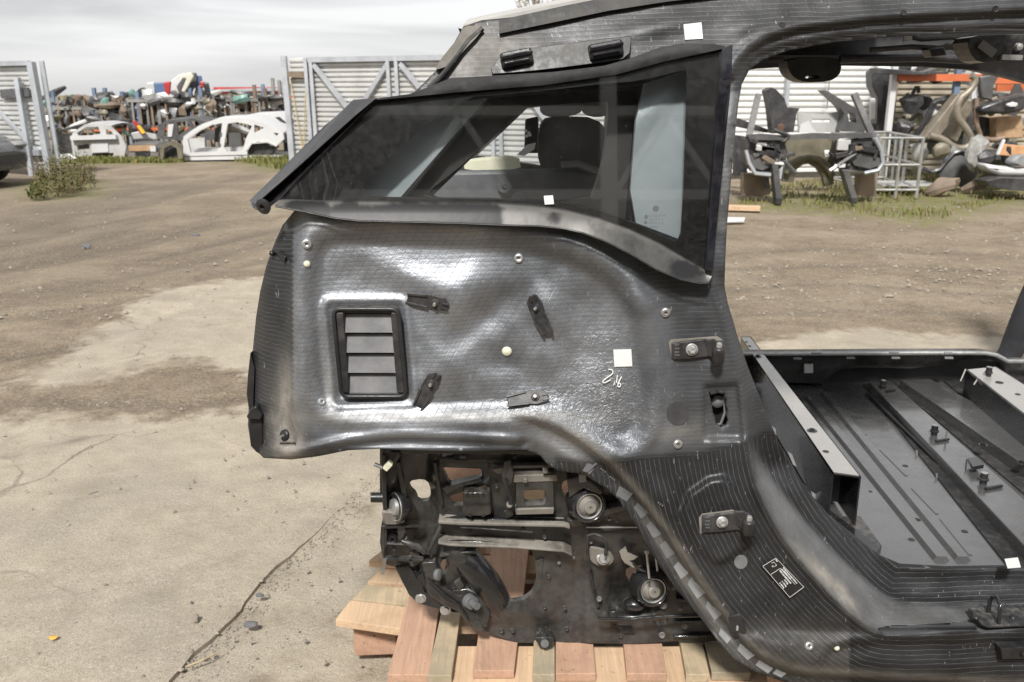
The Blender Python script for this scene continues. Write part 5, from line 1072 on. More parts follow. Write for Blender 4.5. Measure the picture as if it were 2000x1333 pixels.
for pts, r in (([(1147, 905), (1144, 930), (1142, 945)], .003), ([(870, 896), (905, 900), (950, 898)], .0035), ([(1085, 905), (1095, 925), (1092, 950)], .003), ([(756, 1062), (800, 1064), (822, 1076)], .0035), ([(1236, 1100), (1246, 1112), (1262, 1118)], .003), ([(900, 1030), (960, 1034), (1040, 1040)], .0025), ([(1290, 1000), (1270, 1018), (1240, 1022)], .004)):
    b = MB(); q = smoothpl([tuple(at(x, y, ym(x, y) - .035)) for x, y in pts], 2, False); b.tube(q, r, 6); b.obj('line', M_RUBBER, rm, 60)
for x, y, r in ((904, 893, .007), (817, 887, .005), (770, 1072, .006), (1168, 1016, .005), (1205, 1018, .004), (1190, 1014, .005), (1296, 1130, .006), (1316, 1148, .007), (1330, 1190, .006), (1390, 1196, .006), (1262, 1068, .005), (1154, 1060, .004), (1092, 1100, .004), (1120, 1090, .004)):
    ml([(.0001, .004), (r * .6, .004), (r * .7, .0015), (r, .001), (r * 1.1, 0)], x, y, .022 if x > 1143 and y > 1030 else .012, (0, -1, .1), M_PAD, 'bolt_head', 8)
# ================================================================ wooden pallets under the shell
M_W1 = wood_mat('pine_pale', (.66, .47, .305)); M_W2 = wood_mat('pine_reddish', (.54, .34, .235)); M_W3 = wood_mat('pine_grey', (.56, .44, .29), .72, .35); M_W4 = wood_mat('pine_green_stained', (.52, .42, .29), .65, .55)
ZT = .178
def board(x0, x1, xb0, xb1, y, mat, yback=2.75, z=ZT, th=.022, yb=None):
    """top board running away from the camera: front edge from pixel x0..x1 at row y, back edge drifting to xb0..xb1 at row 1160"""
    a = atz(x0, y, z); b_ = atz(x1, y, z); c = atz(xb1, 1160, z); d = atz(xb0, 1160, z)
    k = (yback - a.y) / (d.y - a.y); d = a + (d - a) * k; k = (yback - b_.y) / (c.y - b_.y); c = b_ + (c - b_) * k
    m = MB(); m.prism([a, b_, c, d], (0, 0, -th)); return m.obj('board', mat, pal, bevel=.002)
q0 = atz(1100, 1330, 0)
pal = thing('wooden_pallet', 'reddish wooden pallet with boards running away from the camera under the rear of the shell', 'pallet', (q0.x, 2.2, 0))
for a in ((757, 838, 800, 862, 1318, M_W2), (834, 882, 870, 905, 1320, M_W3), (924, 1004, 946, 1022, 1310, M_W2), (1040, 1084, 1046, 1082, 1318, M_W4), (1085, 1164, 1086, 1150, 1316, M_W2), (1224, 1303, 1208, 1276, 1316, M_W2), (1340, 1386, 1312, 1352, 1318, M_W3), (1390, 1466, 1355, 1420, 1314, M_W4), (1500, 1580, 1460, 1530, 1320, M_W2)): board(*a)
def xboard(y0, y1, xl, xr, z, th, mat, par, name='board'):
    a = atz(xl, y0, z); b_ = atz(xr, y0, z); c = atz(xr, y1, z); 
    f = a.y; bk = atz(1000, y1, z).y
    m = MB(); m.box(((a.x + b_.x) / 2, (f + bk) / 2, z - th / 2), (b_.x - a.x, abs(bk - f), th)); return m.obj(name, mat, par, bevel=.002)
ZL = ZT - .024
xboard(1338, 1262, 800, 1620, ZL, .022, M_W1, pal); xboard(1225, 1170, 850, 1560, ZL, .022, M_W1, pal); xboard(1120, 1085, 880, 1500, ZL, .022, M_W1, pal)
p = MB(); a = atz(754, 1337, ZL - .0); b_ = atz(1640, 1337, ZL)
p.box(((a.x + b_.x) / 2, a.y + .02, ZL - .05), (b_.x - a.x, .05, .055)); p.obj('stringer', M_W1, pal, bevel=.003)
for x in (790, 1150, 1500):
    m = MB(); c = atz(x, 1337, ZL); m.box((c.x, c.y + .10, .052), (.11, .14, .10)); m.obj('block', M_W2, pal, bevel=.004)
p2 = thing('wooden_pallet', 'pale wooden pallet corner with one chunky block sticking out left of the shell', 'pallet', (-.4, 2.5, 0)); pal_ = p2
zl = .146
def lboard(xa, ya, xb, yb_, xc, yc, xd, yd, mat, z=zl, th=.022):
    m = MB(); m.prism([atz(xa, ya, z), atz(xb, yb_, z), atz(xc, yc, z), atz(xd, yd, z)], (0, 0, -th)); return m.obj('board', mat, p2, bevel=.002)
lboard(655, 1210, 860, 1240, 880, 1196, 684, 1173, M_W1); lboard(688, 1170, 880, 1192, 895, 1158, 716, 1142, M_W3); lboard(718, 1136, 900, 1150, 905, 1115, 750, 1106, M_W1)
lboard(720, 1095, 920, 1110, 920, 1085, 745, 1076, M_W1, zl + .024)
m = MB(); c = atz(712, 1230, .10); e = Vector((1, .07, 0)).normalized(); M3 = Matrix(((e.x, -e.y, 0), (e.y, e.x, 0), (0, 0, 1)))
m.box((c.x + .02, c.y + .085, .058), (.115, .15, .092), M3); m.obj('block', M_W2, p2, bevel=.004)
m = MB(); m.box((c.x + .075, c.y + .075, .112), (.24, .10, .020), M3); m.obj('stringer', M_W1, p2, bevel=.003)
m = MB(); m.box((c.x + .34, c.y + .16, .058), (.12, .15, .092), M3); m.obj('block', M_W2, p2, bevel=.004)
# boards glimpsed through the openings of the rear module
for x0, x1, y0, y1, mat in ((955, 1020, 1060, 1180, M_W1),):
    m = MB(); m.prism([atz(x0, 1195, ZT - .05), atz(x1, 1195, ZT - .05), atz(1022, 1010, ZT - .05), atz(962, 1010, ZT - .05)], (0, 0, -.022)); m.obj('board', mat, pal, bevel=.002)
for y0, y1 in ((1082, 1070), (1115, 1098), (1160, 1140)):
    xboard(y0, y1, 920, 1060, ZT - .075, .022, M_W2 if y0 == 1115 else M_W1, pal)
# a third, reddish pallet leaning further back shows through the upper cut-outs
p3 = thing('wooden_pallet', 'reddish pallet glimpsed through the cut-outs of the rear module behind the other pallets', 'pallet', (-.1, 3.0, 0))
for k, (x0, x1) in enumerate(((868, 945), (1018, 1064), (1085, 1140))):
    m = MB(); a = at(x0, 1000, 2.9); b_ = at(x1, 1000, 2.9); zt = at(x0, 900, 2.9).z
    m.box(((a.x + b_.x) / 2, 2.9 + .02 * k, zt / 2), (b_.x - a.x, .022, zt)); m.obj('board', (M_W2, M_W1, M_W2)[k], p3, bevel=.002)
m = MB(); a = at(850, 960, 2.93); b_ = at(1150, 960, 2.93); m.box(((a.x + b_.x) / 2, 2.935 + .04, a.z), (b_.x - a.x, .05, .07)); m.obj('stringer', M_W1, p3, bevel=.003)

# ================================================================ small things on the ground
M_STONE = paint('stone', (.27, .24, .195), .85, 0, .3, .1, bump=.4); M_STONED = paint('dark_stone', (.13, .13, .135), .8, 0, .3, .1, bump=.4)
def rock(px, py, size, mat, label, cat='stone', name='stone', z=.01, seed=0):
    c = atz(px, py, z); b = MB(); rr = random.Random(seed); n = 10
    b.ball((0, 0, 0), (1, 1, 1), 9, 6); 
    vs = []
    for v in b.v:
        k = 1 + .28 * noise.noise(v * 1.4 + Vector((seed * 3.1, 0, 0))); vs.append(Vector((v.x * size[0], v.y * size[1], v.z * size[2])) * k + c + Vector((0, 0, size[2] * .55)))
    o = mesh_obj(name, vs, b.f, mat, None, 30); return props(o, label, cat)
rock(383, 1212, (.010, .014, .012), M_STONE, 'pale upright stone chip lying on the concrete left of the joint', seed=1)
rock(508, 1165, (.014, .008, .007), M_STONED, 'small dark lump of asphalt lying in the joint of the concrete', seed=2)
rock(490, 1222, (.022, .014, .008), M_STONED, 'flat grey stone lying right of the concrete joint', seed=3)
rock(374, 1178, (.005, .005, .004), M_STONED, 'tiny dark pebble above the pale stone chip', seed=4)
rock(205, 1142, (.008, .004, .003), M_STONE, 'small brown chip on the concrete at left', 'chip', 'chip', seed=5)
rock(1735, 580, (.05, .03, .015), M_STONE, 'pale flat stone on the dirt beyond the far sill', seed=6, z=-.01)
rock(170, 485, (.05, .04, .03), M_STONED, 'dark clod of mud at the edge of the wheel ruts', 'mud clod', 'mud_clod', seed=7, z=-.03)
rock(382, 463, (.05, .035, .025), M_STONED, 'dark clod of mud alone in the middle of the dirt track', 'mud clod', 'mud_clod', seed=8, z=-.03)
b = MB(); b.tube([atz(362, 1303, .012), atz(395, 1290, .014), atz(428, 1274, .012)], [.0022, .003, .002], 6); props(b.obj('dry_twig', paint('straw', (.42, .34, .22), .8, 0, .2, 0), None), 'pale dry twig lying beside the concrete joint', 'twig')
lf = MB(); c = atz(105, 1247, .01); pts = []
for k in range(12):
    t = 2 * math.pi * k / 12; pts.append(c + Vector((math.cos(t) * .0135, math.sin(t) * .009, .003 + .003 * math.cos(2 * t))))
lf.prism(pts, (0, 0, .0006)); lfo = lf.obj('fallen_leaf', paint('yellow_leaf', (.62, .33, .05), .6, 0, .2, 0), None); props(lfo, 'yellow orange fallen leaf lying on the concrete at lower left', 'leaf')
b = MB(); b.tube([c + Vector((.002, -.008, .003)), c + Vector((.004, -.022, .002))], .0006, 5); b.obj('leaf_stem', paint('straw', (.42, .34, .22), .8, 0, .2, 0), lfo)
b = MB(); b.tube([atz(173, 966, .012), atz(192, 960, .012)], .002, 5); props(b.obj('dark_twig', M_STONED, None), 'short dark twig on the concrete at far left', 'twig')
# loose grit
def grit(n, fn, name, s0, s1, mat, seed):
    r = random.Random(seed); vs = []; fs = []
    for i in range(n):
        x, y, z = fn(r); s = s0 * (s1 / s0) ** (r.random() ** 2.2); a = r.random() * 6.28; b = len(vs)
        for k in range(5): vs.append((x + math.cos(a + k * 1.257) * s * (.7 + .5 * r.random()), y + math.sin(a + k * 1.257) * s * (.7 + .5 * r.random()), z))
        vs.append((x, y, z + s * (.5 + .5 * r.random())))
        fs += [(b + k, b + (k + 1) % 5, b + 5) for k in range(5)]
    o = mesh_obj(name, vs, fs, mat, None, None, (0, 0, 0)); return props(o, kind='stuff')
def gnear(r):
    y = 1.75 + 6.5 * r.random() ** 1.5; x = (r.random() * 1.5 - .95) * .75 * y; return x, y, -.004 if y > 2.6 else .002
grit(3800, gnear, 'grit', .0012, .011, M_STONE, 3)
def gfar(r):
    y = 6 + 14 * r.random() ** 1.4; x = (r.random() * 1.5 - .75) * .85 * y; return x, y, -.016
grit(2600, gfar, 'gravel', .005, .024, M_STONE, 4)
def gjoint(r):
    a = JN[r.randrange(len(JN))]; return a[0] + abs(r.gauss(.015, .05)), a[1] + r.gauss(0, .02), -.012
grit(1500, gjoint, 'grit', .001, .006, M_STONE, 5)
def gright(r): p = atz(1430 + 620 * r.random(), 400 + 190 * r.random(), 0); return p.x, p.y, -.014
grit(1100, gright, 'gravel', .005, .022, M_STONE, 6)
# ================================================================ the yard behind
M_GALV = paint('galvanised_sheet', (.60, .60, .585), .45, .25, .12, .05, sc=1.5, bump=0)
M_WHITESHEET = paint('white_sheet', (.74, .74, .72), .5, 0, .06, .05, sc=1.2, bump=0)
M_TANSHEET = paint('shaded_rusty_sheet', (.36, .32, .25), .6, 0, .25, .1, sc=2, bump=0)  # shade over this stretch of fence is put into the tan, along with rust
M_POST = paint('gate_steel', (.44, .46, .49), .5, .3, .15, .08, sc=3, bump=0)
M_YELLOW = paint('yellow_strap', (.55, .38, .12), .6, 0, .2, .1)
M_BLUEST = paint('rack_blue', (.13, .185, .27), .5, 0, .25, .12, sc=2); M_BROWNST = paint('rack_rusty', (.20, .15, .11), .7, 0, .35, .15, sc=2); M_GREYST = paint('rack_grey', (.24, .235, .22), .6, .2, .25, .15, sc=2)
M_ORANGE = paint('rack_orange', (.55, .14, .05), .5, 0, .15, .08, sc=2)
def corrug(name, x0, y0, x1, y1, z0, z1, pitch, amp, mat, parent, n=5):
    """horizontally ribbed sheet between two ground points"""
    a = Vector((x0, y0, 0)); b_ = Vector((x1, y1, 0)); nd = (b_ - a).cross(Vector((0, 0, 1))).normalized()
    if nd.y > 0: nd = -nd
    k = int((z1 - z0) / pitch * n); vs = []; 
    for i in range(k + 1):
        z = z0 + (z1 - z0) * i / k; ph = (i % n) / n; o = amp * (1 if ph < .42 else (-1 if ph > .58 else 0))
        vs += [a + nd * o + Vector((0, 0, z)), b_ + nd * o + Vector((0, 0, z))]
    fs = [(2 * i, 2 * i + 1, 2 * i + 3, 2 * i + 2) for i in range(k)]
    N = len(vs); vs2 = [v - nd * .004 for v in vs]
    return mesh_obj(name, vs + vs2, fs + [tuple(q + N for q in f[::-1]) for f in fs], mat, parent)
def X(px, Y): return at(px, 300, Y).x
# ---- left gate leaf
gl = thing('yard_gate', 'ribbed galvanised gate leaf standing open at the left edge of the yard', 'gate', (X(40, 17), 17, 0))
xa, ya, xb, yb2 = X(-330, 20.5), 20.5, X(86, 16.9), 16.9
corrug('ribbed_sheet', xa, ya, xb, yb2, .12, 2.02, .088, .020, M_GALV, gl)
b = MB(); b.bar((xb + .10, yb2 - .06, 0), (xb + .02, yb2 - .06, 2.02), .16, .10, (1, 0, 0)); b.obj('post', M_POST, gl)
b = MB(); b.bar((xb - .22, yb2 + .10 - .2, 0), (xb - .30, yb2 + .0, 1.75), .12, .08, (1, 0, 0)); b.obj('post', M_POST, gl)
b = MB(); b.bar((xb + .20, yb2 + .1, 0), (xb + .13, yb2 + .1, 2.04), .05, .08, (1, 0, 0)); b.obj('post', M_POST, gl)
dl = (Vector((xa, ya, 0)) - Vector((xb, yb2, 0))).normalized(); e = Vector((xb, yb2 - .08, 0))
b = MB(); b.bar(e + dl * .1 + Vector((0, 0, .42)), e + dl * 1.1 + Vector((0, 0, 1.15)), .07, .05); b.obj('brace', M_POST, gl)
b = MB(); b.bar(e + Vector((0, 0, .42)), e + dl * 3 + Vector((0, 0, .42)), .12, .10); b.obj('bottom_rail', M_POST, gl)
b = MB(); b.bar(e + Vector((0, 0, 2.0)), e + dl * 4.5 + Vector((0, 0, 2.0)), .06, .08); b.obj('top_rail', M_POST, gl)
b = MB(); b.bar(e + dl * .12 + Vector((0, 0, 1.5)), e + dl * .95 + Vector((0, 0, 1.46)), .04, .16); b.obj('lock_plate', paint('dark_grey_steel', (.10, .10, .105), .6, 0, .2, .1), gl)
# ---- right gate leaf behind the shell
gr = thing('yard_gate', 'braced galvanised gate leaf with yellow straps standing behind the car shell', 'gate', (X(800, 17), 17, 0))
xa, ya, xb, yb2 = X(577, 17.6), 17.6, X(1300, 14.5), 14.5
corrug('ribbed_sheet', xa, ya, xb, yb2, .1, 2.12, .088, .020, M_GALV, gr)
dl = (Vector((xb, yb2, 0)) - Vector((xa, ya, 0))); Lg = dl.length; dl.normalize(); nf = Vector((dl.y, -dl.x, 0)) * .09
def gp_(s, z): return Vector((xa, ya, 0)) + dl * s + nf + Vector((0, 0, z))
b = MB(); b.bar(gp_(0, 0), gp_(-.06, 2.14), .14, .10, (1, 0, 0)); b.obj('post', M_POST, gr)
for s in (.46, .58, 2.25, 2.42, 4.3, 4.45): b = MB(); b.bar(gp_(s, .1), gp_(s - .03, 2.1), .07, .06, (1, 0, 0)); b.obj('post', M_POST, gr)
b = MB(); b.bar(gp_(.5, 2.07), gp_(Lg, 2.07), .06, .09); b.obj('top_rail', M_POST, gr)
b = MB(); b.bar(gp_(.5, .25), gp_(Lg, .25), .06, .10); b.obj('bottom_rail', M_POST, gr)
for s0, z0, s1, z1 in ((.62, 1.98, 1.75, .75), (2.22, 1.98, 1.2, .75), (2.48, 1.98, 3.3, 1.1), (4.25, 1.98, 3.4, 1.1), (4.5, 2.0, 5.8, .4)):
    b = MB(); b.bar(gp_(s0, z0), gp_(s1, z1), .05, .08); b.obj('brace', M_POST, gr)
for s0, s1 in ((.06, .26), (.42, .26)): b = MB(); b.bar(gp_(s0, 1.75), gp_(s1, .35), .012, .03); b.obj('strap', M_YELLOW, gr)
b = MB(); b.bar(gp_(0, 1.82), gp_(.45, 1.80), .05, .10); b.obj('lock_plate', M_BROWNST, gr)
# ---- white fence at right
fw = thing('sheet_fence', 'white ribbed sheet metal fence behind the wrecked car front', 'fence', (X(1550, 16.5), 16.5, 0))
corrug('ribbed_sheet', X(1330, 16.2), 16.2, X(1716, 16.8), 16.8, .1, 3.1, .105, .022, M_WHITESHEET, fw)
for px in (1526, 1700): b = MB(); b.bar((X(px, 16.3), 16.25, 0), (X(px, 16.3), 16.25, 3.1), .12, .06, (1, 0, 0)); b.obj('post', M_POST, fw)
b = MB(); b.tube([(X(1606, 16.2), 16.2, 3.0), (X(1607, 16.2), 16.2, 1.2)], .012, 5); b.obj('hanging_chain', M_GREYST, fw)
f2 = thing('sheet_fence', 'ribbed sheet fence with shade and rust in its tan colour behind the orange racking', 'fence', (X(1850, 17), 17, 0))
corrug('ribbed_sheet', X(1722, 17.0), 17.0, X(2350, 17.6), 17.6, .1, 2.6, .105, .022, M_TANSHEET, f2)
for px in (1730, 1905, 2080): b = MB(); b.bar((X(px, 17), 16.9, 0), (X(px, 17), 16.9, 2.6), .10, .06, (1, 0, 0)); b.obj('post', M_BROWNST, f2)

# ---- wrecks across the yard, each traced in its own upright plane and given a body width
M_WCAR = paint('white_primer', (.60, .60, .60), .4, 0, .06, .06, sc=2, bump=0); M_SILV = paint('silver_paint', (.60, .60, .59), .35, .3, .15, .15, sc=2, bump=0); M_GREYC = paint('grey_paint', (.10, .10, .102), .4, .2, .2, .2, sc=2, bump=0)
M_BLKCAR = paint('black_paint', (.03, .03, .033), .35, 0, .3, .2, sc=2, bump=0); M_BROWN = paint('brown_board', (.42, .27, .15), .7, 0, .2, .15, sc=3); M_KHAKI = paint('khaki_metal', (.16, .145, .10), .5, .2, .25, .2, sc=4); M_DGREY = paint('dark_grey_metal', (.042, .042, .045), .45, .2, .3, .2, sc=4)
M_RED = paint('red_paint', (.42, .035, .035), .35, 0, .15, .1, sc=2, bump=0); M_BLUEC = paint('blue_paint', (.09, .15, .28), .35, 0, .2, .1, sc=2, bump=0); M_YEL = paint('yellow_lens', (.75, .5, .05), .4, 0, .1, 0, bump=0); M_GREEN = paint('green_glass', (.16, .30, .26), .2, 0, .2, .1, bump=0); M_CARD = paint('cardboard', (.42, .27, .16), .8, 0, .2, .1)
def zz(q): return [(x * .3, 80 + y * .3) for x, y in q]
def wreck(name, label, out, holes, Y, width, mat, extra=(), cat='wrecked car', rooftop=None, floor_row=None, shear=.0):
    t = thing(name, label, cat, (at(sum(p[0] for p in out) / len(out), 300, Y).x, Y + width / 2, 0))
    plate('body_side', densify(out, 6), Y, .07, mat, t, holes=[densify(h, 5) for h in holes], bevel=0)
    plate('body_side', densify(out, 6), lambda P: P[:, 0] * 0 + Y + width - .07, .07, mat, t, holes=[densify(h, 5) for h in holes])
    if rooftop:
        b = MB()
        pts = [at(x, y, Y) for x, y in rooftop]; n = len(pts)
        vs = [p + Vector((0, .03 + (width - .06) * k / 4, .05 * math.sin(math.pi * k / 4))) for k in range(5) for p in pts]; vs2 = [v - Vector((0, 0, .03)) for v in vs]; N = len(vs)
        fs = [(k * n + i, k * n + i + 1, (k + 1) * n + i + 1, (k + 1) * n + i) for k in range(4) for i in range(n - 1)]
        b.add(vs + vs2, fs + [tuple(N + q for q in f[::-1]) for f in fs]); b.obj('roof', mat, t, 40)
    if floor_row:
        xs = [p[0] for p in out]; a = at(min(xs) + 3, floor_row, Y + .08); c = at(max(xs) - 4, floor_row, Y + .08); b = MB(); b.box(((a.x + c.x) / 2, Y + width / 2, a.z), (c.x - a.x, width - .16, .10)); b.obj('floor', mat, t)
    for nm, q, m_, dy, th in extra:
        b = MB(); b.prism([at(x, y, Y + dy) for x, y in q], (0, th, 0)); b.obj(nm, m_, t)
    return t
wreck('stripped_saloon', 'bare white saloon car body with empty door openings at the far side of the yard', zz([(1185, 780), (1190, 650), (1196, 622), (1250, 582), (1310, 545), (1400, 512), (1480, 504), (1560, 503), (1640, 512), (1730, 545), (1800, 572), (1842, 600), (1850, 640), (1800, 684), (1765, 684), (1740, 666), (1680, 655), (1640, 670), (1612, 710), (1606, 772)]),
      [zz([(1222, 645), (1300, 585), (1380, 548), (1446, 536), (1430, 690), (1410, 722), (1240, 728)]), zz([(1482, 540), (1540, 530), (1615, 545), (1640, 556), (1600, 640), (1585, 700), (1560, 722), (1480, 722), (1456, 690)]), zz([(1655, 545), (1720, 566), (1655, 600)])], 20.6, 1.5, M_WCAR,
      [('rear_seat_back', zz([(1490, 600), (1560, 600), (1570, 720), (1490, 720)]), M_WCAR, .7, .1), ('front_bulkhead', zz([(1225, 640), (1330, 630), (1335, 720), (1235, 725)]), M_SILV, .8, .08), ('seat_belt_post', zz([(1400, 570), (1430, 560), (1420, 660), (1395, 660)]), M_BLKCAR, .6, .03), ('wheel_housing', zz([(1608, 700), (1640, 668), (1740, 664), (1800, 690), (1760, 740), (1620, 745)]), M_BLKCAR, .12, .3), ('arch_lip', zz([(1600, 712), (1636, 664), (1742, 656), (1802, 684), (1798, 690), (1740, 664), (1640, 672), (1612, 714)]), M_SILV, -.03, .04), ('sill_seam', zz([(1190, 752), (1604, 742), (1604, 746), (1190, 756)]), M_GREYC, -.008, .02), ('door_hinge', zz([(1432, 600), (1444, 600), (1440, 622), (1430, 622)]), M_GREYC, -.02, .03), ('door_hinge', zz([(1424, 670), (1436, 670), (1434, 690), (1422, 690)]), M_GREYC, -.02, .03), ('a_pillar_inner', zz([(1215, 640), (1300, 575), (1385, 538), (1388, 545), (1306, 585), (1224, 646)]), M_SILV, -.01, .03), ('floor_hump', zz([(1240, 700), (1600, 690), (1600, 725), (1240, 730)]), M_SILV, .4, .3), ('dark_cabin', zz([(1300, 610), (1440, 560), (1430, 640), (1320, 650)]), M_GREYC, 1.2, .05), ('tail_lamp_hole', zz([(1780, 598), (1812, 602), (1800, 616)]), M_BLKCAR, -.012, .02)],
      rooftop=zz([(1300, 548), (1400, 512), (1480, 504), (1560, 503), (1640, 512), (1730, 545), (1800, 572), (1842, 600)]), floor_row=308)
wreck('stripped_saloon', 'second white car body with dark rear screen behind the bare white saloon body', zz([(1560, 500), (1650, 482), (1800, 475), (1880, 530), (1932, 585), (1936, 720), (1850, 735), (1840, 600), (1740, 545)]), [zz([(1790, 500), (1820, 495), (1895, 560), (1880, 572)])], 22.6, 1.5, M_WCAR,
      [('dark_rear', zz([(1840, 600), (1935, 600), (1936, 715), (1850, 732)]), M_DGREY, -.02, .1), ('rear_screen', zz([(1785, 498), (1822, 492), (1900, 560), (1880, 576)]), M_BLKCAR, .02, .03)], rooftop=zz([(1560, 500), (1650, 482), (1800, 475), (1880, 530)]))
wreck('wrecked_car', 'silver car front cut with open windows between the left gate and the brown panel', zz([(478, 770), (462, 640), (470, 602), (550, 545), (650, 540), (715, 556), (790, 625), (822, 690), (805, 768)]), [zz([(500, 600), (560, 562), (640, 560), (655, 604), (600, 615), (510, 620)]), zz([(500, 680), (580, 668), (585, 705), (505, 715)]), zz([(600, 735), (740, 730), (735, 760), (600, 764)]), zz([(690, 575), (725, 590), (770, 650), (690, 608)])], 21.2, 1.4, M_SILV,
      [('bumper_beam', zz([(455, 620), (750, 612), (755, 640), (458, 648)]), M_WCAR, -.12, .1), ('inner_panel', zz([(590, 655), (700, 650), (705, 725), (600, 730)]), M_WCAR, -.03, .05), ('dark_hole', zz([(510, 680), (575, 674), (578, 702), (512, 708)]), M_GREYC, .15, .05), ('motor_lump', zz([(575, 740), (610, 725), (745, 722), (752, 766), (700, 775), (580, 770)]), M_BLKCAR, .2, .3)], rooftop=zz([(480, 590), (550, 545), (650, 540), (715, 556)]))
wreck('wrecked_car', 'black hatchback wreck half hidden by the left gate post', zz([(340, 740), (340, 640), (380, 590), (440, 565), (520, 548), (520, 600), (470, 640), (468, 742)]), [zz([(385, 602), (450, 575), (500, 566), (500, 590), (400, 612)])], 22.4, 1.4, M_BLKCAR, [('roof_patch', zz([(430, 575), (520, 545), (640, 540), (640, 552), (520, 560)]), M_SILV, .3, .5)], rooftop=zz([(380, 590), (440, 565), (520, 548)]))
wreck('wrecked_car', 'grey car front with brown panel and empty number plate recess', zz([(832, 770), (828, 690), (850, 676), (1010, 676), (1035, 700), (1030, 775)]), [], 20.9, 1.3, M_GREYC,
      [('brown_panel', zz([(835, 682), (1008, 680), (1012, 716), (838, 720)]), M_BROWN, -.05, .05), ('headlight', zz([(975, 690), (1012, 688), (1014, 722), (980, 722)]), M_WCAR, -.08, .04), ('bumper', zz([(834, 728), (1032, 726), (1030, 768), (836, 768)]), paint('brown_grey_plastic', (.20, .175, .16), .5, 0, .15, .15), -.10, .12), ('plate_recess', zz([(880, 726), (975, 725), (975, 752), (882, 752)]), M_BLKCAR, -.115, .02)], rooftop=zz([(828, 690), (850, 676), (1010, 676), (1035, 700)]))
wreck('wrecked_car', 'black saloon wreck with pillars bare behind the white saloon body', zz([(1020, 640), (1030, 545), (1090, 520), (1180, 508), (1270, 508), (1340, 530), (1330, 560), (1240, 620), (1190, 650)]), [zz([(1075, 545), (1130, 530), (1128, 610), (1070, 620)]), zz([(1150, 530), (1215, 524), (1240, 560), (1160, 615)]), zz([(1235, 522), (1285, 524), (1300, 545), (1260, 560)])], 23.2, 1.4, M_GREYC, [('pale_pillar', zz([(1095, 545), (1130, 540), (1118, 625), (1090, 625)]), M_WCAR, -.03, .05)], rooftop=zz([(1030, 545), (1090, 520), (1180, 508), (1270, 508), (1340, 530)]))
wreck('wrecked_car', 'grey car wing with bare wheel arch in front of the white saloon body', zz([(1040, 775), (1045, 690), (1080, 665), (1130, 655), (1185, 680), (1186, 770), (1160, 770), (1150, 700), (1110, 680), (1070, 700), (1062, 775)]), [], 20.3, .5, M_KHAKI, [('dark_housing', zz([(1062, 775), (1070, 700), (1110, 680), (1150, 700), (1160, 770)]), M_BLKCAR, .2, .2)])
for nm, q, m_, Y, lab in (('car_door', [(858, 522), (876, 520), (940, 600), (915, 612)], M_RED, 21.8, 'red and yellow lamp unit standing on the scrap between silver front cut and brown panel'), ('scrap_roof', [(640, 545), (700, 516), (845, 512), (850, 540), (700, 556)], M_BLKCAR, 23.4, 'black car roof panel lying on the scrap behind the silver front cut'), ('tangled_scrap', [(850, 600), (900, 590), (1010, 610), (1020, 640), (960, 660), (870, 650)], M_SILV, 22.0, 'tangled silver metal scrap behind the brown panel'), ('axle', [(860, 640), (960, 630), (1010, 650), (1010, 668), (900, 672)], M_DGREY, 21.6, 'dark axle scrap lying behind the brown panel'), ('metal_sheet', [(355, 745), (440, 735), (500, 765), (470, 790), (360, 790)], M_SILV, 20.2, 'low silver scrap panel at the foot of the left gate post')):
    b = MB(); b.prism([at(x, y, Y) for x, y in zz(q)], (0, .12, .0)); o = b.obj(nm, m_, None, bevel=.02); props(o, lab, nm.replace('_', ' ').replace('car ', ''))
    if nm == 'car_door':
        b = MB(); b.prism([at(x, y, Y - .01) for x, y in zz([(890, 555), (905, 550), (942, 600), (925, 606)])], (0, .08, 0)); b.obj('yellow_lens', M_YEL, o); o.name = 'lamp_unit'; o['category'] = 'lamp unit'
# ---- racks with scrap
RK = [('blue and rusty rack of scrap nearest the left gate', 92, 190, 27.0, [(103, 178, M_BLUEST), (112, 190, M_GREYST), (128, 188, M_BROWNST), (150, 186, M_GREYST), (183, 172, M_BLUEST)], [(212, M_GREYST), (257, M_BROWNST)]),
      ('rack of engine scrap with a tall blue upright', 186, 258, 26.0, [(204, 172, M_BLUEST), (215, 200, M_BROWNST), (247, 180, M_BLUEST)], [(206, M_BROWNST), (254, M_ORANGE)]),
      ('rack carrying the pile of coloured panels', 250, 420, 25.5, [(268, 180, M_BLUEST), (310, 205, M_GREYST), (371, 172, M_BLUEST), (391, 168, M_BLUEST), (398, 190, M_GREYST), (418, 200, M_BROWNST)], [(197, M_GREYST), (252, M_ORANGE)]),
      ('rusty rack of scrap with upright posts behind the white body', 405, 505, 27.5, [(425, 190, M_BROWNST), (440, 192, M_BROWNST), (455, 190, M_GREYST), (480, 190, M_BROWNST), (496, 166, M_BROWNST)], [(196, M_GREYST), (225, M_GREYST)]),
      ('rack with the long red beam next to the right gate', 455, 580, 29.0, [(513, 165, M_BLUEST), (532, 153, M_GREYST), (545, 157, M_GREYST), (556, 174, M_BROWNST), (570, 180, M_GREYST)], [(191, M_ORANGE), (222, M_GREYST)])]
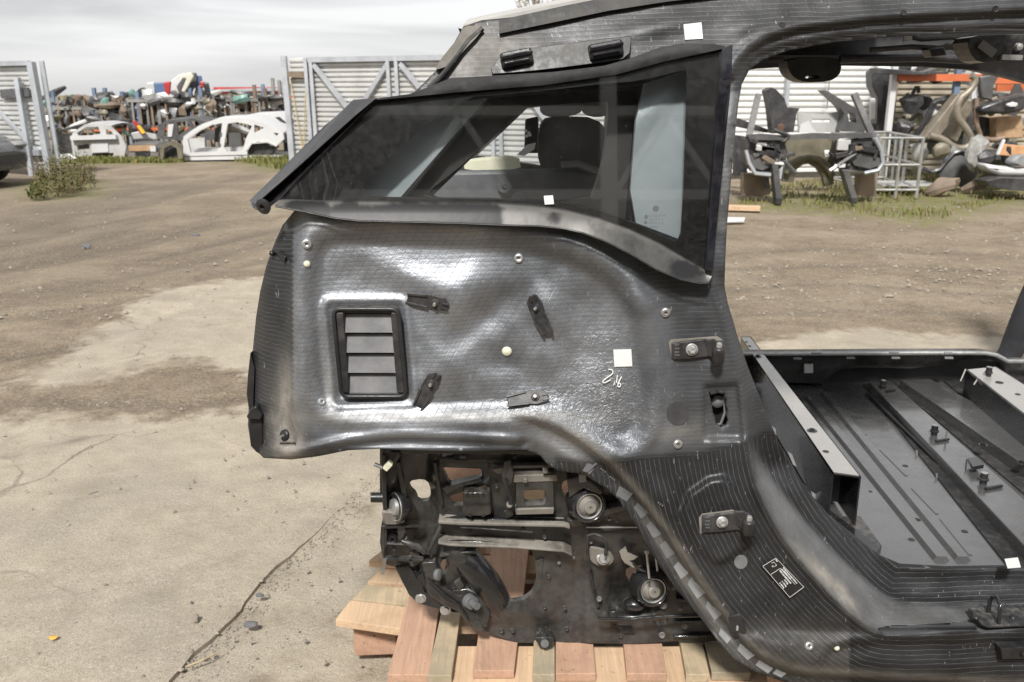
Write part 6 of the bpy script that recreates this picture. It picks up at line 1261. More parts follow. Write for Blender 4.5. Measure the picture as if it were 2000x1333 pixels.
for lab, x0, x1, Y, ups, bms in RK:
    rk = thing('pallet_rack', lab, 'rack', (X((x0 + x1) / 2, Y), Y + .5, 0))
    for px, top, m_ in ups:
        b = MB(); p = at(px, top, Y); b.bar((p.x, Y, 0), p, .11, .09, (1, 0, 0)); b.obj('upright', m_, rk)
        b = MB(); b.bar((p.x + .1, Y + 1.0, 0), p + Vector((.05, 1.0, -.1)), .10, .09, (1, 0, 0)); b.obj('upright', m_, rk)
    for px in range(int(x0) + 6, int(x1), 13):
        b = MB(); p = at(px + (px * 7) % 5, 184 + (px * 13) % 17, Y - .05); b.bar((p.x, Y - .05, 0), p, .055, .06, (1, 0, 0)); b.obj('upright', M_BROWNST if px % 2 else M_GREYST, rk)
    for row, m_ in bms:
        for dy in (0, 1.0):
            b = MB(); p = at(x0, row, Y); q = at(x1, row, Y); b.bar((p.x, Y + dy - .06, p.z), (q.x, Y + dy - .06, p.z), .06, .085); b.obj('beam', m_, rk)
        b = MB(); b.box(((p.x + q.x) / 2, Y + .5, p.z + .07), (q.x - p.x, 1.1, .02)); b.obj('shelf', M_GREYST, rk)
# scrap on the racks: individual pieces
rs = random.Random(11); used = set()
CLR = [('dark grey', M_DGREY), ('black', M_BLKCAR), ('silver', M_SILV), ('grey', M_GREYC), ('white', M_WCAR), ('khaki', M_KHAKI), ('rusty', M_BROWNST), ('green tinted', M_GREEN)]
WT = [5, 4, 4, 6, 2, 5, 5, 1]
PLACES = [(92, 190, 26.6, 'on the leftmost rack'), (190, 258, 25.6, 'on the second rack from left'), (258, 420, 25.1, 'below the coloured panels'), (420, 505, 27.1, 'on the rusty rack'), (500, 578, 28.6, 'on the red-beamed rack')]
def scrap(cx, row, Y, s, mat, kind, r):
    c = at(cx, row, Y); b = MB(); w = s * r.uniform(.7, 1.5); h = s * r.uniform(.5, 1.0); n = 7; bow = r.uniform(.05, .25) * w; tl = r.uniform(-.5, .5); pts = []
    M = Matrix.Rotation(tl, 3, 'Y') @ Matrix.Rotation(r.uniform(-.5, .5), 3, 'Z')
    if kind == 'panel':
        vs = []
        for i in range(n):
            t = i / (n - 1) * 2 - 1
            for j in range(3):
                q = j - 1; vs.append(c + M @ Vector((t * w / 2, -bow * (1 - t * t) - .05 * (1 - q * q), q * h / 2 * (1 - .25 * t * (j == 2)))))
        fs = [(i * 3 + j, (i + 1) * 3 + j, (i + 1) * 3 + j + 1, i * 3 + j + 1) for i in range(n - 1) for j in range(2)]
        N = len(vs); b.add(vs + [v + Vector((0, .03, 0)) for v in vs], fs + [tuple(N + q for q in f[::-1]) for f in fs])
    elif kind == 'bumper':
        b.tube([c + M @ Vector((t * w * .8, -bow * (1 - t * t), 0)) for t in np.linspace(-1, 1, 7)], [.05, .08, .1, .11, .1, .08, .05], 6)
    elif kind == 'pipe': b.tube([c + M @ Vector((t * w * .6, 0, .12 * math.sin(3 * t))) for t in np.linspace(-1, 1, 7)], .035, 6)
    else:
        b.ball(c, (w * .34, h * .3, h * .42), 8, 6, M)
        for v in b.v: v += Vector((noise.noise(v * 5), noise.noise(v * 5 + Vector((3, 0, 0))), noise.noise(v * 5 + Vector((0, 7, 0))))) * s * .22
    return b.obj({'panel': 'metal_sheet', 'engine': 'engine_lump', 'bumper': 'old_bumper', 'pipe': 'old_pipe'}[kind], mat, None, 30)
for x0, x1, Y, where in PLACES:
    for lev, (row, sp_) in enumerate(((190, 12), (201, 9), (216, 9), (234, 9), (254, 9))):
        x = x0 + 2
        while x < x1:
            f_ = (x - x0) / (x1 - x0); en = 'left end' if f_ < .2 else 'left of the middle' if f_ < .4 else 'in the middle' if f_ < .6 else 'right of the middle' if f_ < .8 else 'right end'
            for _ in range(30):
              cn, m_ = rs.choices(CLR, WT)[0]; kd = rs.choices(['panel', 'engine', 'bumper', 'pipe'], [5, 4, 2, 1])[0]; lv = ('top', 'upper', 'middle', 'lower', 'lowest')[lev]; lab = f'{cn} scrap {kd} {where}, {lv} layer, {en}'
              if lab not in used: used.add(lab); break
            if not (lev == 0 and x0 < 200 and rs.random() < .6):
                o = scrap(x, row + rs.uniform(-5, 7), Y + .55 + rs.uniform(-.4, .7), rs.uniform(.22, .5), m_, kd, rs)
                props(o, lab, 'scrap ' + kd, f'{cn} scrap {kd}s {where}')
            x += sp_ * rs.uniform(.5, 1.05)
# pile of coloured panels standing on the rack
for q, m_, lab, nm in (([(286, 162), (300, 160), (304, 194), (290, 194)], M_SILV, 'pale grey door standing leftmost in the panel pile', 'car_door'), ([(300, 162), (319, 161), (326, 193), (306, 194)], M_BLUEC, 'blue door standing second from left in the panel pile', 'car_door'), ([(318, 161), (333, 159), (330, 190), (325, 192)], M_RED, 'red door in the panel pile beside the blue one', 'car_door'),
                       ([(333, 158), (350, 145), (362, 142), (356, 170), (340, 192), (328, 190)], M_WCAR, 'white bonnet leaning in the panel pile', 'bonnet'), ([(352, 146), (372, 141), (378, 150), (360, 182), (345, 190)], paint('cream_paint', (.62, .6, .5), .4, 0, .1, .1, bump=0), 'cream bonnet leaning across the panel pile', 'bonnet'), ([(366, 143), (382, 142), (384, 158), (372, 186), (358, 190)], M_GREYC, 'dark grey bonnet in the panel pile', 'bonnet'),
                       ([(378, 148), (392, 148), (394, 156), (384, 176), (376, 170)], M_BLUEC, 'blue bonnet near the right end of the panel pile', 'bonnet'), ([(390, 158), (398, 160), (398, 172), (390, 172)], M_RED, 'small red panel near the right end of the panel pile', 'panel'), ([(396, 160), (406, 162), (411, 186), (400, 186)], M_BLKCAR, 'black door at the right end of the panel pile', 'car_door'), ([(344, 170), (358, 150), (364, 152), (350, 186)], M_GREYC, 'grey wing wedged in the middle of the panel pile', 'wing')):
    Yp = 25.3 + rs.uniform(0, .5); b = MB(); b.prism([at(x, y, Yp) for x, y in q], (0, .10, .0)); o = b.obj({'car_door': 'scrap_door', 'panel': 'metal_sheet', 'wing': 'scrap_wing'}.get(nm, nm), m_, None, bevel=.03); props(o, lab, nm.replace('_', ' ').replace('car ', ''))
# far building
wh = thing('warehouse', 'long grey warehouse far away on the horizon behind the racks', 'building', (X(500, 70), 72, 0))
b = MB(); a = at(395, 190, 70); c = at(640, 172, 70); b.box(((a.x + c.x) / 2, 76, c.z / 2 - .4), (c.x - a.x, 12, c.z + .2)); b.obj('wall', paint('far_wall', (.42, .43, .44), .7, 0, .1, 0), wh)
b = MB(); b.prism([at(392, 180, 69.6), at(392, 176, 69.6), at(520, 172, 69.6), at(660, 170, 69.6), at(660, 176, 69.6)], (0, 13, 0)); b.obj('roof', paint('far_roof', (.34, .35, .37), .6, 0, .1, 0), wh)
b = MB(); b.box(((a.x + c.x) / 2, 69.9, 1.6), ((c.x - a.x) * .8, .1, .5)); b.obj('red_band', M_RED, wh)

# ---- the parked dark car whose nose shows at the left edge
def loft_car(nm, label, cat, nose, heading, mat, group=None):
    t = thing(nm, label, cat, nose, group, heading)      # nose at local x=0, car runs to local -x
    st = [(-.02, .28, .55, .62, .55), (-.12, .24, .66, .80, .70), (-.5, .2, .82, .88, .74), (-1.2, .2, .95, .90, .74), (-1.45, .2, 1.0, .90, .70), (-2.0, .2, 1.38, .9, .60), (-2.8, .2, 1.46, .9, .60), (-3.5, .2, 1.36, .9, .58), (-4.0, .22, 1.02, .88, .66), (-4.3, .3, .9, .8, .66)]
    prof = []
    for x, zb, zt, w_, wt in st:
        zm = min(.72, zt - .05) if zt < 1.05 else .92
        prof.append([(x, -w_ * .92, zb), (x, -w_, (zb + zm) * .5), (x, -w_ * .97, zm), (x, -wt, zt - .03), (x, -wt * .6, zt), (x, wt * .6, zt), (x, wt, zt - .03), (x, w_ * .97, zm), (x, w_, (zb + zm) * .5), (x, w_ * .92, zb)])
    n = 10; vs = [v for p in prof for v in p]; fs = [(i * n + k, i * n + (k + 1) % n, (i + 1) * n + (k + 1) % n, (i + 1) * n + k) for i in range(len(prof) - 1) for k in range(n)] + [tuple(range(n)), tuple((len(prof) - 1) * n + k for k in range(n))[::-1]]
    def ch(name, verts, faces, m_, sm=40, par=t):
        me = bpy.data.meshes.new(name); me.from_pydata([tuple(v) for v in verts], [], faces); me.update(); me.materials.append(m_); o = bpy.data.objects.new(name, me); link(o, par); me.polygons.foreach_set('use_smooth', [True] * len(me.polygons)); me.set_sharp_from_angle(angle=R(sm)); return o
    ch('body', vs, fs, mat)
    for x in (-.85, -3.45):
        for s in (-1, 1):
            b = MB(); b.lathe([(.20, -.10), (.31, -.10), (.33, -.07), (.33, .07), (.31, .10), (.20, .10)], (x, s * .82, .32), (0, 1, 0), 24); wo_ = ch('wheel', b.v, b.f, M_RUBBER)
            b = MB(); b.lathe([(.0001, .03), (.06, .04), (.18, .02), (.21, .06)], (x, s * .84, .32), (0, s, 0), 20); ch('rim', b.v, b.f, M_SILV, 40, wo_)
    for s in (-1, 1):
        b = MB(); b.ball((-.16, s * .62, .64), (.14, .17, .07), 10, 6); ch('headlight', b.v, b.f, M_PADW)
    b = MB(); b.box((-.03, 0, .42), (.06, 1.1, .16)); ch('grille', b.v, b.f, M_BLKCAR)
    return t
ng = atz(36, 378, 0)
loft_car('parked_car', 'dark grey parked car with only its nose showing at the left edge below the gate', 'car', (ng.x - .75, ng.y + 1.1, 0), R(-6), paint('dark_grey_car', (.09, .095, .095), .3, .3, .1, .12, sc=2, bump=0, coat=.5))

# ---- wrecked car front on legs at right
def rq4(q): return [(1400 + x * .3, y * .3) for x, y in q]
wf = thing('cut_car', 'bare grey car front with A pillars standing on the grass beyond the door opening', 'wrecked car', (X(1588, 12.8), 12.8, 0))
def wp(name, q, Y, th, mat, holes=(), bevel=.01):
    o = plate(name, densify(rq4(q), 8), Y, th, mat, wf, holes=[densify(rq4(h), 6) for h in holes], bevel=0); return o
wp('slam_panel', [(205, 880), (300, 872), (440, 885), (640, 868), (800, 872), (1010, 866), (1020, 896), (800, 905), (640, 905), (440, 915), (215, 912)], 12.5, .14, M_GREYC)
b = MB(); b.bar(at(1462, 270, 12.6), at(1481, 186, 12.9), .07, .08, (1, 0, 0)); b.obj('wing_rail', M_GREYC, wf)
b = MB(); b.bar(at(1668, 184, 12.9), at(1718, 300, 12.6), .07, .08, (1, 0, 0)); b.obj('wing_rail', M_GREYC, wf)
wp('a_pillar', [(322, 592), (355, 570), (385, 582), (440, 640), (460, 700), (540, 708), (520, 740), (500, 860), (365, 872), (345, 700)], 13.3, .25, M_DGREY, [[(455, 650), (500, 690), (460, 700)]])
b = MB(); b.lathe([(.0001, .02), (.05, .02), (.06, 0)], at(1525, 250, 13.29), (0, -1, 0), 14); b.obj('rust_patch', paint('rust_red', (.10, .05, .035), .7, 0, .2, .1), wf)
wp('a_pillar', [(690, 590), (712, 588), (940, 728), (965, 865), (800, 855), (832, 745), (800, 690)], 13.4, .25, M_GREYC, [[(850, 720), (900, 745), (910, 800), (860, 790)]])
wp('bulkhead', [(535, 865), (530, 745), (570, 735), (700, 745), (790, 728), (800, 862)], 13.6, .06, M_SILV, [[(620, 770), (740, 775), (745, 800), (620, 800)]])
wp('white_shard', [(535, 868), (545, 815), (600, 790), (620, 830), (650, 862)], 13.2, .04, M_WCAR)
wp('khaki_panel', [(440, 905), (800, 898), (790, 1000), (760, 1100), (762, 1200), (705, 1215), (690, 1150), (650, 1095), (600, 1068), (560, 1075), (520, 1105), (500, 1190), (430, 1185), (445, 1090), (470, 1040)], 13.0, .10, M_KHAKI, [[(700, 980), (750, 975), (748, 1020), (705, 1025)]])
b = MB(); b.tube([at(1400 + x * .3, y * .3, 12.95) for x, y in ((450, 1130), (480, 1075), (540, 1035), (600, 1022), (660, 1035), (720, 1085), (755, 1150))], .05, 8); b.obj('arch_rim', M_KHAKI, wf, 60)
wp('lamp_housing', [(185, 905), (435, 915), (455, 990), (425, 1085), (375, 1135), (250, 1125), (200, 1060)], 12.55, .30, M_DGREY, [[(250, 930), (360, 935), (380, 985), (270, 990)]])
wp('lamp_housing', [(800, 925), (1010, 898), (1075, 990), (1088, 1075), (1045, 1122), (835, 1108), (785, 1000)], 12.55, .30, M_DGREY, [[(830, 930), (940, 935), (955, 960), (830, 970)]])
for q in ([(205, 1000), (260, 1030), (330, 1000), (430, 1010), (400, 1060), (300, 1110), (220, 1090)], [(850, 1010), (950, 1000), (1060, 1030), (1080, 1070), (1000, 1100), (900, 1080)]):
    b = MB(); b.prism([at(1400 + x * .3, y * .3, 12.5) for x, y in q], (0, .10, 0)); b.obj('torn_metal', M_GREYC, wf)
b = MB(); b.tube([at(1400 + x * .3, y * .3, 12.48) for x, y in ((190, 980), (210, 1060), (250, 1130), (350, 1140))], .03, 6); b.obj('lamp_edge', M_POST, wf, 60)
b = MB(); b.tube([at(1400 + x * .3, y * .3, 12.48) for x, y in ((1030, 900), (1070, 980), (1085, 1060), (1050, 1110), (960, 1130))], .03, 6); b.obj('lamp_edge', M_POST, wf, 60)
for q, m_, nm, Y in (([(360, 1060), (402, 1080), (425, 1300), (388, 1300)], M_GREYC, 'leg', 12.4), ([(388, 1292), (426, 1290), (424, 1334), (388, 1334)], M_BLKCAR, 'foot', 12.38), ([(818, 1105), (862, 1108), (915, 1292), (880, 1300)], M_GREYC, 'leg', 12.4), ([(878, 1286), (918, 1284), (917, 1328), (880, 1330)], M_BLKCAR, 'foot', 12.38),
                     ([(172, 1130), (340, 1145), (352, 1262), (300, 1280), (170, 1282)], M_BROWNST, 'side_box', 12.9), ([(925, 1135), (1048, 1120), (1036, 1282), (920, 1275)], M_BROWNST, 'side_box', 12.9), ([(280, 1150), (300, 1140), (350, 1220), (335, 1232)], M_GREYC, 'strut', 12.8), ([(140, 770), (350, 850), (350, 870), (140, 830)], M_DGREY, 'wing_scrap', 13.8), ([(120, 880), (190, 890), (200, 1130), (120, 1150)], M_DGREY, 'wing_scrap', 13.5)):
    b = MB(); b.prism([at(1400 + x * .3, y * .3, Y) for x, y in q], (0, .18, 0)); b.obj(nm, m_, wf, bevel=.01)
b = MB(); b.prism([at(1400 + x * .3, y * .3, 12.44) for x, y in ((790, 1070), (840, 1068), (835, 1090), (800, 1094))], (0, .05, 0)); b.obj('white_tag', M_WCAR, wf)
# ---- silver cage
cg = thing('metal_cage', 'open silver tube frame cage standing on the grass beside the wrecked front', 'cage', (X(1770, 14), 13.8, 0))
x0, x1, y0, y1 = X(1716, 13.2), X(1800, 13.2), 13.2, 15.2
def tb_(a, b_, r=.022): m = MB(); m.tube([a, b_], r, 6); return m.obj('tube', M_ALU, cg, 60)
for z in (.12, .48, .86):
    for a, b_ in (((x0, y0, z), (x1, y0, z)), ((x0, y1, z), (x1 + .3, y1, z)), ((x0, y0, z), (x0, y1, z)), ((x1, y0, z), (x1 + .3, y1, z))): tb_(a, b_)
for p in ((x0, y0), (x1, y0), (x0, y1), (x1 + .3, y1), ((x0 + x1) / 2, y0), (x1 + .12, 14.0), (x1 + .2, 14.6)): tb_((p[0], p[1], 0), (p[0], p[1], .86), .026)
tb_(((x0 + x1) / 2, y0, .48), ((x0 + x1) / 2, y1, .48)); 
b = MB(); b.box((X(1770, 14), 14.0, .14), (.9, .7, .02)); b.obj('sheet', M_SILV, cg)
# ---- orange racking at right with scrap
rk = thing('pallet_rack', 'pale rack with orange beams at the right edge full of exhaust scrap', 'rack', (X(1880, 15.5), 15.5, 0))
for px, top, m_, nm in ((1751, 100, M_WCAR, 'upright'), (1912, 100, M_WCAR, 'upright'), (2080, 100, M_WCAR, 'upright'), (1874, 120, M_BLUEST, 'upright')):
    b = MB(); p = at(px, top, 15.3); b.bar((p.x, 15.3, 0), (p.x, 15.3, p.z), .10, .09, (1, 0, 0)); b.obj(nm, m_, rk)
for x0, x1, row, Y in ((1756, 1916, 152, 15.2), (1916, 2110, 157, 15.1), (1946, 2110, 172, 15.9)):
    b = MB(); b.bar(at(x0, row, Y), at(x1, row, Y), .06, .11); b.obj('beam', M_ORANGE, rk)
def rscrap(nm, q, Y, th, mat, lab, cat=None, bev=.02, tilt=0):
    b = MB(); b.prism([at(1400 + x * .3, y * .3, Y) for x, y in q], (0, th, tilt)); o = b.obj(nm, mat, None, 40, bevel=bev); return props(o, lab, cat or nm.replace('_', ' '))
M_EXH = paint('exhaust_steel', (.30, .26, .205), .45, .5, .2, .15, sc=6); M_EXHB = paint('exhaust_brown', (.28, .20, .15), .5, .4, .25, .15, sc=6)
rscrap('silencer_box', [(1345, 905), (1580, 608), (1645, 640), (1440, 905)], 14.6, .25, M_EXH, 'long pale exhaust silencer leaning on the orange rack, front one', 'silencer', .03)
rscrap('silencer_box', [(1480, 895), (1640, 640), (1692, 650), (1565, 935)], 15.0, .22, M_EXH, 'second exhaust silencer leaning behind the front one', 'silencer', .03)
def rtube(nm, pts, Y, r, mat, lab, cat='exhaust pipe'):
    b = MB(); q = smoothpl(pts, 1, False); b.tube([at(1400 + x * .3, y * .3, Y) for x, y in q], r, 8); return props(b.obj(nm, mat, None, 60), lab, cat)
rtube('exhaust_pipe', [(1655, 492), (1690, 515), (1655, 590), (1575, 645), (1558, 760), (1620, 830), (1660, 900), (1655, 945), (1600, 972), (1535, 958), (1470, 905), (1385, 882)], 14.4, .055, M_EXH, 'long bent pale exhaust pipe hanging in front of the silencers')
rtube('exhaust_pipe', [(1690, 640), (1685, 800), (1715, 880), (1722, 940)], 14.7, .042, M_EXHB, 'brown exhaust pipe right of the bent pale pipe')
rtube('exhaust_pipe', [(1740, 905), (1800, 915), (1870, 898)], 14.5, .042, M_EXHB, 'short brown exhaust pipe lying above the plastic wrapped bundle')
rscrap('black_trim', [(1280, 895), (1345, 800), (1408, 662), (1452, 655), (1400, 765), (1320, 895)], 15.1, .08, M_BLKCAR, 'black plastic trim leaning left of the front silencer', 'plastic trim')
rscrap('wood_strip', [(1215, 850), (1300, 800), (1305, 812), (1222, 862)], 15.2, .03, M_EXH, 'pale strip leaning on the tan fence left of the black trim', 'strip')
rscrap('metal_sheet', [(1465, 640), (1540, 632), (1545, 720), (1470, 725)], 15.7, .05, M_GREYC, 'grey square panel behind the silencers', 'panel')
rscrap('scrap_wing', [(1715, 500), (1850, 482), (1805, 560), (1795, 655), (1725, 640)], 14.7, .12, M_GREYC, 'grey blue wing panel below the right orange beam', 'wing')
rscrap('bumper', [(1715, 700), (1800, 665), (2000, 610), (2060, 640), (2000, 720), (1900, 745), (1720, 740)], 14.5, .30, M_BLKCAR, 'black bumper lying above the cardboard box at right', 'bumper', .04)
rscrap('white_scrap', [(1885, 680), (1930, 665), (1965, 672), (1960, 695), (1900, 698)], 14.4, .06, M_WCAR, 'small white scrap on the black bumper at right', 'scrap')
rscrap('cardboard_box', [(1815, 770), (1990, 755), (2000, 900), (1820, 905)], 14.8, .5, M_CARD, 'brown cardboard box below the black bumper at right')
rscrap('scrap_lump', [(1735, 760), (1815, 770), (1815, 880), (1745, 890)], 15.0, .3, M_BLKCAR, 'black scrap left of the cardboard box', 'scrap')
rscrap('orange_board', [(1850, 935), (2080, 960), (2080, 1040), (1830, 1010)], 13.6, .06, paint('orange_board', (.55, .30, .15), .6, 0, .15, .1), 'orange brown board with white frame lying on the heap at right', 'board')
rscrap('metal_strip', [(1820, 1010), (1870, 905), (1885, 912), (1838, 1018)], 13.5, .05, M_WCAR, 'white metal frame edge beside the orange brown board', 'frame')
rscrap('white_bumper', [(1748, 1065), (1850, 1085), (2000, 1095), (2100, 1080), (2100, 1150), (1850, 1145), (1770, 1115)], 13.3, .35, M_WCAR, 'long white bumper lying on the heap at right', 'bumper', .05)
rscrap('loose_lamp', [(1905, 1060), (1960, 1010), (2060, 1010), (2060, 1070), (1950, 1085)], 13.25, .2, M_PADW, 'car headlight lying on top of the white bumper', 'headlight', .04)
rscrap('black_bumper', [(1755, 1180), (1850, 1160), (2000, 1165), (2100, 1160), (2100, 1250), (1900, 1240), (1770, 1215)], 13.0, .35, M_BLKCAR, 'black scrap under the white bumper at right', 'bumper', .04)
b = MB(); c = at(1900 + 8, 302, 13.7); b.ball(c, (.17, .14, .26), 14, 10)
for v in b.v: v += Vector((noise.noise(v * 6), 0, noise.noise(v * 6 + Vector((5, 0, 0))))) * .12
props(b.obj('plastic_bundle', paint('clear_wrap', (.30, .295, .28), .3, 0, .25, .05, sc=14, bump=.5, bsc=25), None, 30), 'bundle wrapped in crumpled clear plastic at the foot of the rack', 'bundle')
rscrap('black_stack', [(1010, 470), (1040, 440), (1130, 450), (1128, 640), (1118, 860), (1040, 870), (1050, 640), (1012, 560)], 15.8, .30, M_BLKCAR, 'tall dark stack of scrap standing left of the pale rack upright', 'scrap stack')
rscrap('white_post', [(1002, 640), (1035, 640), (1032, 780), (1003, 780)], 15.75, .06, M_WCAR, 'white vertical strip on the dark stack', 'strip')
rscrap('bumper', [(1040, 445), (1200, 455), (1350, 470), (1440, 440), (1460, 455), (1370, 490), (1200, 485), (1040, 480)], 15.0, .3, M_DGREY, 'dark bumper lying across the top of the pale rack', 'bumper', .04)
rscrap('scrap_bracket', [(1240, 470), (1440, 462), (1520, 470), (1500, 490), (1250, 492)], 15.4, .3, M_BLKCAR, 'black scrap along the top of the orange beam', 'scrap', .03)
b = MB(); c = atz(1450, 411, 0); b.box((c.x, c.y, .03), (.45, .16, .06), Matrix.Rotation(-.25, 3, 'Z')); props(b.obj('wood_offcut', M_W1, None, bevel=.005), 'short wooden plank lying on the dirt beside the near pillar', 'plank')
b = MB(); c = atz(1431, 436, 0); b.prism([c + Vector(v) for v in ((-.1, -.1, .02), (.12, -.05, .02), (.16, .06, .05), (-.06, .08, .05))], (0, 0, .01)); props(b.obj('white_shard', M_WCAR, None), 'white plastic shard lying just below the wooden plank', 'shard')

for (bx0, bx1, by0, by1, bY, n_) in ((1725, 2010, 180, 300, 15.4, 26), (1840, 2010, 290, 372, 13.7, 14), (1722, 2000, 132, 150, 15.4, 10)):
    for i in range(n_):
        x = rs.uniform(bx0, bx1); y = rs.uniform(by0, by1)
        for _ in range(30):
            cn, m_ = rs.choices(CLR, [6, 7, 2, 4, 1, 2, 4, 0])[0]; kd = rs.choices(['panel', 'engine', 'bumper', 'pipe'], [3, 4, 2, 3])[0]
            lab = f"{cn} scrap {kd} on the right heap, {'top' if y < 150 else 'upper' if y < 220 else 'middle' if y < 290 else 'low'} part, {'left' if x < 1815 else 'middle' if x < 1905 else 'right'}"
            if lab not in used: used.add(lab); break
        o = scrap(x, y, bY + rs.uniform(-.2, .9), rs.uniform(.25, .55), m_, kd, rs); props(o, lab, 'scrap ' + kd, f'{cn} scrap {kd}s on the right heap')
r7 = random.Random(77)
for cx, cy in ((1500, 300), (1665, 300)):
    for i in range(9):
        b = MB(); p0 = (cx + r7.uniform(-35, 35), cy + r7.uniform(-25, 35)); pts = [at(p0[0] + k * r7.uniform(-12, 12), p0[1] + k * r7.uniform(-9, 9), 12.46 + .02 * i) for k in range(4)]; b.tube(pts, r7.uniform(.012, .035), 5); b.obj('cable', (M_BLKCAR, M_DGREY, M_GREYC, M_SILV)[i % 4 if i < 8 else 0], wf, 60)
    for i in range(5):
        b = MB(); c = at(cx + r7.uniform(-32, 32), cy + r7.uniform(-25, 30), 12.47); b.box(c, (r7.uniform(.08, .22), .06, r7.uniform(.05, .16)), Matrix.Rotation(r7.uniform(-.6, .6), 3, 'Y')); b.obj('bracket', (M_BLKCAR, M_DGREY, M_SILV, M_BLKCAR, M_BROWNST)[i], wf, bevel=.01)
# ---- weeds and grass
def blades(n, fn, name, h0, h1, mat, seed, lean=.35, wd=.012):
    r = random.Random(seed); vs = []; fs = []
    for i in range(n):
        x, y = fn(r); h = r.uniform(h0, h1); a = r.random() * 6.28; l = r.uniform(.05, lean) * h; w_ = wd * r.uniform(.6, 1.3); a2 = r.random() * 6.28; k = len(vs)
        ux, uy = math.cos(a2) * w_, math.sin(a2) * w_
        vs += [(x - ux, y - uy, -.03), (x + ux, y + uy, -.03), (x + math.cos(a) * l * .35 + ux * .8, y + math.sin(a) * l * .35 + uy * .8, h * .55), (x + math.cos(a) * l * .35 - ux * .8, y + math.sin(a) * l * .35 - uy * .8, h * .55), (x + math.cos(a) * l, y + math.sin(a) * l, h)]
        fs += [(k, k + 1, k + 2, k + 3), (k + 3, k + 2, k + 4)]
    o = mesh_obj(name, vs, fs, mat, None, None, (0, 0, 0)); return props(o, kind='stuff')
def leafm(name, a, b_):
    m = NT(name); oc = m.coord(); m.base(m.mix(m.rng(m.noise(oc, 5, 4), .35, .65), a, b_)); m.pr(rough=.7, spec=.2); return m.m
M_GR = leafm('grass_green', (.13, .155, .045), (.23, .21, .08)); M_GD = leafm('grass_dry', (.17, .13, .075), (.27, .21, .13)); M_GW = leafm('weed_leaf', (.07, .085, .028), (.17, .15, .06))
def patch(poly, jit=.2):
    P = np.array([g2(*p) for p in poly]); lo, hi = P.min(0), P.max(0)
    def f(r):
        for _ in range(60):
            q = np.array([[r.uniform(lo[0], hi[0]), r.uniform(lo[1], hi[1])]])
            if pip(q, P)[0] and noise.noise(Vector((q[0, 0] * 1.1, q[0, 1] * 1.1, 4))) + r.uniform(-.3, .3) > .02: return float(q[0, 0]), float(q[0, 1])
        return float(q[0, 0]), float(q[0, 1])
    return f
blades(260, patch([(70, 350), (120, 343), (175, 348), (188, 362), (150, 378), (90, 384)]), 'dry_weeds', .08, .55, M_GD, 21, 1.1, .006)
r8 = random.Random(88); fn8 = patch([(50, 375), (80, 352), (110, 344), (180, 350), (190, 366), (150, 384), (60, 392)]); lv8 = []; lf8 = []
for i in range(420):
    x8, y8 = fn8(r8); H = .62 * max(.12, 1 - ((x8 - X(135, y8)) / .75) ** 2) * r8.uniform(.25, 1.0); sx, sy = r8.uniform(-.3, .3), r8.uniform(-.3, .3)
    for k in range(9):
        t = r8.random() ** .8; c = Vector((x8 + sx * t * H, y8 + sy * t * H, t * H)); u = Vector((r8.uniform(-1, 1), r8.uniform(-1, 1), r8.uniform(-.6, .8))).normalized() * r8.uniform(.012, .032); v = Vector((-u.y, u.x, r8.uniform(-.02, .02))) * .55; n8 = len(lv8); lv8 += [c - u, c + v, c + u, c - v]; lf8.append((n8, n8 + 1, n8 + 2, n8 + 3))
props(mesh_obj('weeds', lv8, lf8, M_GW, None, None, (0, 0, 0)), kind='stuff')
blades(2600, patch([(1440, 372), (1600, 350), (1780, 330), (2100, 318), (2150, 375), (1960, 392), (1820, 430), (1700, 420), (1600, 405), (1440, 402)]), 'grass', .015, .075, M_GR, 23, 1.0, .012)
blades(900, patch([(1440, 372), (1600, 350), (1780, 330), (2100, 318), (2150, 375), (1960, 392), (1820, 430), (1700, 420), (1440, 402)]), 'dry_grass', .02, .09, M_GD, 24, 1.0, .010)
blades(2600, patch([(100, 312), (360, 311), (360, 317), (100, 320)]), 'grass', .03, .13, M_GR, 25, .9, .014)
blades(2600, patch([(440, 309), (640, 311), (640, 330), (560, 333), (470, 318)]), 'grass', .03, .18, M_GR, 26, .9, .014)
# ---- bare tree with a few last leaves behind the roof
tr = thing('birch_tree', 'nearly bare tree with a few yellow leaves showing over the car roof', 'tree', (X(1050, 30), 30, 0))
r = random.Random(5); tk = MB(); tk.tube([(X(1050, 30), 30, -.05), (X(1050, 30) + .1, 30, 2.2), (X(1050, 30), 30, 4.4)], [.14, .10, .03], 8); tk.obj('trunk', M_BROWNST, tr, 60)
bm_ = MB(); lvv = []; lff = []
for i in range(46):
    z = r.uniform(1.8, 4.2); a = r.random() * 6.28; L = r.uniform(.8, 1.8); p0 = Vector((X(1050, 30), 30, z)); p1 = p0 + Vector((math.cos(a) * L * .6, math.sin(a) * L * .6, L * .75)); pm = p0.lerp(p1, .5) + Vector((0, 0, -.08)); bm_.tube([p0, pm, p1], [.022, .014, .005], 4)
    for k in range(4):
        s = p0.lerp(p1, r.uniform(.4, .95)); e = s + Vector((r.uniform(-.3, .3), r.uniform(-.3, .3), r.uniform(.2, .5))); bm_.tube([s, e], [.008, .003], 3)
        for q in range(5):
            c = s.lerp(e, r.random()) + Vector((r.uniform(-.05, .05), 0, r.uniform(-.05, .05))); u = Vector((r.uniform(-1, 1), r.uniform(-1, 1), r.uniform(-1, 1))).normalized() * .035; v = Vector((u.z, u.x, -u.y)); kk = len(lvv); lvv += [c - u, c + v * .6, c + u, c - v * .6]; lff.append((kk, kk + 1, kk + 2, kk + 3))
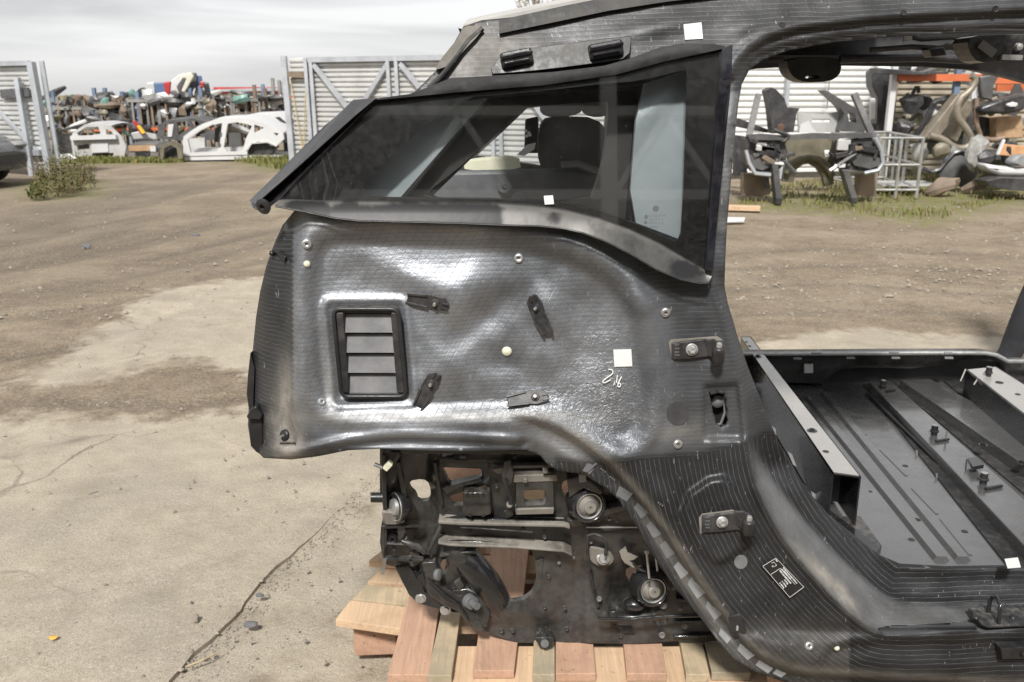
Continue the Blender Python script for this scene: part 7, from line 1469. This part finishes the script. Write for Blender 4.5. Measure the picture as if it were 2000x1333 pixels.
bm_.obj('branches', M_BROWNST, tr)['kind'] = 'stuff'; lo_ = mesh_obj('leaves', lvv, lff, leafm('yellow_leaves', (.34, .28, .05), (.42, .36, .12)), tr); lo_['kind'] = 'stuff'

# ---- the steel shed behind the photographer, seen only as reflections in the glass
sh = thing('open_shed', 'open fronted steel shed with pale lattice trusses behind the photographer', 'shed', (0, -13, 0))
M_SHED = paint('shed_steel', (.8, .8, .78), .5, .2, .1, .05, sc=1, bump=0); M_SHEDW = paint('shed_cladding', (.07, .07, .072), .6, 0, .2, .1, sc=1, bump=0)
b = MB(); b.box((0, -19, 3.2), (40, .1, 6.4)); b.obj('rear_wall', M_SHEDW, sh)
b = MB(); b.box((0, -14.5, 6.45), (40, 9, .1), Matrix.Rotation(.04, 3, 'X')); b.obj('roof', M_SHEDW, sh)
for k in range(-3, 4): b = MB(); b.box((k * 6 + 1.5, -10.2, 3.1), (.25, .25, 6.2)); b.obj('column', M_SHED, sh)
for z in (4.2, 5.6): b = MB(); b.box((0, -10.2, z), (40, .16, .16)); b.obj('truss_chord', M_SHED, sh)
for k in range(-12, 12):
    b = MB(); x = k * 1.6; b.bar((x, -10.2, 4.25), (x + (.8 if k % 2 else -.8), -10.2, 5.55), .1, .1); b.obj('truss_web', M_SHED, sh)
# ================================================================ the bystander at the right edge
def skin_body(name, joints, edges, mat, parent, sub=2, root=0):
    me = bpy.data.meshes.new(name); me.from_pydata([j[0] for j in joints], edges, []); o = bpy.data.objects.new(name, me); link(o, parent)
    m = o.modifiers.new('skin', 'SKIN'); s = me.skin_vertices
    for i, j in enumerate(joints): s[0].data[i].radius = j[1] if hasattr(j[1], '__len__') else (j[1], j[1])
    s[0].data[root].use_root = True
    o.modifiers.new('sub', 'SUBSURF').levels = sub; o.modifiers['sub'].render_levels = sub
    me.materials.append(mat)
    dg = bpy.context.evaluated_depsgraph_get(); nm = bpy.data.meshes.new_from_object(o.evaluated_get(dg)); o.modifiers.clear(); o.data = nm; bpy.data.meshes.remove(me); nm.name = name
    nm.polygons.foreach_set('use_smooth', [True] * len(nm.polygons)); return o
pY = 4.45; px0 = at(2008, 600, pY).x - .10
ps = thing('person', 'person in dark trousers and dark jacket walking behind the shell at the right edge', 'person', (2.93, pY, 0), rz=R(-90))
M_TROU = paint('dark_trousers', (.022, .023, .028), .85, 0, .3, .05, sc=8, bump=.3, bsc=40); M_JACK = paint('dark_jacket', (.03, .032, .04), .8, 0, .3, .05, sc=8, bump=.3, bsc=40); M_SKIN = paint('skin', (.52, .33, .25), .5, 0, .08, 0, bump=.05); M_HAIR = paint('hair', (.05, .035, .025), .6, 0, .3, 0); M_BOOT = paint('boots', (.04, .03, .025), .6, 0, .3, .2)
# body surface: legs, trunk, arms as one figure
J = [((0, 0, .95), (.15, .11)), ((0, 0, 1.15), (.15, .10)), ((0, .0, 1.38), (.18, .11)), ((0, 0, 1.50), (.06, .06)), ((0, -.01, 1.56), (.055, .055)),
     ((-.10, 0, .88), (.105, .11)), ((-.10, -.20, .51), (.078, .082)), ((-.10, -.31, .11), (.06, .062)), ((-.10, -.45, .05), (.04, .035)),
     ((.10, 0, .88), (.105, .11)), ((.10, .08, .49), (.078, .082)), ((.10, .34, .15), (.06, .062)), ((.10, .26, .06), (.04, .035)),
     ((-.20, 0, 1.42), (.062, .062)), ((-.26, .02, 1.14), (.046, .046)), ((-.22, -.10, .92), (.036, .036)), ((.20, 0, 1.42), (.062, .062)), ((.27, .02, 1.14), (.046, .046)), ((.24, -.10, .92), (.036, .036))]
E = [(0, 1), (1, 2), (2, 3), (3, 4), (0, 5), (5, 6), (6, 7), (7, 8), (0, 9), (9, 10), (10, 11), (11, 12), (2, 13), (13, 14), (14, 15), (2, 16), (16, 17), (17, 18)]
bd = skin_body('body', J, E, M_TROU, ps)
J2 = [((0, 0, .86), (.17, .125)), ((0, 0, 1.15), (.165, .115)), ((0, 0, 1.38), (.195, .125)), ((0, 0, 1.49), (.075, .075)), ((-.21, 0, 1.42), (.075, .075)), ((-.265, .02, 1.14), (.058, .058)), ((-.225, -.09, .94), (.048, .048)), ((.21, 0, 1.42), (.075, .075)), ((.275, .02, 1.14), (.058, .058)), ((.245, -.09, .94), (.048, .048))]
skin_body('jacket', J2, [(0, 1), (1, 2), (2, 3), (2, 4), (4, 5), (5, 6), (2, 7), (7, 8), (8, 9)], M_JACK, ps)
def localmesh(name, b, mat, parent, sm=60):
    me = bpy.data.meshes.new(name); me.from_pydata([tuple(v) for v in b.v], [], b.f); me.update(); me.materials.append(mat); me.polygons.foreach_set('use_smooth', [True] * len(me.polygons)); o = bpy.data.objects.new(name, me); link(o, parent); return o
b = MB(); b.ball((0, -.02, 1.66), (.078, .098, .118), 18, 14); b.ball((0, -.122, 1.65), (.014, .022, .02), 8, 6); b.tube([(0, 0, 1.50), (0, -.01, 1.60)], .055, 12)
for s in (-1, 1): b.ball((s * .08, -.01, 1.655), (.012, .02, .03), 8, 6)
hd = localmesh('head', b, M_SKIN, ps)
b = MB()
for s in (-1, 1): b.ball((s * .03, -.105, 1.675), (.013, .008, .008), 8, 6)
localmesh('eyes', b, M_WHITE, hd)
b = MB(); b.ball((0, 0, 1.69), (.086, .098, .105), 16, 10); localmesh('hair', b, M_HAIR, hd)
for s in (-1, 1):
    b = MB(); c = Vector((s * .23, -.11, .90)); b.ball(c + Vector((0, 0, -.045)), (.022, .038, .05), 10, 8)
    for k, (dy, L) in enumerate(((-.028, .062), (-.010, .072), (.008, .068), (.026, .055))): b.tube([c + Vector((0, dy, -.08)), c + Vector((-s * .004, dy, -.08 - L * .5)), c + Vector((-s * .018, dy - .004, -.08 - L))], [.009, .008, .006], 6)
    b.tube([c + Vector((0, -.03, -.03)), c + Vector((-s * .01, -.055, -.06)), c + Vector((-s * .014, -.058, -.085))], [.011, .009, .007], 6); localmesh('hand', b, M_SKIN, ps)
for x, y in ((-.10, -.33), (.10, .36)):
    b = MB(); b.ball((x, y - .06, .045), (.05, .145, .045), 14, 8); b.tube([(x, y, .02), (x, y, .16)], .058, 12); localmesh('boot', b, M_BOOT, ps)
